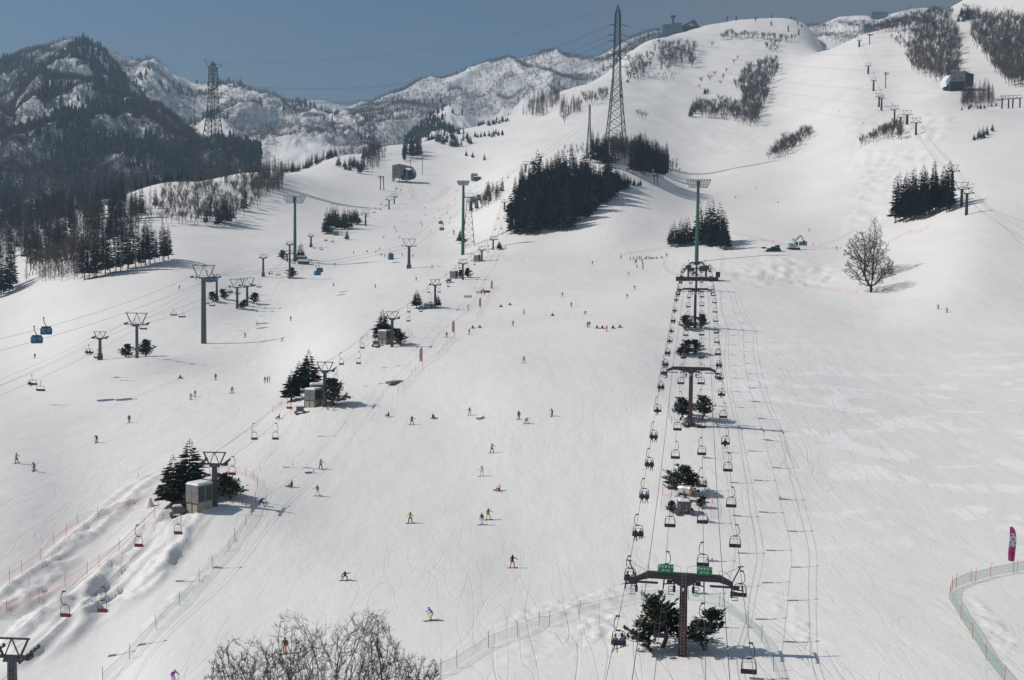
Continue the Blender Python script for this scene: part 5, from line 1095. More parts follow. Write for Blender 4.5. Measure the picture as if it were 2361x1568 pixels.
# ---------------------------------------------------------------- people
def skel(pose):
    J={'pel':(0,0,.93),'spi':(0,0,1.12),'che':(0,0,1.33),'nec':(0,0,1.47),'hea':(0,-.01,1.58),'top':(0,0,1.70)}
    for s,n in ((-1,'L'),(1,'R')):
        J.update({'sh'+n:(.18*s,0,1.40),'el'+n:(.27*s,.04,1.14),'wr'+n:(.28*s,-.06,.90),'ha'+n:(.28*s,-.10,.80),'hi'+n:(.10*s,0,.88),'kn'+n:(.12*s,-.05,.48),'an'+n:(.12*s,0,.10),'to'+n:(.13*s,-.17,.04)})
    def U(**k): J.update(k)
    if pose=='ride':
        U(anL=(-.27,.02,.10),anR=(.27,.02,.10),toL=(-.29,-.14,.06),toR=(.29,-.14,.06),knL=(-.24,-.12,.46),knR=(.24,-.12,.46),pel=(0,.03,.84),hiL=(-.11,.03,.80),hiR=(.11,.03,.80))
        for k in ('spi','che','nec','hea','top','shL','shR'): x,y,z=J[k]; J[k]=(x,y-.03,z-.09)
        U(elL=(-.40,-.04,1.14),wrL=(-.56,-.12,.98),haL=(-.63,-.14,.95),elR=(.34,-.02,1.06),wrR=(.42,-.12,.86),haR=(.45,-.15,.79))
    if pose=='arms':
        U(anL=(-.28,.02,.10),anR=(.28,.02,.10),toL=(-.30,-.14,.06),toR=(.30,-.14,.06),knL=(-.23,-.10,.48),knR=(.23,-.10,.48),pel=(0,.02,.88),hiL=(-.11,.02,.84),hiR=(.11,.02,.84),elR=(.42,0,1.24),wrR=(.66,-.04,1.10),haR=(.74,-.05,1.05),elL=(-.26,.02,1.12),wrL=(-.26,-.10,.90),haL=(-.26,-.13,.82))
    if pose=='ski':
        for k,(dy,dz) in {'spi':(-.06,-.10),'che':(-.20,-.17),'nec':(-.28,-.20),'hea':(-.36,-.21),'top':(-.36,-.17),'shL':(-.20,-.18),'shR':(-.20,-.18)}.items(): x,y,z=J[k]; J[k]=(x,y+dy,z+dz)
        U(pel=(0,.10,.82),hiL=(-.10,.10,.78),hiR=(.10,.10,.78),knL=(-.12,-.16,.44),knR=(.12,-.16,.44),elL=(-.34,-.22,1.02),elR=(.34,-.22,1.02),wrL=(-.36,-.46,.96),wrR=(.36,-.46,.96),haL=(-.35,-.54,.96),haR=(.35,-.54,.96))
    if pose=='crouch':
        for k,(dy,dz) in {'spi':(-.04,-.34),'che':(-.18,-.46),'nec':(-.27,-.50),'hea':(-.35,-.52),'top':(-.36,-.47),'shL':(-.18,-.47),'shR':(-.18,-.47)}.items(): x,y,z=J[k]; J[k]=(x,y+dy,z+dz)
        U(pel=(0,.16,.55),hiL=(-.10,.15,.52),hiR=(.10,.15,.52),knL=(-.26,-.22,.46),knR=(.26,-.22,.46),anL=(-.27,.0,.10),anR=(.27,.0,.10),toL=(-.29,-.16,.06),toR=(.29,-.16,.06),elL=(-.38,-.2,.70),wrL=(-.46,-.34,.48),haL=(-.50,-.38,.40),elR=(.40,-.1,.86),wrR=(.62,-.1,.94),haR=(.70,-.1,.98))
    if pose=='sit':
        dz=-.72
        for k in ('spi','che','nec','hea','top','shL','shR'): x,y,z=J[k]; J[k]=(x,y+.05,z+dz)
        U(pel=(0,.06,.16),hiL=(-.11,.04,.15),hiR=(.11,.04,.15),knL=(-.22,-.34,.40),knR=(.22,-.34,.40),anL=(-.26,-.62,.10),anR=(.26,-.62,.10),toL=(-.27,-.72,.22),toR=(.27,-.72,.22),elL=(-.28,-.05,.46),wrL=(-.22,-.28,.44),haL=(-.18,-.34,.44),elR=(.28,-.05,.46),wrR=(.22,-.28,.44),haR=(.18,-.34,.44))
    if pose=='lie':
        U(pel=(0,0,.14),spi=(0,.20,.18),che=(0,.38,.27),nec=(0,.47,.36),hea=(0,.54,.45),top=(0,.57,.57),shL=(-.18,.40,.32),shR=(.18,.40,.32),hiL=(-.1,-.04,.13),hiR=(.1,-.04,.13),knL=(-.17,-.46,.18),knR=(.17,-.46,.18),anL=(-.24,-.86,.10),anR=(.24,-.86,.10),toL=(-.24,-.92,.24),toR=(.24,-.92,.24),elL=(-.30,.52,.12),wrL=(-.34,.40,.04),haL=(-.36,.34,.03),elR=(.30,.52,.12),wrR=(.34,.40,.04),haR=(.36,.34,.03))
    if pose=='chair':
        dz=-.86
        for k in ('spi','che','nec','hea','top','shL','shR'): x,y,z=J[k]; J[k]=(x,y+.02,z+dz)
        U(pel=(0,0,.07),hiL=(-.10,0,.06),hiR=(.10,0,.06),knL=(-.11,-.44,.08),knR=(.11,-.44,.08),anL=(-.11,-.46,-.36),anR=(.11,-.46,-.36),toL=(-.11,-.62,-.42),toR=(.11,-.62,-.42),elL=(-.25,-.08,.30),wrL=(-.16,-.30,.20),haL=(-.13,-.37,.20),elR=(.25,-.08,.30),wrR=(.16,-.30,.20),haR=(.13,-.37,.20))
    return J
RAD={'pel':.135,'spi':.145,'che':.155,'nec':.065,'hea':.105,'top':.07,'sh':.075,'el':.058,'wr':.045,'ha':.045,'hi':.105,'kn':.082,'an':.068,'to':.055}
BON=[('pel','spi','j'),('spi','che','j'),('che','nec','j'),('nec','hea','h'),('hea','top','c')]
for n in 'LR': BON+= [('che','sh'+n,'j'),('sh'+n,'el'+n,'j'),('el'+n,'wr'+n,'j'),('wr'+n,'ha'+n,'g'),('pel','hi'+n,'p'),('hi'+n,'kn'+n,'p'),('kn'+n,'an'+n,'p'),('an'+n,'to'+n,'g')]
REG={'j':0,'p':1,'h':2,'c':3,'g':4}
def body_mesh(pose):
    J=skel(pose); ks=list(J); me=bpy.data.meshes.new('tmp'); me.from_pydata([J[k] for k in ks],[(ks.index(a),ks.index(b)) for a,b,_ in BON],[])
    o=bpy.data.objects.new('tmp',me); COL.objects.link(o); sk=o.modifiers.new('s','SKIN'); sk.use_smooth_shade=True; ss=o.modifiers.new('u','SUBSURF'); ss.levels=1; ss.render_levels=1
    for i,k in enumerate(ks):
        r=RAD.get(k) or RAD[k[:2]]; v=me.skin_vertices[0].data[i]; v.radius=(r,r*.82) if k in('spi','che','pel') else (r,r); v.use_root=(k=='pel')
    dg=bpy.context.evaluated_depsgraph_get(); m=bpy.data.meshes.new_from_object(o.evaluated_get(dg)); bpy.data.objects.remove(o)
    seg=[(Vector(J[a]),Vector(J[b]),REG[r]) for a,b,r in BON]; mi=[]
    for p in m.polygons:
        c=p.center; best=(9,0)
        for a,b,r in seg:
            d=b-a; t=max(0,min(1,(c-a).dot(d)/d.length_squared)); dd=(a+d*t-c).length
            if r in (2,3): dd*=1.1
            if dd<best[0]: best=(dd,r)
        mi.append(best[1])
    m.materials.clear()
    for _ in range(5): m.materials.append(None)
    m.polygons.foreach_set('material_index',mi); m.polygons.foreach_set('use_smooth',[True]*len(mi)); m.name='person_'+pose
    return m,J
POSES={p:body_mesh(p) for p in ('stand','ride','arms','ski','crouch','sit','lie','chair')}
COLS={'black':(.016,.017,.022),'dark':(.03,.032,.04),'navy':(.02,.03,.07),'white':(.70,.70,.70),'cream':(.50,.47,.38),'grey':(.18,.18,.19),'tan':(.38,.30,.20),'blue':(.04,.18,.50),'cyan':(.03,.35,.50),'teal':(.03,.22,.25),'red':(.42,.03,.04),'maroon':(.18,.02,.04),'pink':(.62,.10,.22),'purple':(.33,.07,.36),'orange':(.70,.16,.03),'yellow':(.60,.45,.04),'lime':(.45,.60,.05),'green':(.05,.28,.08),'olive':(.16,.17,.05),'brown':(.16,.07,.04),'skin':(.45,.26,.18),'lavender':(.25,.24,.42),'salmon':(.60,.25,.15)}
def cm(c): return mat('cloth_'+c if c!='skin' else 'skin',COLS[c],.8)
def board_mesh(L=1.5,W=.27):
    mb=MB(); pr=[]
    for t in np.linspace(-1,1,15):
        w=W/2*(1-.18*math.cos(t*1.5)) if abs(t)<.85 else W/2*math.sqrt(max(0,1-((abs(t)-.85)/.15)**2))
        pr.append((t*L/2,w,.0+.05*max(0,(abs(t)-.75)/.25)**2))
    vs=[];n=len(pr)
    for z in (0,.03):
        vs+=[(x,-w,h+z) for x,w,h in pr]; vs+=[(x,w,h+z) for x,w,h in pr]
    f=[]
    for i in range(n-1): f+=[(i,i+1,n+i+1,n+i)[::-1],(2*n+i,2*n+i+1,3*n+i+1,3*n+i),(i,i+1,2*n+i+1,2*n+i),(n+i,3*n+i,3*n+i+1,n+i+1)]
    mb.add(vs,f); return mb
def ski_mesh():
    mb=MB()
    for i in range(6):
        y0,y1=-.95+.32*i,-.63+.32*i; z0=.08*max(0,(abs(y0)-.7)/.25) if y0<0 else 0
        mb.add([(-.045,y0,z0),(.045,y0,z0),(.045,y1,0),(-.045,y1,0),(-.045,y0,z0+.03),(.045,y0,z0+.03),(.045,y1,.03),(-.045,y1,.03)],[(0,1,2,3)[::-1],(4,5,6,7),(0,1,5,4),(1,2,6,5),(2,3,7,6),(3,0,4,7)])
    return mb
BOARDS={};
def board(c):
    if c not in BOARDS: BOARDS[c]=board_mesh().mesh('snowboard_'+c,cm(c))
    return BOARDS[c]
SKI=ski_mesh().mesh('ski',cm('dark')); 
pm=MB(); pm.bar((0,0,0),(0,0,1.1),.012); pm.prism([(.05*math.cos(k),.05*math.sin(k)) for k in range(6)],'z',.08,.09); POLE=pm.mesh('ski_pole',cm('dark'))
hm=MB()
for a,b,r1,r2 in ((.0,.06,.125,.122),(.06,.12,.122,.09),(.12,.15,.09,.03)): hm.tube([(0,0,a),(0,0,b)],[r1,r2],10)
HATM={}
def hat(c):
    if c not in HATM: m=hm.mesh('hat_'+c,cm(c),True); HATM[c]=m
    return HATM[c]
def person(pos,pose,jac,pan,rz,label,gear='board',gcol='dark',hatc=None,group=None,h=1.0,tilt=(0,0)):
    m,J=POSES[pose]; o=inst('person',m,None,pos,(tilt[0],tilt[1],rz),h,label=label,cat='person',group=group)
    for i,c in enumerate((jac,pan,'skin',hatc or 'black','black')):
        o.material_slots[i].link='OBJECT'; o.material_slots[i].material=cm(c)
    hx,hy,hz=J['hea']; inst('hat',hat(hatc or 'black'),o,(hx,hy+.01,hz+.01))
    if gear=='board':
        a=(np.array(J['anL'])+J['anR'])/2
        if pose in('sit','lie'): inst('snowboard',board(gcol),o,(a[0],a[1]-.06,a[2]+.02),(R(-62),0,0))
        elif pose=='chair': inst('snowboard',board(gcol),o,(a[0]+.1,a[1]-.1,a[2]-.12),(R(12),R(14),R(20)))
        elif pose=='stand': inst('snowboard',board(gcol),o,(.1,-.02,.0),(0,0,R(8)))
        else: inst('snowboard',board(gcol),o,(0,-.04,.0))
    if gear=='skis':
        for s in 'LR': a=J['an'+s]; inst('ski',SKI,o,(a[0],a[1]-.05,max(0,a[2]-.10) if pose!='chair' else a[2]-.12),(R(-8) if pose=='chair' else 0,0,R(6 if s=='L' else -6)))
        if pose!='chair':
            for s in 'LR': a=J['ha'+s]; inst('ski_pole',POLE,o,(a[0],a[1]+.35,max(0,a[2]-1.0)),(R(18),0,0))
    return o
PP='stand arms ride ski crouch sit lie chair'.split()
# crop, x, y (feet), pose, jacket, trousers, heading, gear, gear colour, hat, words for the label
PEOPLE=[
('F',300,73,'stand','black','black',0,'board','dark',None,'standing alone near the far left below the gondola cabins'),
('F',1547,243,'sit','salmon','grey',20,'board','dark',None,'sitting on the left piste right of the wide tower shadow'),
('F',1852,258,'stand','black','black',0,'board','dark',None,'standing upright on the left piste'),
('F',1638,427,'ski','cyan','cyan',30,'skis','dark',None,'skiing closely beside another on the left piste'),
('F',1674,402,'ski','black','cream',30,'skis','dark',None,'skiing right behind the bright blue skier'),
('F',1992,372,'ride','navy','black',160,'skis','dark',None,'gliding alone on the left piste below two standing people'),
('F',2275,287,'stand','black','cream',0,None,'dark',None,'standing beside a person all in white'),
('F',2312,282,'stand','white','white',0,None,'dark',None,'standing beside an upright snowboard'),
('F',1110,627,'stand','black','black',20,'board','dark',None,'coming down alone left of the second red chair tower'),
('F',830,795,'ski','navy','dark',0,'skis','dark',None,'skiing alone above the left nets'),
('F',142,973,'arms','cream','dark',70,'board','dark',None,'at the left edge, paler one of two'),
('F',292,1038,'ski','grey','dark',10,'skis','dark',None,'near the left edge, darker one of two'),
('F',2245,1335,'crouch','navy','navy',40,None,'dark',None,'kneeling on the snow by the orange net'),
('G',1190,573,'sit','black','black',300,'board','yellow',None,'sitting with a yellow board, leftmost of the middle line'),
('G',1390,643,'arms','black','black',10,'board','grey',None,'walking past below two sitting snowboarders'),
('G',1572,588,'sit','teal','black',20,'board','grey',None,'sitting on the middle piste facing the camera'),
('G',1884,563,'ride','cyan','cream',30,'board','white','cyan','riding above a fallen snowboarder'),
('G',1985,592,'lie','black','black',300,'board','red',None,'lying back with a red board'),
('G',2308,597,'stand','black','black',0,'board','grey',None,'standing in the middle piste beside a bent rider'),
('G',608,1025,'arms','lavender','dark',340,'board','dark',None,'stretching one arm above a fallen friend'),
('G',522,1058,'lie','white','dark',300,'board','teal',None,'lying on the snow with a greenish board'),
('G',358,1175,'sit','maroon','black',330,'board','dark',None,'sitting left of the pink rider'),
('G',578,1255,'arms','pink','white',200,'board','dark',None,'riding on the lower left piste'),
('G',250,592,'sit','dark','navy',300,'board','salmon',None,'sitting below the second red chair tower'),
('G',2078,885,'arms','cream','black',0,'board','dark',None,'riding toward the camera on the middle piste'),
('G',1990,1085,'arms','white','white',190,'board','orange',None,'all in white, with one arm stretched out'),
('G',2140,1208,'sit','cream','black',320,'board','red','cream','sitting with a red board'),
('G',1375,1487,'ride','yellow','black',20,'board','grey',None,'riding on the lower middle piste'),
('G',2045,1458,'arms','green','lime',20,'board','dark','pink','with a pink hat, riding just above another rider'),
('G',1990,1502,'stand','navy','white',0,'board','black',None,'behind a big black board'),
('H',205,113,'arms','tan','blue',180,'board','dark',None,'gliding alone in the centre of the piste'),
('H',228,633,'crouch','grey','red',10,'board','dark',None,'bending forward beside the standing black rider'),
('H',447,568,'ski','orange','black',330,'skis','dark',None,'skiing with poles on the middle piste'),
('J',2253,605,'arms','black','orange',10,'board','brown',None,'riding with one arm out near the nearest brown tower'),
('J',815,712,'crouch','black','grey',10,'board','teal',None,'squatting low on a teal board'),
('J',1560,1058,'ski','purple','lime',290,'skis','black','grey','skiing on the lowest part of the piste'),
('J',300,1345,'stand','brown','orange',0,'board','dark',None,'seen through the bare tree at the bottom'),
('L',1487,1600,'ski','purple','white',40,'skis','dark','white','cut off by the bottom edge of the picture'),
('C',793,768,'stand','dark','dark',0,'board','dark',None,'alone on the wide middle piste below the grove'),
('C',1038,719,'stand','dark','navy',0,'board','dark',None,'standing by a pole left of the queue'),
('C',1118,733,'stand','orange','orange',0,'board','dark',None,'at the left of the queue'),
('C',1145,728,'stand','tan','dark',0,'board','dark',None,'second from left in the queue'),
('C',1176,726,'stand','blue','navy',0,'board','dark',None,'in the middle of the queue'),
('C',1198,726,'stand','green','dark',0,'board','dark',None,'in the queue right of the blue person'),
('C',1212,728,'stand','teal','dark',0,'board','dark',None,'at the right of the standing queue'),
('C',1161,757,'stand','salmon','dark',0,'board','dark',None,'below the queue, left of a pair'),
('C',1170,756,'stand','navy','dark',0,'board','dark',None,'below the queue, right of a pair'),
('C',1221,755,'stand','navy','maroon',0,'board','dark',None,'topmost of a column of people below the queue'),
('C',1227,783,'stand','red','dark',0,'board','dark',None,'in the middle of the column below the queue'),
('C',1227,810,'stand','brown','dark',0,'board','dark',None,'lowest of the column below the queue'),
('C',1176,801,'stand','maroon','dark',0,'board','dark',None,'standing on a board left of the column'),
('C',1105,865,'stand','grey','white',0,'board','dark',None,'on the piste below the queue'),
('C',1157,985,'arms','navy','maroon',200,'board','dark',None,'turning on the right side of the piste'),
('C',1092,1063,'arms','brown','white',170,'board','dark',None,'riding below the turning navy rider'),
('C',535,1045,'stand','olive','red',0,'board','dark',None,'in the upper middle of the piste'),
('C',612,1133,'stand','red','dark',0,'board','dark',None,'upright right of the olive rider'),
('C',732,1198,'crouch','dark','navy',0,'board','dark',None,'bending above the sitting group'),
('C',205,1198,'arms','white','black',0,'board','dark',None,'left of the maroon sitter'),
('C',451,1210,'sit','maroon','maroon',0,'board','dark',None,'sitting alone in the piste centre'),
('C',112,1297,'stand','pink','red',0,'board','dark',None,'with red trousers on the left of the piste'),
('C',752,1311,'stand','maroon','maroon',0,'board','dark',None,'leftmost of the seated group, standing'),
('C',768,1306,'stand','black','yellow',0,None,'dark',None,'close behind the maroon person by the seated group'),
('C',833,1318,'sit','grey','dark',0,'board','tan',None,'first sitter of the seated group'),
('C',878,1319,'sit','maroon','navy',0,'board','red',None,'second sitter of the seated group'),
('C',915,1344,'stand','salmon','salmon',0,'board','dark',None,'standing in front of the seated group'),
('C',970,1318,'sit','navy','navy',0,'board','dark',None,'third sitter of the seated group'),
('C',1029,1310,'sit','cream','navy',0,'board','dark',None,'rightmost sitter of the seated group'),
('C',1246,722,'sit','salmon','dark',0,'board','dark',None,'first sitter right of the queue'),
('C',1289,718,'sit','black','dark',0,'board','dark',None,'second sitter right of the queue'),
('C',1312,718,'sit','red','dark',0,'board','dark',None,'third sitter right of the queue'),
('C',1343,717,'sit','maroon','dark',0,'board','dark',None,'fourth sitter right of the queue'),
('C',1386,713,'sit','navy','navy',0,'board','dark',None,'last sitter right of the queue'),
('C',1258,722,'stand','tan','tan',0,None,'dark',None,'walking right of the queue, left one'),('C',1272,722,'stand','white','tan',0,None,'dark',None,'walking right of the queue, right one'),
('C',1432,702,'stand','navy','navy',0,None,'dark',None,'by the net left of the loading station'),
('C',2022,200,'ski','dark','dark',0,'skis','dark',None,'tiny, in the bowl right of the right mast, lower'),
('C',2198,118,'ski','dark','brown',0,'skis','dark',None,'tiny, in the bowl right of the right mast, upper'),
('E',240,243,'ski','dark','dark',0,'skis','dark',None,'tiny, on the right bowl above the excavator'),
('E',505,485,'ski','dark','tan',0,'skis','dark',None,'coming down above the excavator to the right'),
('E',372,571,'stand','black','dark',0,'board','dark',None,'standing just behind the excavator boom'),
('E',743,641,'stand','grey','grey',0,'skis','dark',None,'at the orange net left of the big bare trees'),
('E',1095,662,'stand','black','brown',0,'board','dark',None,'right of the bare trees at the orange net'),
('E',543,614,'stand','tan','white',0,None,'dark',None,'small, beside the blue board right of the excavator'),
('E',1618,1152,'ski','dark','navy',300,'skis','dark',None,'left one of two skiing alone on the right slope'),
('E',1693,1180,'ski','grey','dark',300,'skis','dark',None,'right one of two skiing alone on the right slope'),
('e',763,960,'ski','dark','dark',0,'skis','dark',None,'tiny, high on the right mogul slope'),('e',972,1062,'ski','grey','dark',0,'skis','dark',None,'tiny, on the right slope above the bare clumps'),('e',463,708,'sit','dark','dark',0,'board','dark',None,'tiny, far up on the long steep piste'),
('c',1387,988,'stand','red','dark',0,'skis','dark',None,'tiny, right of the big pylon'),
('B',60,1293,'arms','white','maroon',0,'board','dark',None,'in the left piste right of the gondola mast'),
('B',350,1252,'stand','olive','black',20,'board','dark',None,'upright right of the white rider on the left piste'),
('B',275,1430,'crouch','yellow','olive',200,'board','dark',None,'bending in a turn across the mast shadow'),
('A',2105,1397,'arms','olive','dark',200,'board','dark',None,'turning right of the gondola mast foot'),
('A',1540,982,'stand','blue','grey',0,'board','dark',None,'tiny, left of the gondola mast'),
('A',1685,902,'stand','tan','tan',0,'board','dark',None,'tiny and pale, just left of the gondola mast head'),
('B',718,956,'ski','dark','dark',0,'skis','dark',None,'skiing left of centre on the left piste'),
('B',1075,969,'ski','navy','navy',0,'skis','dark',None,'skiing right of the other on the left piste'),
('B',1427,908,'stand','navy','navy',0,'board','dark',None,'beside a gondola shadow on the middle piste'),
('B',890,679,'stand','black','black',0,'board','dark',None,'right of the floodlight mast shadow'),
('B',1007,660,'sit','navy','dark',0,'board','dark',None,'sitting above the row of small riders'),
('B',1080,670,'stand','yellow','tan',0,'board','dark',None,'pale yellow, above a row of small riders'),
('B',1113,646,'stand','grey','red',0,'board','dark',None,'left of the gondola pair over the middle piste'),
('B',1128,688,'sit','red','dark',0,'board','dark',None,'sitting left of the gondola pair'),
('B',1158,706,'stand','brown','navy',0,'board','dark',None,'standing close left of the gondola pair'),
('B',1307,698,'stand','grey','tan',0,'board','dark',None,'between the gondola pair and the mast'),
('B',1397,707,'ride','black','black',40,'board','dark',None,'right of the gondola mast on the middle piste'),
('B',1563,804,'stand','olive','tan',0,'board','dark',None,'by the shadow of the middle gondola mast'),
('B',730,781,'stand','grey','dark',0,'board','dark',None,'below the floodlight mast shadow'),
('B',1242,459,'stand','dark','olive',0,'board','dark',None,'right of the spruce plantation, upper'),('B',1257,491,'stand','dark','tan',0,'board','dark',None,'right of the spruce plantation, lower'),
('B',1148,541,'ski','dark','dark',0,'skis','dark',None,'leaning in a turn below the plantation'),('B',1286,544,'ski','grey','dark',0,'skis','dark',None,'turning right of another below the plantation'),
('B',1340,362,'stand','grey','salmon',0,'board','dark',None,'above the plantation in open snow'),
('B',1478,440,'stand','dark','navy',0,'board','dark',None,'left of the upper gondola pair, lower'),('B',1462,419,'stand','dark','grey',0,'board','dark',None,'left of the upper gondola pair, upper'),
('B',1552,491,'stand','green','tan',0,'board','dark',None,'left below the upper gondola pair'),('B',1583,378,'stand','brown','yellow',0,'board','dark',None,'left above the upper gondola pair'),
('B',1694,334,'ski','dark','navy',0,'skis','dark',None,'above the upper gondola pair'),('B',1718,376,'stand','brown','olive',0,'board','dark',None,'right of the upper gondola pair, higher'),
('B',1711,419,'stand','brown','tan',0,'board','dark',None,'right of the upper gondola pair, middle'),('B',1661,438,'stand','brown','dark',0,'board','dark',None,'right behind the upper gondola pair'),
('B',1500,285,'sit','dark','dark',0,'board','dark',None,'sitting high on the middle piste, upper left'),('B',1508,346,'sit','maroon','dark',0,'board','dark',None,'sitting high on the middle piste, lower left'),
('B',1623,306,'lie','brown','dark',0,'board','dark',None,'lying flat high on the middle piste'),('B',1700,260,'sit','brown','dark',0,'board','dark',None,'sitting high on the middle piste, right'),
('B',1762,218,'stand','maroon','brown',0,'board','dark',None,'standing left of the central floodlight mast'),('B',1698,130,'ski','brown','dark',0,'skis','dark',None,'below the far queue, left of two'),('B',1710,118,'ski','dark','dark',0,'skis','dark',None,'below the far queue, right of two'),
('B',1770,138,'sit','dark','brown',0,'board','dark',None,'sitting below the far queue'),('B',1945,101,'stand','brown','dark',0,'board','dark',None,'right of the central floodlight mast head'),('B',1890,138,'sit','brown','dark',0,'board','dark',None,'sitting right of the central mast head'),('B',2030,80,'stand','brown','dark',0,'board','dark',None,'near the far shed, left'),('B',2062,79,'stand','maroon','dark',0,'board','dark',None,'near the far shed, right'),
('B',1688,1396,'ride','navy','black',20,'board','dark','white','beside the second banner from the bottom'),
('B',1913,1318,'sit','black','brown',0,'board','tan',None,'left one of two sitting above the orange person'),('B',1973,1314,'sit','black','black',0,'board','tan',None,'right one of two sitting above the orange person'),
('B',1882,1371,'stand','orange','orange',350,'board','dark',None,'all in orange, near the snow park net'),
('B',1986,1024,'stand','dark','brown',0,'board','dark',None,'left of three at the snow park start'),('B',2001,1012,'stand','dark','yellow',0,None,'dark',None,'middle of three at the snow park start'),('B',2014,1032,'stand','red','maroon',0,'board','dark',None,'right of three at the snow park start'),
('B',1869,1140,'crouch','blue','blue',80,'board','dark',None,'crouching in the snow park'),('B',2155,1134,'sit','navy','dark',0,'board','dark',None,'left one of two sitting right of the snow park'),('B',2232,1118,'sit','maroon','dark',0,'board','dark',None,'right one of two sitting right of the snow park'),
]
PW={'stand':'standing','arms':'riding','ride':'riding','ski':'skiing','crouch':'crouching','sit':'sitting','lie':'lying','chair':'seated'}
usedlab={}
for (c,x,y,po,ja,pa,hd,ge,gc,hc,wd) in PEOPLE:
    px,py=q(c,x,y); b=hit(px,py)
    words=('%s jacket, %s trousers, %s'%(ja,pa,wd)).split(); lab='person in '+' '.join(words[:13])
    b=b+np.array((0,0,.02)); person(b,po,ja,pa,R(hd),lab,ge,gc,hc,'people on the pistes')
# upright snowboard beside the white person
b=hit(*q('F',2296,280)); tag(inst('snowboard',board('dark'),None,b+np.array((0,0,.78)),(0,R(88),R(90))),'dark snowboard standing upright between two people','snowboard')
# chair riders
rr=random.Random(3); K=0
RC={('OL',0,'a'):('tan','dark','maroon'),('OL',0,'b'):('blue','dark','black'),('OL',1,'a'):('black','dark','black'),('OL',1,'b'):('tan','dark','black'),('OL',2,'a'):('black','dark','white'),('OL',2,'b'):('navy','dark','white'),('OL',3,'a'):('purple','dark','black'),('OL',3,'b'):('purple','dark','black'),('OL',4,'a'):('navy','maroon','black'),('OL',4,'b'):('navy','green','pink'),('OL',5,'a'):('navy','black','black'),('OL',5,'b'):('pink','black','pink'),('OL',6,'a'):('red','red','black'),('OL',8,'a'):('tan','tan','tan'),('OR',7,'a'):('olive','olive','black'),('OR',5,'a'):('navy','black','black'),('OR',9,'b'):('pink','dark','black')}
ordn=['lowest','second','third','fourth','fifth','sixth','seventh','eighth','ninth','tenth']+['%dth'%k for k in range(11,40)]
for (p,rz,nm,i,ch,single,dr) in RIDERS:
    ja,pa,ha=RC.get((nm,i,ch),(rr.choice(['black','navy','dark','navy','maroon','grey']),rr.choice(['dark','black','navy']),rr.choice(['black','black','white','maroon'])))
    x={'a':-.3,'b':.3,'c':.0}[ch] if not single else -.05
    if nm=='Q': x={'a':-.65,'b':.1,'c':.7}[ch]
    c_,s_=math.cos(rz),math.sin(rz); off=np.array((x*c_-.2*s_,x*s_+.2*c_,-dr+.02))
    where={'a':'left seat','b':'right seat','c':'middle seat'}[ch] if not single else 'alone'
    cn={'OL':'outer left black rope','OR':'outer right black rope','Q':'left wide chairlift'}[nm]
    person(p+off,'chair',ja,pa,rz+math.pi,'%s rider in a %s jacket, %s of the %s chair, %s'%(ja if ja!='black' else 'dark',ja,where,ordn[i],cn) if False else 'person in %s jacket with %s hat, %s of %s chair, %s'%(ja,ha,where,ordn[i],cn),rr.choice(['board','skis']) ,rr.choice(['dark','grey','black']),ha,'riders on the chairs')
# ---------------------------------------------------------------- nets
def net_mat(name,c,a):
    m=bpy.data.materials.new(name); m.use_nodes=True; t=m.node_tree; b=t.nodes['Principled BSDF']; b.inputs['Base Color'].default_value=(*c,1); b.inputs['Roughness'].default_value=.9; b.inputs['Alpha'].default_value=a; return m
N_OR=net_mat('orange_net',(.75,.22,.14),.10); N_GR=net_mat('green_net',(.12,.33,.24),.15); N_G2=net_mat('dense_green_net',(.10,.33,.20),.30)
M_PO=mat('orange_pole',(.62,.10,.05),.6); M_PB=mat('blue_pole',(.03,.06,.14),.6); M_LINE=mat('net_line',(.12,.22,.18),.7)
def dense(pts,step=3.0):
    o=[]
    for a,b in zip(pts[:-1],pts[1:]):
        L=math.hypot(b[0]-a[0],b[1]-a[1]); n=max(1,int(L/step))
        for k in range(n): t=k/n; o.append((a[0]+(b[0]-a[0])*t,a[1]+(b[1]-a[1])*t))
    return o+[pts[-1]]
def fence(pix,nm,pm,label,h=1.15,ph=1.7,poles=None,lift=.0,posts_all=True):
    G=[hit(*p) for p in pix]; o=G[0]; e=empty('safety_net',o,label=label,cat='safety net',group='safety nets')
    ground=[]
    for a,b in zip(G[:-1],G[1:]):
        n=max(2,int(np.linalg.norm(b-a)/1.5))
        for k in range(n): p=a+(b-a)*k/n; ground.append(np.array((p[0],p[1],G1(p[0],p[1]))))
    ground.append(G[-1]); vs=[];fs=[]
    for i,p in enumerate(ground):
        w_=.12*math.sin(i*1.7); vs+=[p-o+(0,0,.12+lift),p-o+(0,0,h+.06*math.sin(i*.9))]
    for i in range(len(ground)-1): fs.append((2*i,2*i+2,2*i+3,2*i+1))
    mb=MB(); mb.add(vs,fs); net=inst('net',mb.mesh('net',nm),e)
    mb=MB(); mb.tube([vs[2*i+1] for i in range(len(ground))],.016,3); inst('top_line',mb.mesh('net_line',M_LINE if nm is not N_OR else M_PO),e)
    for i,p in enumerate(G):
        mb=MB(); d=p-o; tl=rng.uniform(-.12,.12); mb.bar((d[0],d[1],d[2]-.3),(d[0]+tl,d[1],d[2]+ph),.024+.00003*p[1],n=5); inst('pole',mb.mesh('net_pole',pm),e)
def qq(c,l): return [q(c,x,y) for x,y in l]
fence(qq('L',[(-80,800),(80,735),(190,655),(345,545),(465,412),(567,330),(670,235),(840,178),(1105,98),(1375,18)]),N_OR,M_PO,'orange net running down the far left along a trench')
fence(qq('L',[(-100,1000),(57,992),(335,905),(563,775),(745,662),(848,597),(1025,458),(1235,272),(1325,172),(1365,100)]),N_OR,M_PO,'orange net between the piste and the torn up snow at lower left')
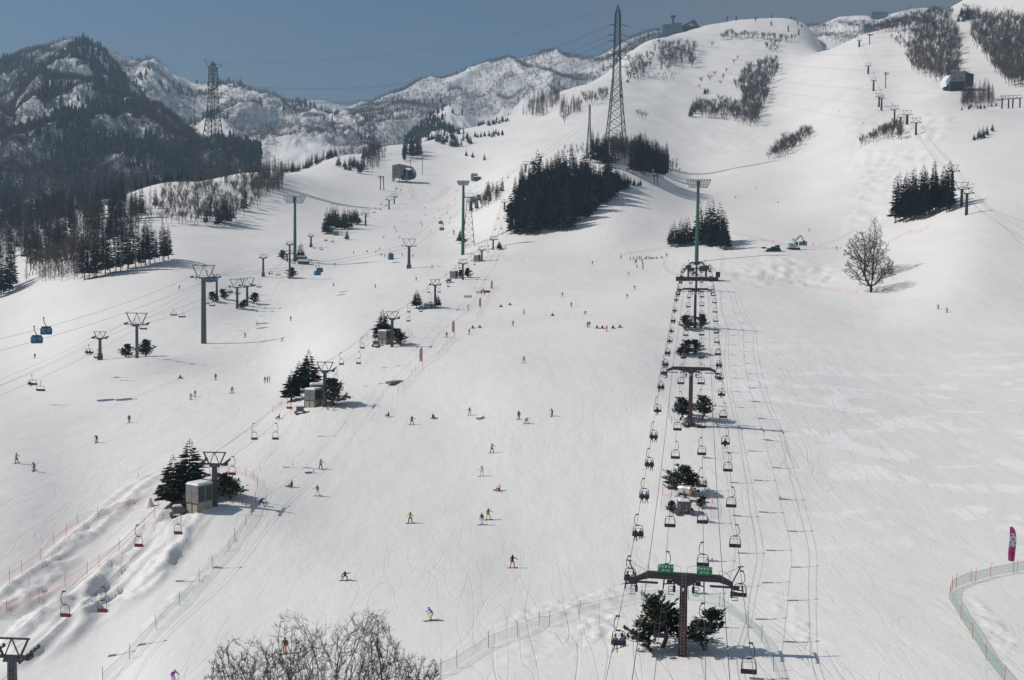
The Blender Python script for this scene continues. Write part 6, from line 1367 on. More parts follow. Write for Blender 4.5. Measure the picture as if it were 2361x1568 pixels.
fence(qq('F',[(1875,1082),(1960,1046),(2110,1085),(2177,1120),(2215,1187),(2195,1310),(2162,1415)]),N_OR,M_PO,'orange net curving around the nearest red chair tower')
fence(qq('L',[(2160,152),(2115,245),(2022,372),(1965,462),(1825,610),(1712,730),(1545,930),(1343,1135),(1112,1390),(882,1600)]),N_GR,M_PB,'long green net descending to the bottom left under the red chairs')
fence(qq('J',[(1500,1590),(1640,1530),(1777,1462),(2050,1290),(2297,1200),(2480,1110)])+qq('K',[(422,1107),(680,1010),(1215,886),(1620,882),(1882,940),(2132,1112),(2245,1245),(2350,1490),(2420,1700)]),N_GR,M_PB,'green net arching around the foot of the nearest brown tower')
fence(qq('M',[(2500,600),(2290,647),(2065,686),(1937,726),(1900,731),(1772,780),(1735,800),(1712,882),(1810,1047),(1912,1215),(2028,1400),(2180,1600)]),N_G2,M_PO,'green net with red poles at the lower right corner',h=1.25)
fence(qq('B',[(2105,990),(2045,1050),(1985,1165),(1950,1228)]),N_OR,M_PO,'orange net of the snow park, upper piece')
fence(qq('B',[(1755,1402),(1725,1440),(1690,1470),(1662,1505),(1620,1552)])+qq('G',[(1420,192),(1392,225),(1370,272),(1318,322),(1268,372)]),N_OR,M_PO,'orange net of the snow park, lower piece')
fence(qq('B',[(1925,992),(1990,990),(2060,988),(2135,980)]),N_OR,M_PO,'faint orange net across the snow park start')
fence(qq('C',[(1040,695),(1130,680),(1210,670),(1320,650),(1380,640),(1450,628)]),N_OR,M_PO,'faint orange net behind the queue')
fence(qq('C',[(1425,690),(1402,735),(1405,790),(1438,838),(1480,850),(1530,868),(1552,885)]),N_OR,M_PO,'orange net looping left of the loading station')
fence(qq('C',[(1905,705),(1895,780),(1880,852),(1940,862),(2040,868),(2120,880),(2210,890),(2350,910)])+qq('E',[(160,905),(275,920),(360,935),(465,958),(590,980),(675,987),(765,1000),(915,1022)]),N_OR,M_PO,'long orange net below the snow pile on the right')
fence(qq('C',[(1960,505),(2060,520),(2165,545),(2260,570),(2350,582)])+qq('E',[(80,560),(208,588),(330,612),(420,625),(522,634),(660,642),(780,640)]),N_OR,M_PO,'orange net passing behind the excavator and groomer')
fence(qq('E',[(590,615),(695,588),(755,560),(810,535),(870,500)]),N_OR,M_PO,'orange net climbing behind the big bare trees')
fence(qq('E',[(1100,672),(1155,705),(1180,755),(1205,830),(1226,910)]),N_OR,M_PO,'orange net descending right of the big bare trees')
fence(qq('E',[(1140,618),(1190,590),(1275,545),(1370,498),(1430,496),(1470,492),(1530,455)]),N_OR,M_PO,'orange net below the compact cedar block')
fence(qq('G',[(195,540),(270,500),(345,490),(350,555)]),N_OR,M_PO,'short orange net left of the second red chair tower')
fence(qq('G',[(800,345),(795,400),(760,440),(755,480)]),N_OR,M_PO,'short orange net right of the second red chair tower')
fence(qq('B',[(940,1478),(970,1420),(1003,1385)]),N_OR,M_PO,'short orange net left of the third red chair tower')
fence(qq('B',[(1270,1475),(1330,1440),(1392,1385),(1358,1368)]),N_OR,M_PO,'short orange net right of the third red chair tower')
fence(qq('H',[(1450,520),(1452,590),(1472,640)]),N_OR,M_PO,'short orange net left of the second brown tower'); fence(qq('H',[(1820,640),(1824,580),(1812,540)]),N_OR,M_PO,'short orange net right of the second brown tower')
fence(qq('H',[(1380,1380),(1398,1250),(1480,1190)]),N_OR,M_PO,'short orange net left of the snow cannon'); fence(qq('H',[(1812,1440),(1826,1320),(1782,1240)]),N_OR,M_PO,'short orange net right of the snow cannon')
fence(qq('B',[(1670,525),(1740,480),(1800,465)]),N_OR,M_PO,'orange net left of the central floodlight mast')
# ---------------------------------------------------------------- banners
M_BANW=mat('banner_white',(.62,.56,.60),.8); M_BANP=mat('banner_purple',(.35,.04,.20),.8); M_BANO=mat('banner_orange',(.72,.17,.08),.8); M_MAG=mat('banner_magenta',(.60,.06,.27),.7,noise=.08); M_BLK=mat('banner_black',(.02,.02,.025),.7)
for (c,x,y,tp,lb) in [('G',1483,162,-15,'lowest of the white and orange snow park banners'),('B',1758,1402,1250,'second snow park banner from the bottom'),('B',1985,1175,1052,'third snow park banner from the bottom'),('B',2084,1012,905,'topmost of the white and orange snow park banners')]:
    a=q(c,x,y); b=hit(*a); H=rise(b,q(c,x,tp)[1] if not(c=='G' and tp<0) else q('B',0,1478-1372+1372)[1]); H=min(H,6.5) if H>1 else 5.6
    e=empty('banner',b,R(5),label=lb,cat='banner',group='snow park banners'); mb=MB(); mb.bar((0,0,-.3),(-.12,0,H),.04); inst('pole',mb.mesh('banner_pole',M_PO),e)
    n=8; mb=MB(); h0=H*.34; W=.75
    vs=[];fs=[]
    for k in range(n+1):
        z=h0+(H-h0)*k/n; xo=-.12*z/H; w_=W*(1-.25*(k/n)**4)
        vs+=[(xo,0,z),(xo-.16,.02*math.sin(k),z-.02),(xo-w_,.07*math.sin(k*.9),z-.05-.22*(k==n))]
    for k in range(n): fs+=[(3*k,3*k+1,3*k+4,3*k+3),(3*k+1,3*k+2,3*k+5,3*k+4)]
    mb.add(vs,fs); mb.mi=[0,1]*n; inst('cloth',mb.mesh('banner_cloth',[M_BANP,M_BANW]),e)
    inst('lettering',textmesh('SUMMER PARK' if False else 'JIBBER PARK',.42,M_BANO,.01),e,(-.52,-.09,h0+(H-h0)*.48),(math.pi/2,R(-90),0),(H-h0)/3.6)
b=hit(2336,1322); H=5.6; e=empty('banner',b,R(4),1.17,label='tall magenta feather banner with black and white design at the right edge',cat='banner')
mb=MB(); pts=[(0,0,-.3),(.05,0,1.2),(.16,0,2.8),(.18,0,3.6),(.12,0,4.2),(-.08,0,4.75),(-.42,0,4.95)]; sp=[pts[0]]+chaikin(pts[1:],2); mb.tube(sp,.03,6); inst('pole',mb.mesh('feather_pole',M_PO),e)
edge=[p for p in sp if p[2]>1.25]; vs=[];fs=[]
for k,p in enumerate(edge):
    t=(p[2]-1.3)/(4.95-1.3); lx=-.62+.10*t+.05*math.sin(p[2]*2.2) if t<.985 else -.46; vs+=[(p[0],0,p[2]),((p[0]+lx)/2,.05*math.sin(p[2]*3),p[2]-.02),(min(lx,p[0]),.03*math.sin(p[2]*2+1),p[2]+.06*(1-t))]
for k in range(len(edge)-1): fs+=[(3*k,3*k+1,3*k+4,3*k+3),(3*k+1,3*k+2,3*k+5,3*k+4)]
mb=MB(); mb.add(vs,fs); cl_=inst('cloth',mb.mesh('feather_cloth',M_MAG),e)
mb=MB(); mb.prism([(-.52,2.75),(.12,2.75),(.14,3.9),(.0,4.25),(-.44,4.25),(-.54,3.9)],'y',-.075,-.06); inst('panel',mb.mesh('feather_panel',M_BANW),cl_)
mb=MB()
for (x,z,a) in [(-.42,4.0,.10),(.0,4.05,.08),(-.45,3.3,.09),(.06,3.2,.09),(-.42,2.85,.09),(.04,2.8,.1),(-.2,3.62,.12)]: mb.prism([(x+a*math.cos(t),z+a*.7*math.sin(t)) for t in np.linspace(0,6.28,9)[:-1]],'y',-.09,-.077)
inst('pattern',mb.mesh('feather_pattern',M_BLK),cl_)
inst('lettering',textmesh('パンダルマン',.30,M_BLK,.01),cl_,(-.22,-.08,2.0),(math.pi/2,R(90),0),(.95,1.15,1))
# ---------------------------------------------------------------- machine cabins, huts, snow guns
M_BEI=mat('beige_panel',(.22,.215,.20),.6,noise=.12,nscale=1.2); M_GRY=mat('grey_panel',(.17,.18,.185),.6,noise=.12,nscale=1.2); M_TEA=mat('teal_panel',(.16,.23,.23),.6,noise=.12); M_CRE=mat('cream_panel',(.34,.32,.25),.6,noise=.1); M_VENT=mat('dark_louvre',(.05,.07,.065),.6,noise=.3,nscale=6)
M_LOG=mat('wood_grey',(.10,.09,.08),.9,noise=.3); M_SIL=mat('cannon_silver',(.62,.63,.64),.3,.7); M_CYE=mat('cannon_yellow',(.62,.36,.03),.5)
def hut(px,py,w,d,h,rz,label,m,cap=.28,base=None,vent=True,name='machine_cabin',cat='machine cabin',door=False,dz=0):
    b=hit(px,py); e=empty(name,b+np.array((0,0,dz)),rz,label=label,cat=cat); z0=0
    if base: mb=MB(); mb.box((0,0,base/2-.3),(w*.98,d*.98,base+.6)); inst('base',mb.mesh('cabin_base',M_CRE),e); z0=base; mb=MB()
    if base:
        for x in (-w/2,0,w/2): mb.box((x*.98,-d/2,base/2-.3),(.1,.06,base+.6))
        mb.box((0,-d/2,base-.06),(w,.08,.12)); inst('base_frame',mb.mesh('cabin_frame',M_RUST),e)
    mb=MB(); mb.box((0,0,z0+h/2),(w,d,h)); wl=inst('walls',mb.mesh('cabin_walls',m),e)
    mb=MB(); k=max(1,int(w/1.1))
    for i in range(1,k): mb.box((-w/2+w*i/k,-d/2-.01,z0+h/2),(.035,.03,h*.98))
    mb.box((0,-d/2-.01,z0+h*.55),(w*.98,.02,.03)); inst('panel_seams',mb.mesh('cabin_seams',M_VENT),e)
    if vent:
        for i in (-.24,.24): mb=MB(); mb.box((w/2+.015,i*d,z0+h*.5),(.04,d*.40,h*.82)); inst('louvre',mb.mesh('cabin_louvre',M_VENT),e)
    if door: mb=MB(); mb.box((w*.2,-d/2-.02,z0+h*.42),(w*.22,.05,h*.7)); inst('door',mb.mesh('cabin_door',M_VENT),e)
    if cap: mb=MB(); mb.box((0,0,z0+h+cap/2),(w*1.03,d*1.03,cap),taper=.86); inst('roof_snow',mb.mesh('cabin_snow',M_CAP),e)
    return b
hut(*q('F',1713,1358),2.5,2.8,2.6,R(-32),'big beige machine cabin with dark louvres at the nearest red chair tower',M_BEI,.3,1.0)
hut(*q('F',1900,1215),4.6,1.8,1.5,R(48),'long low cream shed half buried behind the nearest red chair tower',M_CRE,.45,vent=False,name='shed',cat='shed')
hut(*q('G',545,480),2.7,2.6,2.2,R(-28),'grey machine cabin with louvres at the second red chair tower',M_GRY,.3,1.3)
hut(*q('G',590,420),3.6,2.4,3.2,R(15),'tall grey shed behind the second red chair tower',M_GRY,.3,vent=False,name='shed',cat='shed')
hut(*q('B',1158,1448),2.7,2.6,2.1,R(-28),'grey machine cabin at the third red chair tower',M_GRY,.3,1.3)
hut(*q('B',1178,1385),3.4,2.4,3.0,R(12),'tall grey shed behind the third red chair tower',M_GRY,.3,vent=False,name='shed',cat='shed')
hut(*q('B',1537,1145),3.7,2.6,1.7,R(8),'low teal machine hut at the fourth red chair tower',M_TEA,.45,vent=False,door=True)
hut(*q('B',1750,890),2.7,2.4,2.4,R(-25),'grey machine cabin left of the fifth red chair tower',M_GRY,.3,.8)
hut(*q('B',1950,742),2.7,2.4,2.2,R(-25),'grey box hut with a snowy roof at the sixth red chair tower',M_GRY,.5,.8)
hut(*q('B',445,732),5.4,2.4,1.9,R(8),'long grey hut with a row of small windows right of the floodlight mast',M_GRY,.5,vent=False,name='shed',cat='shed')
hut(*q('B',460,764),5.5,2.6,1.4,R(0),'snow buried wooden hut in front of the left floodlight mast',M_LOG,.9,vent=False,name='shed',cat='shed')
hut(*q('B',697,503),4.6,3,2.6,R(5),'raised dark control hut by the spruce plantation',M_TEA,.9,1.2,vent=False,name='shed',cat='shed')
hut(*q('B',738,518),3.2,2.6,2.6,R(5),'small snow capped engine hut by the spruce plantation',M_GRY,.8,vent=False,name='shed',cat='shed')
hut(*q('b',1925,1550),6,4,6,R(10),'small pale shed far up the middle piste',M_BEI,.8,vent=False,name='shed',cat='shed')
hut(*q('b',1950,1553),6.5,4,3.5,R(10),'low dark shed beside the pale shed far up',M_VENT,.8,vent=False,name='shed',cat='shed')
hut(*q('C',1735,826),2.2,2.2,2.2,R(4),'dark brown storage box below the loading station',M_BRN,.1,vent=False,name='storage_box',cat='box'); hut(*q('C',1640,828),2.8,1.6,1.1,R(4),'flat dark machine box left of the fourth brown tower',M_BRN,.1,vent=False,name='storage_box',cat='box')
def gun(px,py,label,hd=0,s=1.0,up=1.6):
    b=hit(px,py); e=empty('snow_cannon',b,R(hd),s,label=label,cat='snow cannon',group='snow cannons')
    mb=MB(); mb.tube([(-1.0,0,up),(-.35,0,up+.02),(.45,0,up),(.75,0,up-.02)],[.42,.56,.60,.64],14); inst('barrel',mb.mesh('cannon_barrel',M_SIL,False),e)
    mb=MB(); mb.tube([(.74,0,up-.02),(.82,0,up-.02)],[.62,.60],14); inst('nozzle_ring',mb.mesh('cannon_ring',M_CYE),e)
    mb=MB(); mb.bar((0,.62,up),(0,.62,up-.7),.06); mb.bar((0,-.62,up),(0,-.62,up-.7),.06); mb.bar((0,-.62,up-.7),(0,.62,up-.7),.07); mb.bar((0,0,up-.7),(0,0,.1),.12); inst('yoke',mb.mesh('cannon_yoke',M_DST),e)
    mb=MB(); mb.bar((-.9,-.6,.1),(.9,.6,.1),.07); mb.bar((-.9,.6,.1),(.9,-.6,.1),.07); mb.box((0,0,.25),(.9,.7,.35)); inst('stand',mb.mesh('cannon_stand',M_DST),e)
def carriage(px,py,label,rz=0,s=1.0):
    b=hit(px,py); e=empty('pump_carriage',b,R(rz),s,label=label,cat='pump carriage',group='pump carriages')
    mb=MB(); mb.box((0,0,.95),(1.7,1.3,.95)); inst('body',mb.mesh('carriage_body',M_GRY),e)
    mb=MB(); mb.box((0,0,1.48),(1.8,1.4,.10)); 
    for x in (-.35,.0,.45): mb.box((x,-.68,.95),(.08,.06,1.1))
    inst('frame',mb.mesh('carriage_frame',mat('maroon_steel',(.12,.02,.03),.6)),e)
    for x in (-.95,.95): mb=MB(); mb.prism([(-.9,.0),(.9,.0),(1.1,.25),(.9,.5),(-.9,.5),(-1.1,.25)],'x',x-.25,x+.25); inst('track',mb.mesh('carriage_track',M_LOG),e)
    mb=MB(); mb.box((0,.2,1.66),(1.5,1.0,.25),taper=.7); inst('snow_cap',mb.mesh('carriage_snow',M_CAP),e)
gun(*q('F',1558,1350),'snow cannon with yellow ring left of the nearest beige machine cabin',-15,1.0,1.9)
gun(*q('G',575,445),'snow cannon at the second red chair tower',-15)
gun(*q('B',1150,1440),'snow cannon at the third red chair tower',-15)
gun(*q('H',1590,1300),'silver snow cannon with yellow ring under the pines between brown towers',-28,1.15)
gun(*q('H',1628,560),'snow cannon at the foot of the second brown tower',10,1.1); gun(*q('C',1640,1270),'snow cannon at the foot of the third brown tower',20); gun(*q('C',1640,1490),'snow cannon on the middle pine island',20)
gun(*q('B',1827,612),'snow cannon below the central floodlight mast',30,1.3); gun(*q('B',1750,508),'upright snow cannon left of the central floodlight mast',80,1.2)
carriage(*q('F',1525,1425),'pump carriage half buried below the nearest beige machine cabin',20,.9); carriage(*q('G',430,545),'pump carriage below the second red chair tower',10,.9)
carriage(*q('B',1080,1470),'snow capped pump carriage left of the third red chair tower',10,.9)
carriage(*q('H',1580,1400),'pump carriage below the silver snow cannon',-4,1.15); carriage(*q('H',1622,650),'pump carriage below the second brown tower',4,1.0); carriage(*q('C',1645,1310),'pump carriage below the third brown tower',0,1.0); carriage(*q('C',1640,1535),'pump carriage of the middle pine island',0,1.0); carriage(*q('B',1468,1155),'round snowy pump carriage left of the teal hut',0,.8); carriage(*q('B',1710,925),'pump carriage left of the fifth red chair tower',0,1.0); carriage(*q('C',1675,862),'pump carriage at the foot of the fourth brown tower',0,1.1)
b=hit(*q('G',1242,285)); e=tag(inst('jump_box',(lambda m:(m.box((0,0,.25),(1.6,4.6,.5)),m.mesh('jump_box',M_GRY))[1])(MB()),None,b,(0,0,R(-32))),'flat grey slide box lying in the snow park','slide box')
for (c,x,y,l) in [('B',1872,1055,'small pale net gate in the snow park'),('B',1972,1018,'white board left of the three people'),('B',2030,1012,'dark blue board right of the three people')]:
    b=hit(*q(c,x,y)); mb=MB(); mb.box((0,0,.5),(3.0,.08,.9)); [mb.box((xx,0,.4),(.08,.1,1.2)) for xx in (-1.5,1.5)]; tag(inst('barrier_board',mb.mesh('barrier',{'s':M_BANW,'w':M_WHITE,'d':M_BST}[l[0]]),None,b,(0,0,R(6))),l,'barrier')
# mound of snow
b=hit(*q('F',1285,1345)); mb=MB()
for k in range(6): z=.22*k; mb.tube([(0,0,z-.1),(.03*k,0,z+.22)],[.75-.1*k,.66-.1*k],9)
tag(inst('snow_heap',mb.mesh('snow_heap',M_CAP,True),None,b),'little pointed heap of snow beside the orange net at left','snow heap')
# ---------------------------------------------------------------- excavator, groomer, board
def excavator():
    b=hit(*q('E',372,640)); e=empty('excavator',b,R(4),1.0,label='pale teal excavator with raised arm on top of the snow pile',cat='excavator'); MT=mat('excavator_teal',(.28,.46,.46),.5,noise=.1)
    for y in (-1.4,1.4): mb=MB(); mb.prism([(-2.8,.15),(-2.4,-.1),(2.4,-.1),(2.8,.15),(2.8,.7),(2.4,.95),(-2.4,.95),(-2.8,.7)],'y',y-.35,y+.35); inst('track',mb.mesh('excavator_track',M_DST),e)
    mb=MB(); mb.box((-.6,0,1.9),(3.6,2.8,1.4)); inst('body',mb.mesh('excavator_body',MT),e)
    mb=MB(); mb.box((-1.4,0,2.75),(1.8,2.5,.35)); inst('counterweight',mb.mesh('excavator_weight',M_DST),e)
    mb=MB(); mb.box((1.2,-.7,2.5),(1.4,1.2,2.4)); c=inst('cab',mb.mesh('excavator_cab',MT),e); mb=MB(); mb.box((1.25,-1.32,2.8),(1.1,.06,1.3)); mb.box((1.92,-.7,2.8),(.06,1.0,1.5)); inst('window',mb.mesh('excavator_glass',M_GLASS),c)
    mb=MB(); mb.tube([(.4,.4,2.2),(.9,.4,4.4),(2.4,.4,6.0),(3.6,.4,6.9)],[.42,.46,.40,.30],6); inst('boom',mb.mesh('excavator_boom',MT),e)
    mb=MB(); mb.tube([(3.4,.4,7.1),(4.6,.4,5.4),(5.2,.4,4.3)],[.32,.28,.2],6); inst('arm',mb.mesh('excavator_arm',MT),e)
    mb=MB(); mb.prism([(4.9,4.4),(5.7,4.5),(5.9,3.7),(5.3,3.4),(4.8,3.8)],'y',-.1,.9); inst('bucket',mb.mesh('excavator_bucket',M_DST),e)
    mb=MB(); mb.bar((1.6,.4,4.2),(3.2,.4,6.2),.1); inst('cylinder',mb.mesh('excavator_ram',M_GAL),e)
excavator()
def groomer():
    b=hit(*q('E',205,655)); e=empty('snow_groomer',b,R(3),1.0,label='dark piste groomer with teal side standing left of the excavator',cat='snow groomer')
    for y in (-1.6,1.6): mb=MB(); mb.prism([(-3.4,.2),(-2.9,-.1),(2.6,-.1),(3.1,.3),(2.8,.9),(-3.0,.8)],'y',y-.55,y+.55); inst('track',mb.mesh('groomer_track',M_DST),e)
    mb=MB(); mb.box((0,0,1.15),(5.6,2.6,.6)); mb.box((-.4,0,1.75),(1.6,2.2,.9)); inst('body',mb.mesh('groomer_body',M_DST),e)
    mb=MB(); mb.box((1.6,0,2.1),(1.9,2.4,1.7),taper=.88); c=inst('cab',mb.mesh('groomer_cab',mat('groomer_teal',(.02,.22,.22),.4)),e); mb=MB(); mb.box((1.6,-1.2,2.4),(1.4,.08,.8)); mb.box((2.5,0,2.4),(.08,1.8,.9)); inst('window',mb.mesh('groomer_glass',M_GLASS),c)
    mb=MB(); mb.tube([(-2.8,0,.9),(-4.2,0,1.9),(-5.0,0,1.4)],[.18,.16,.12],5); mb.prism([(-6.2,1.6),(-4.4,1.2),(-4.3,1.6),(-5.2,2.0)],'y',-2.2,2.2); inst('tiller',mb.mesh('groomer_tiller',M_DST),e)
    mb=MB(); [mb.bar((x,y,2.2),(x,y,3.1),.06) for x in (.5,2.9) for y in (-1,1)]; inst('roll_bars',mb.mesh('groomer_bars',M_DST),e)
groomer()
b=hit(*q('E',455,640)); e=empty('notice_board',b,0,label='plain blue grey notice board right of the excavator',cat='notice board'); mb=MB(); mb.box((0,0,2.9),(3.9,.12,2.0)); inst('panel',mb.mesh('board_panel',mat('board_blue',(.13,.23,.27),.6)),e); mb=MB(); [mb.bar((x,.0,-.2),(x,0,2.0),.06) for x in (-1.8,1.8)]; inst('legs',mb.mesh('board_legs',M_GAL),e)
# ---------------------------------------------------------------- buildings
def lodge():
    b=hit(932,420); e=empty('lift_lodge',b,R(4),1.0,label='grey hillside lift station with round dark opening on stilts below the conifers',cat='lift station'); s=22/2016*180/F*b[1]/22
    k=(180/2016)/1.7349*b[1]/F*1.0   # metres per crop pixel
    M_LW=mat('lodge_cladding',(.20,.20,.185),.7,noise=.06,nscale=.3)
    def X(x): return (x-870)*k
    def Z(y): return (1080-y)*k
    mb=MB(); mb.prism([(X(345),Z(890)),(X(720),Z(890)),(X(720),Z(310)),(X(345),Z(390))],'y',-6,6); w1=inst('tower_block',mb.mesh('lodge_block',M_LW),e)
    for (x,y) in ((515,580),(512,775)): mb=MB(); mb.box((X(x),-6.05,Z(y)),(80*k,.15,50*k)); inst('window',mb.mesh('lodge_window',M_GLASS),w1)
    mb=MB(); mb.prism([(X(345),Z(385)),(X(720),Z(302)),(X(720),Z(285)),(X(345),Z(365))],'y',-6.3,6.3); inst('roof_snow',mb.mesh('lodge_roof_snow',M_CAP),w1)
    hall=[(720,790),(720,370),(830,340),(1250,440),(1330,540),(1400,640),(1395,830),(1310,790),(1310,640),(1230,520),(1050,440),(930,480),(840,560),(830,790)]
    # front wall as a ring around the opening
    outer=[(720,360),(830,335),(1250,440),(1400,640),(1395,830)]; inner=[(835,790),(835,560),(930,470),(1050,440),(1200,490),(1300,640),(1300,790)]
    mb=MB(); mb.prism([(X(x),Z(y)) for x,y in [(720,800),(720,360),(830,335),(835,560),(835,800)]],'y',-4.5,-4.0)
    for a,b2,c,d in [((830,335),(1050,385),(1050,440),(835,560)),((1050,385),(1250,440),(1210,500),(1050,440)),((1250,440),(1400,640),(1300,640),(1210,500)),((1400,640),(1395,830),(1300,790),(1300,640))]: mb.prism([(X(p[0]),Z(p[1])) for p in (a,b2,c,d)],'y',-4.5,-4.0)
    inst('hall_front',mb.mesh('lodge_front',M_LW),e)
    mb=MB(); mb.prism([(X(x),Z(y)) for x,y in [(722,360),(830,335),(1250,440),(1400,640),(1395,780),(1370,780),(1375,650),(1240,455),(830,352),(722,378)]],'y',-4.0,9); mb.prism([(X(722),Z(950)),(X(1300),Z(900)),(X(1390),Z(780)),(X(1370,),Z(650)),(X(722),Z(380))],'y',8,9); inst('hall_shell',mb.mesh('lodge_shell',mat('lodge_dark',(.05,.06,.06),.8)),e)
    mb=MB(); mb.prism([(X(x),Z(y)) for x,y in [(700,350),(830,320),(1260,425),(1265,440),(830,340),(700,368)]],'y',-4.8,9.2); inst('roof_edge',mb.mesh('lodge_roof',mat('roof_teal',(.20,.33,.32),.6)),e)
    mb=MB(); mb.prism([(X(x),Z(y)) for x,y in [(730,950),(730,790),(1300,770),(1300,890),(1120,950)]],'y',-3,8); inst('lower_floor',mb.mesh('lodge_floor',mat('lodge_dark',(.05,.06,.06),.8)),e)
    mb=MB(); mb.box((X(985),-5.5,Z(800)),(60*k,2,520*k)); inst('pillar',mb.mesh('lodge_pillar',M_GRY),e)
    mb=MB(); [mb.box((X(x),y,Z(1010)),(16*k,16*k,260*k)) for x in (352,400,440,670) for y in (-5.5,4)]; inst('stilts',mb.mesh('lodge_stilts',M_GST),e)
    mb=MB(); mb.prism([(X(x),Z(y)) for x,y in [(1040,560),(1230,520),(1290,660),(1280,720),(1050,735)]],'y',-2,6); inst('bullwheel_drive',mb.mesh('lodge_drive',M_DST),e)
lodge()
b=hit(*q('b',1430,1500)); e=empty('utility_pole',b,0,label='two legged utility frame right of the grey lift station',cat='utility pole'); mb=MB(); h_=17
for x in (-6,6): mb.bar((x,0,-3),(x,0,h_),.35)
mb.bar((-7.5,0,h_),(7.5,0,h_),.3); mb.bar((-6,0,h_-1.5),(6,0,h_-1.5),.2); inst('posts',mb.mesh('utility_posts',M_BARK),e)
for (c,x,y,t,lb) in [('e',1163,755,618,'wooden utility pole with a shrub at its foot high on the right'),('B',1120,130,5,'pair of leaning utility poles left of the grey lift station'),('e',1026,382,290,'utility pole on the bare right ridge'),('C',1323,75,0,'short double utility pole below the pylon hill')]:
    a=q(c,x,y); b=hit(*a); H=rise(b,q(c,x,t)[1]); e=empty('utility_pole',b,0,label=lb,cat='utility pole'); w_=.00045*b[1]
    mb=MB(); mb.bar((0,0,-1),(0,0,H),w_,n=6); 
    if 'pair' in lb or 'double' in lb: mb.bar((2.5*w_*3,0,-1),(2.0*w_*3,0,H*.96),w_,n=6)
    mb.bar((-.0025*b[1],0,H*.93),(.0035*b[1],0,H*.93),w_*.8); mb.bar((-.002*b[1],0,H*.85),(.003*b[1],0,H*.85),w_*.7); inst('pole',mb.mesh('utility_pole',M_BARK),e)
def block(name,px,py,dims,prof,m,label,cat,rz=0,roof=None,wins=(),dist=None):
    b=hit(px,py) if dist is None else P(px,py,dist); e=empty(name,b,rz,label=label,cat=cat); w,d,h=dims
    mb=MB(); mb.prism([(x*w/2,z*h) for x,z in prof],'y',-d/2,d/2); inst('walls',mb.mesh(name+'_walls',m),e)
    if roof: mb=MB(); mb.prism([(x*w/2,z*h) for x,z in roof],'y',-d/2-.6,d/2+.6); inst('roof',mb.mesh(name+'_roof',M_DST),e)
    for (x,z,ww,hh) in wins: mb=MB(); mb.box((x*w/2,-d/2-.05,z*h),(ww*w,.2,hh*h)); inst('window',mb.mesh(name+'_window',M_GLASS),e)
    return e
M_TOP=mat('summit_blue_grey',(.10,.15,.19),.6,noise=.1); M_UP=mat('upper_station_white',(.24,.24,.27),.6,noise=.05)
s0=1900/F
block('summit_station',1548,66,(44*s0,22,25*s0),[(-1,-.3),(1,.3),(1,1.0),(.3,1.0),(.3,.95),(-1,.8)],M_TOP,'blue grey summit gondola station on the skyline','lift station',wins=[(-.5,.55,.2,.1)])
tb=empty('summit_tower',hit(1553,62),0,label='short tower top rising above the summit gondola station',cat='lift tower'); mb=MB(); mb.box((0,6,22),(3,3,20)); mb.box((0,6,33),(9,3,4)); inst('column',mb.mesh('summit_tower',M_DST),tb)
block('summit_lodge',1591,57,(40*s0,18,22*s0),[(-.85,-.1),(.85,-.1),(.85,.25),(-.85,.35)],M_BRN,'dark gabled summit lodge on the skyline','lodge',roof=[(-1,.30),(.38,.95),(1,.18),(.95,.10),(.36,.75),(-1,.22)])
block('summit_hut',1528,73,(26*s0,14,8*s0),[(-1,-.3),(1,-.3),(1,1),(-1,1)],M_TOP,'low building left of the summit station','building')
block('ridge_station',2026,41,(38,15,12),[(-1,-.3),(1,-.3),(1,1),(-1,1)],M_TOP,'small grey building on the wooded right ridge line','building',dist=2470)
block('ridge_hut',1998,71,(11,8,10),[(-1,-.2),(1,-.2),(1,1),(-1,.8)],M_GRY,'small pale hut at the top of the mogul slope','building',wins=[(0,.5,.5,.15)],dist=1500)
# upper right station
b=hit(2200,208); k=(336/2361)/1.7349*b[1]/F; e=empty('upper_station',b,R(8),label='white slant roofed lift station on a dark base at the upper right',cat='lift station')
mb=MB(); mb.prism([((x-420)*k,(720-y)*k) for x,y in [(195,520),(635,490),(635,195),(195,330)]],'y',-6,8); w_=inst('upper_walls',mb.mesh('upper_walls',M_UP),e)
for x,y in ((308,440),(525,425)): mb=MB(); mb.box(((x-420)*k,-6.05,(720-y)*k),(68*k,.2,34*k)); inst('window',mb.mesh('upper_window',M_GLASS),w_)
mb=MB(); mb.prism([((x-420)*k,(720-y)*k) for x,y in [(200,720),(620,700),(620,492),(200,522)]],'y',-4.5,7); inst('dark_base',mb.mesh('upper_base',mat('upper_dark',(.04,.05,.065),.8)),e)
mb=MB(); mb.prism([((x-420)*k,(720-y)*k) for x,y in [(637,690),(900,600),(900,290),(637,230)]],'y',-5,6); inst('machine_hall',mb.mesh('upper_hall',M_DST),e)
mb=MB(); mb.prism([((x-420)*k,(720-y)*k) for x,y in [(193,335),(193,520),(100,650),(75,500)]],'y',-5,5); inst('snow_bank',mb.mesh('upper_snow',M_CAP),e)
mb=MB(); [mb.box(((x-420)*k,-5.6,(630-y)*k*0+3),(16*k,16*k,230*k)) for x,y in ((185,0),(620,0))]; inst('stilts',mb.mesh('upper_stilts',M_GRY),e)
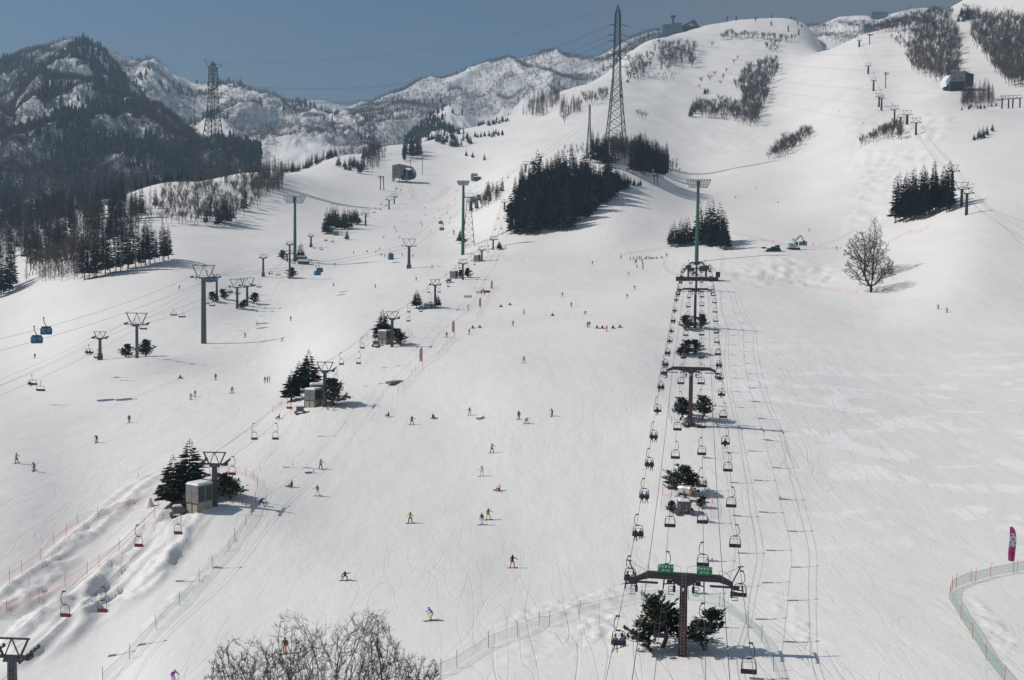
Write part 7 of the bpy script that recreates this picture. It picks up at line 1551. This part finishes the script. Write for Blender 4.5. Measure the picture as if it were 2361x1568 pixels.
# trestle beside it
b=hit(2325,250); e=empty('lift_trestle',b,R(6),label='long dark trestle of four posts at the upper right edge',cat='trestle'); k=(336/2361)/1.7349*b[1]/F
for x in (1765,1955,2080,2290): mb=MB(); mb.box(((x-1955)*k,0,(270)*k/2-1),(28*k,28*k,270*k+2)); inst('post',mb.mesh('trestle_post',M_DST),e)
mb=MB(); mb.bar(((1585-1955)*k,0,225*k),((2361-1955)*k,0,300*k),14*k); mb.bar(((1700-1955)*k,0,330*k),((2361-1955)*k,0,380*k),8*k)
for i in range(5): x=(1720+i*120-1955)*k; mb.bar((x,0,330*k),(x+60*k,0,255*k),6*k); mb.bar((x+60*k,0,255*k),(x+120*k,0,338*k),6*k)
inst('girder',mb.mesh('trestle_girder',M_DST),e)
# ---------------------------------------------------------------- big bare trees
def big_tree(name,px,py,h,seed,label,m,pos=None,**k):
    cr,tr=bare(name,h,seed,split=True,m=m,**k); p=hit(px,py) if pos is None else np.array(pos); e=empty('bare_tree',p,0,label=label,cat='bare tree'); inst('crown',cr,e); inst('trunk',tr,e); return p
def big_colony(name,pos,h,crown,seed,label,m,**k):
    cr,tr=colony(name,h,crown,seed,m=m,**k); e=empty('bare_tree',pos,0,label=label,cat='bare tree'); inst('crown',cr,e); inst('trunk',tr,e)
big_colony('oak_a',hit(2008,674),14,(10.2,2.2,14.5),301,'wide bare tree standing foremost on the right slope',M_LAR,n=700,trunk_r=.55,twig=.035)
big_colony('oak_b',hit(1993,636),17,(9.0,4.0,17.5),305,'tall bare tree behind the foremost one on the right slope',M_BRNT,n=650,trunk_r=.45,twig=.035)
big_colony('birch_c',hit(2012,642),24,(3.6,6,24),309,'slender bare birch rising highest behind the big bare trees',M_BARE,n=420,trunk_r=.3,twig=.035)
for i,(px,ytop,d,R0,dp,sd) in enumerate([(770,1418,64,4.6,8.0,401),(625,1475,62,3.6,6.5,407),(885,1462,68,3.2,6.5,411),(970,1535,66,1.6,3.0,413),(535,1512,60,1.7,4.0,419)]):
    t=P(px,ytop,d); z=G1(t[0],t[1]); h=t[2]-z
    big_colony('front_tree%d'%i,(t[0],t[1],z),h,(R0,h-dp,h),sd,['tallest and widest bare tree crown at the bottom edge','second widest bare crown at the bottom edge, left of the tallest','bare crown just right of the tallest one at the bottom edge','low rightmost bare crown at the bottom edge','leftmost small bare crown at the bottom edge'][i],M_BRNT,n=[1300,900,800,420,420][i],trunk_r=.20,twig=.0095)
# ---------------------------------------------------------------- haze
mh=bpy.data.materials.new('haze'); mh.use_nodes=True; t=mh.node_tree; t.nodes.clear(); o_=t.nodes.new('ShaderNodeOutputMaterial'); pv=t.nodes.new('ShaderNodeVolumePrincipled')
pv.inputs['Color'].default_value=(.52,.76,1,1); pv.inputs['Density'].default_value=HZ; pv.inputs['Anisotropy'].default_value=.2; t.links.new(pv.outputs[0],o_.inputs['Volume'])
mb=MB(); mb.box((0,3000,385),(18400,12400,850)); tag(inst('haze',mb.mesh('haze',mh)),'thin blue haze filling the valley air','haze',kind='stuff')
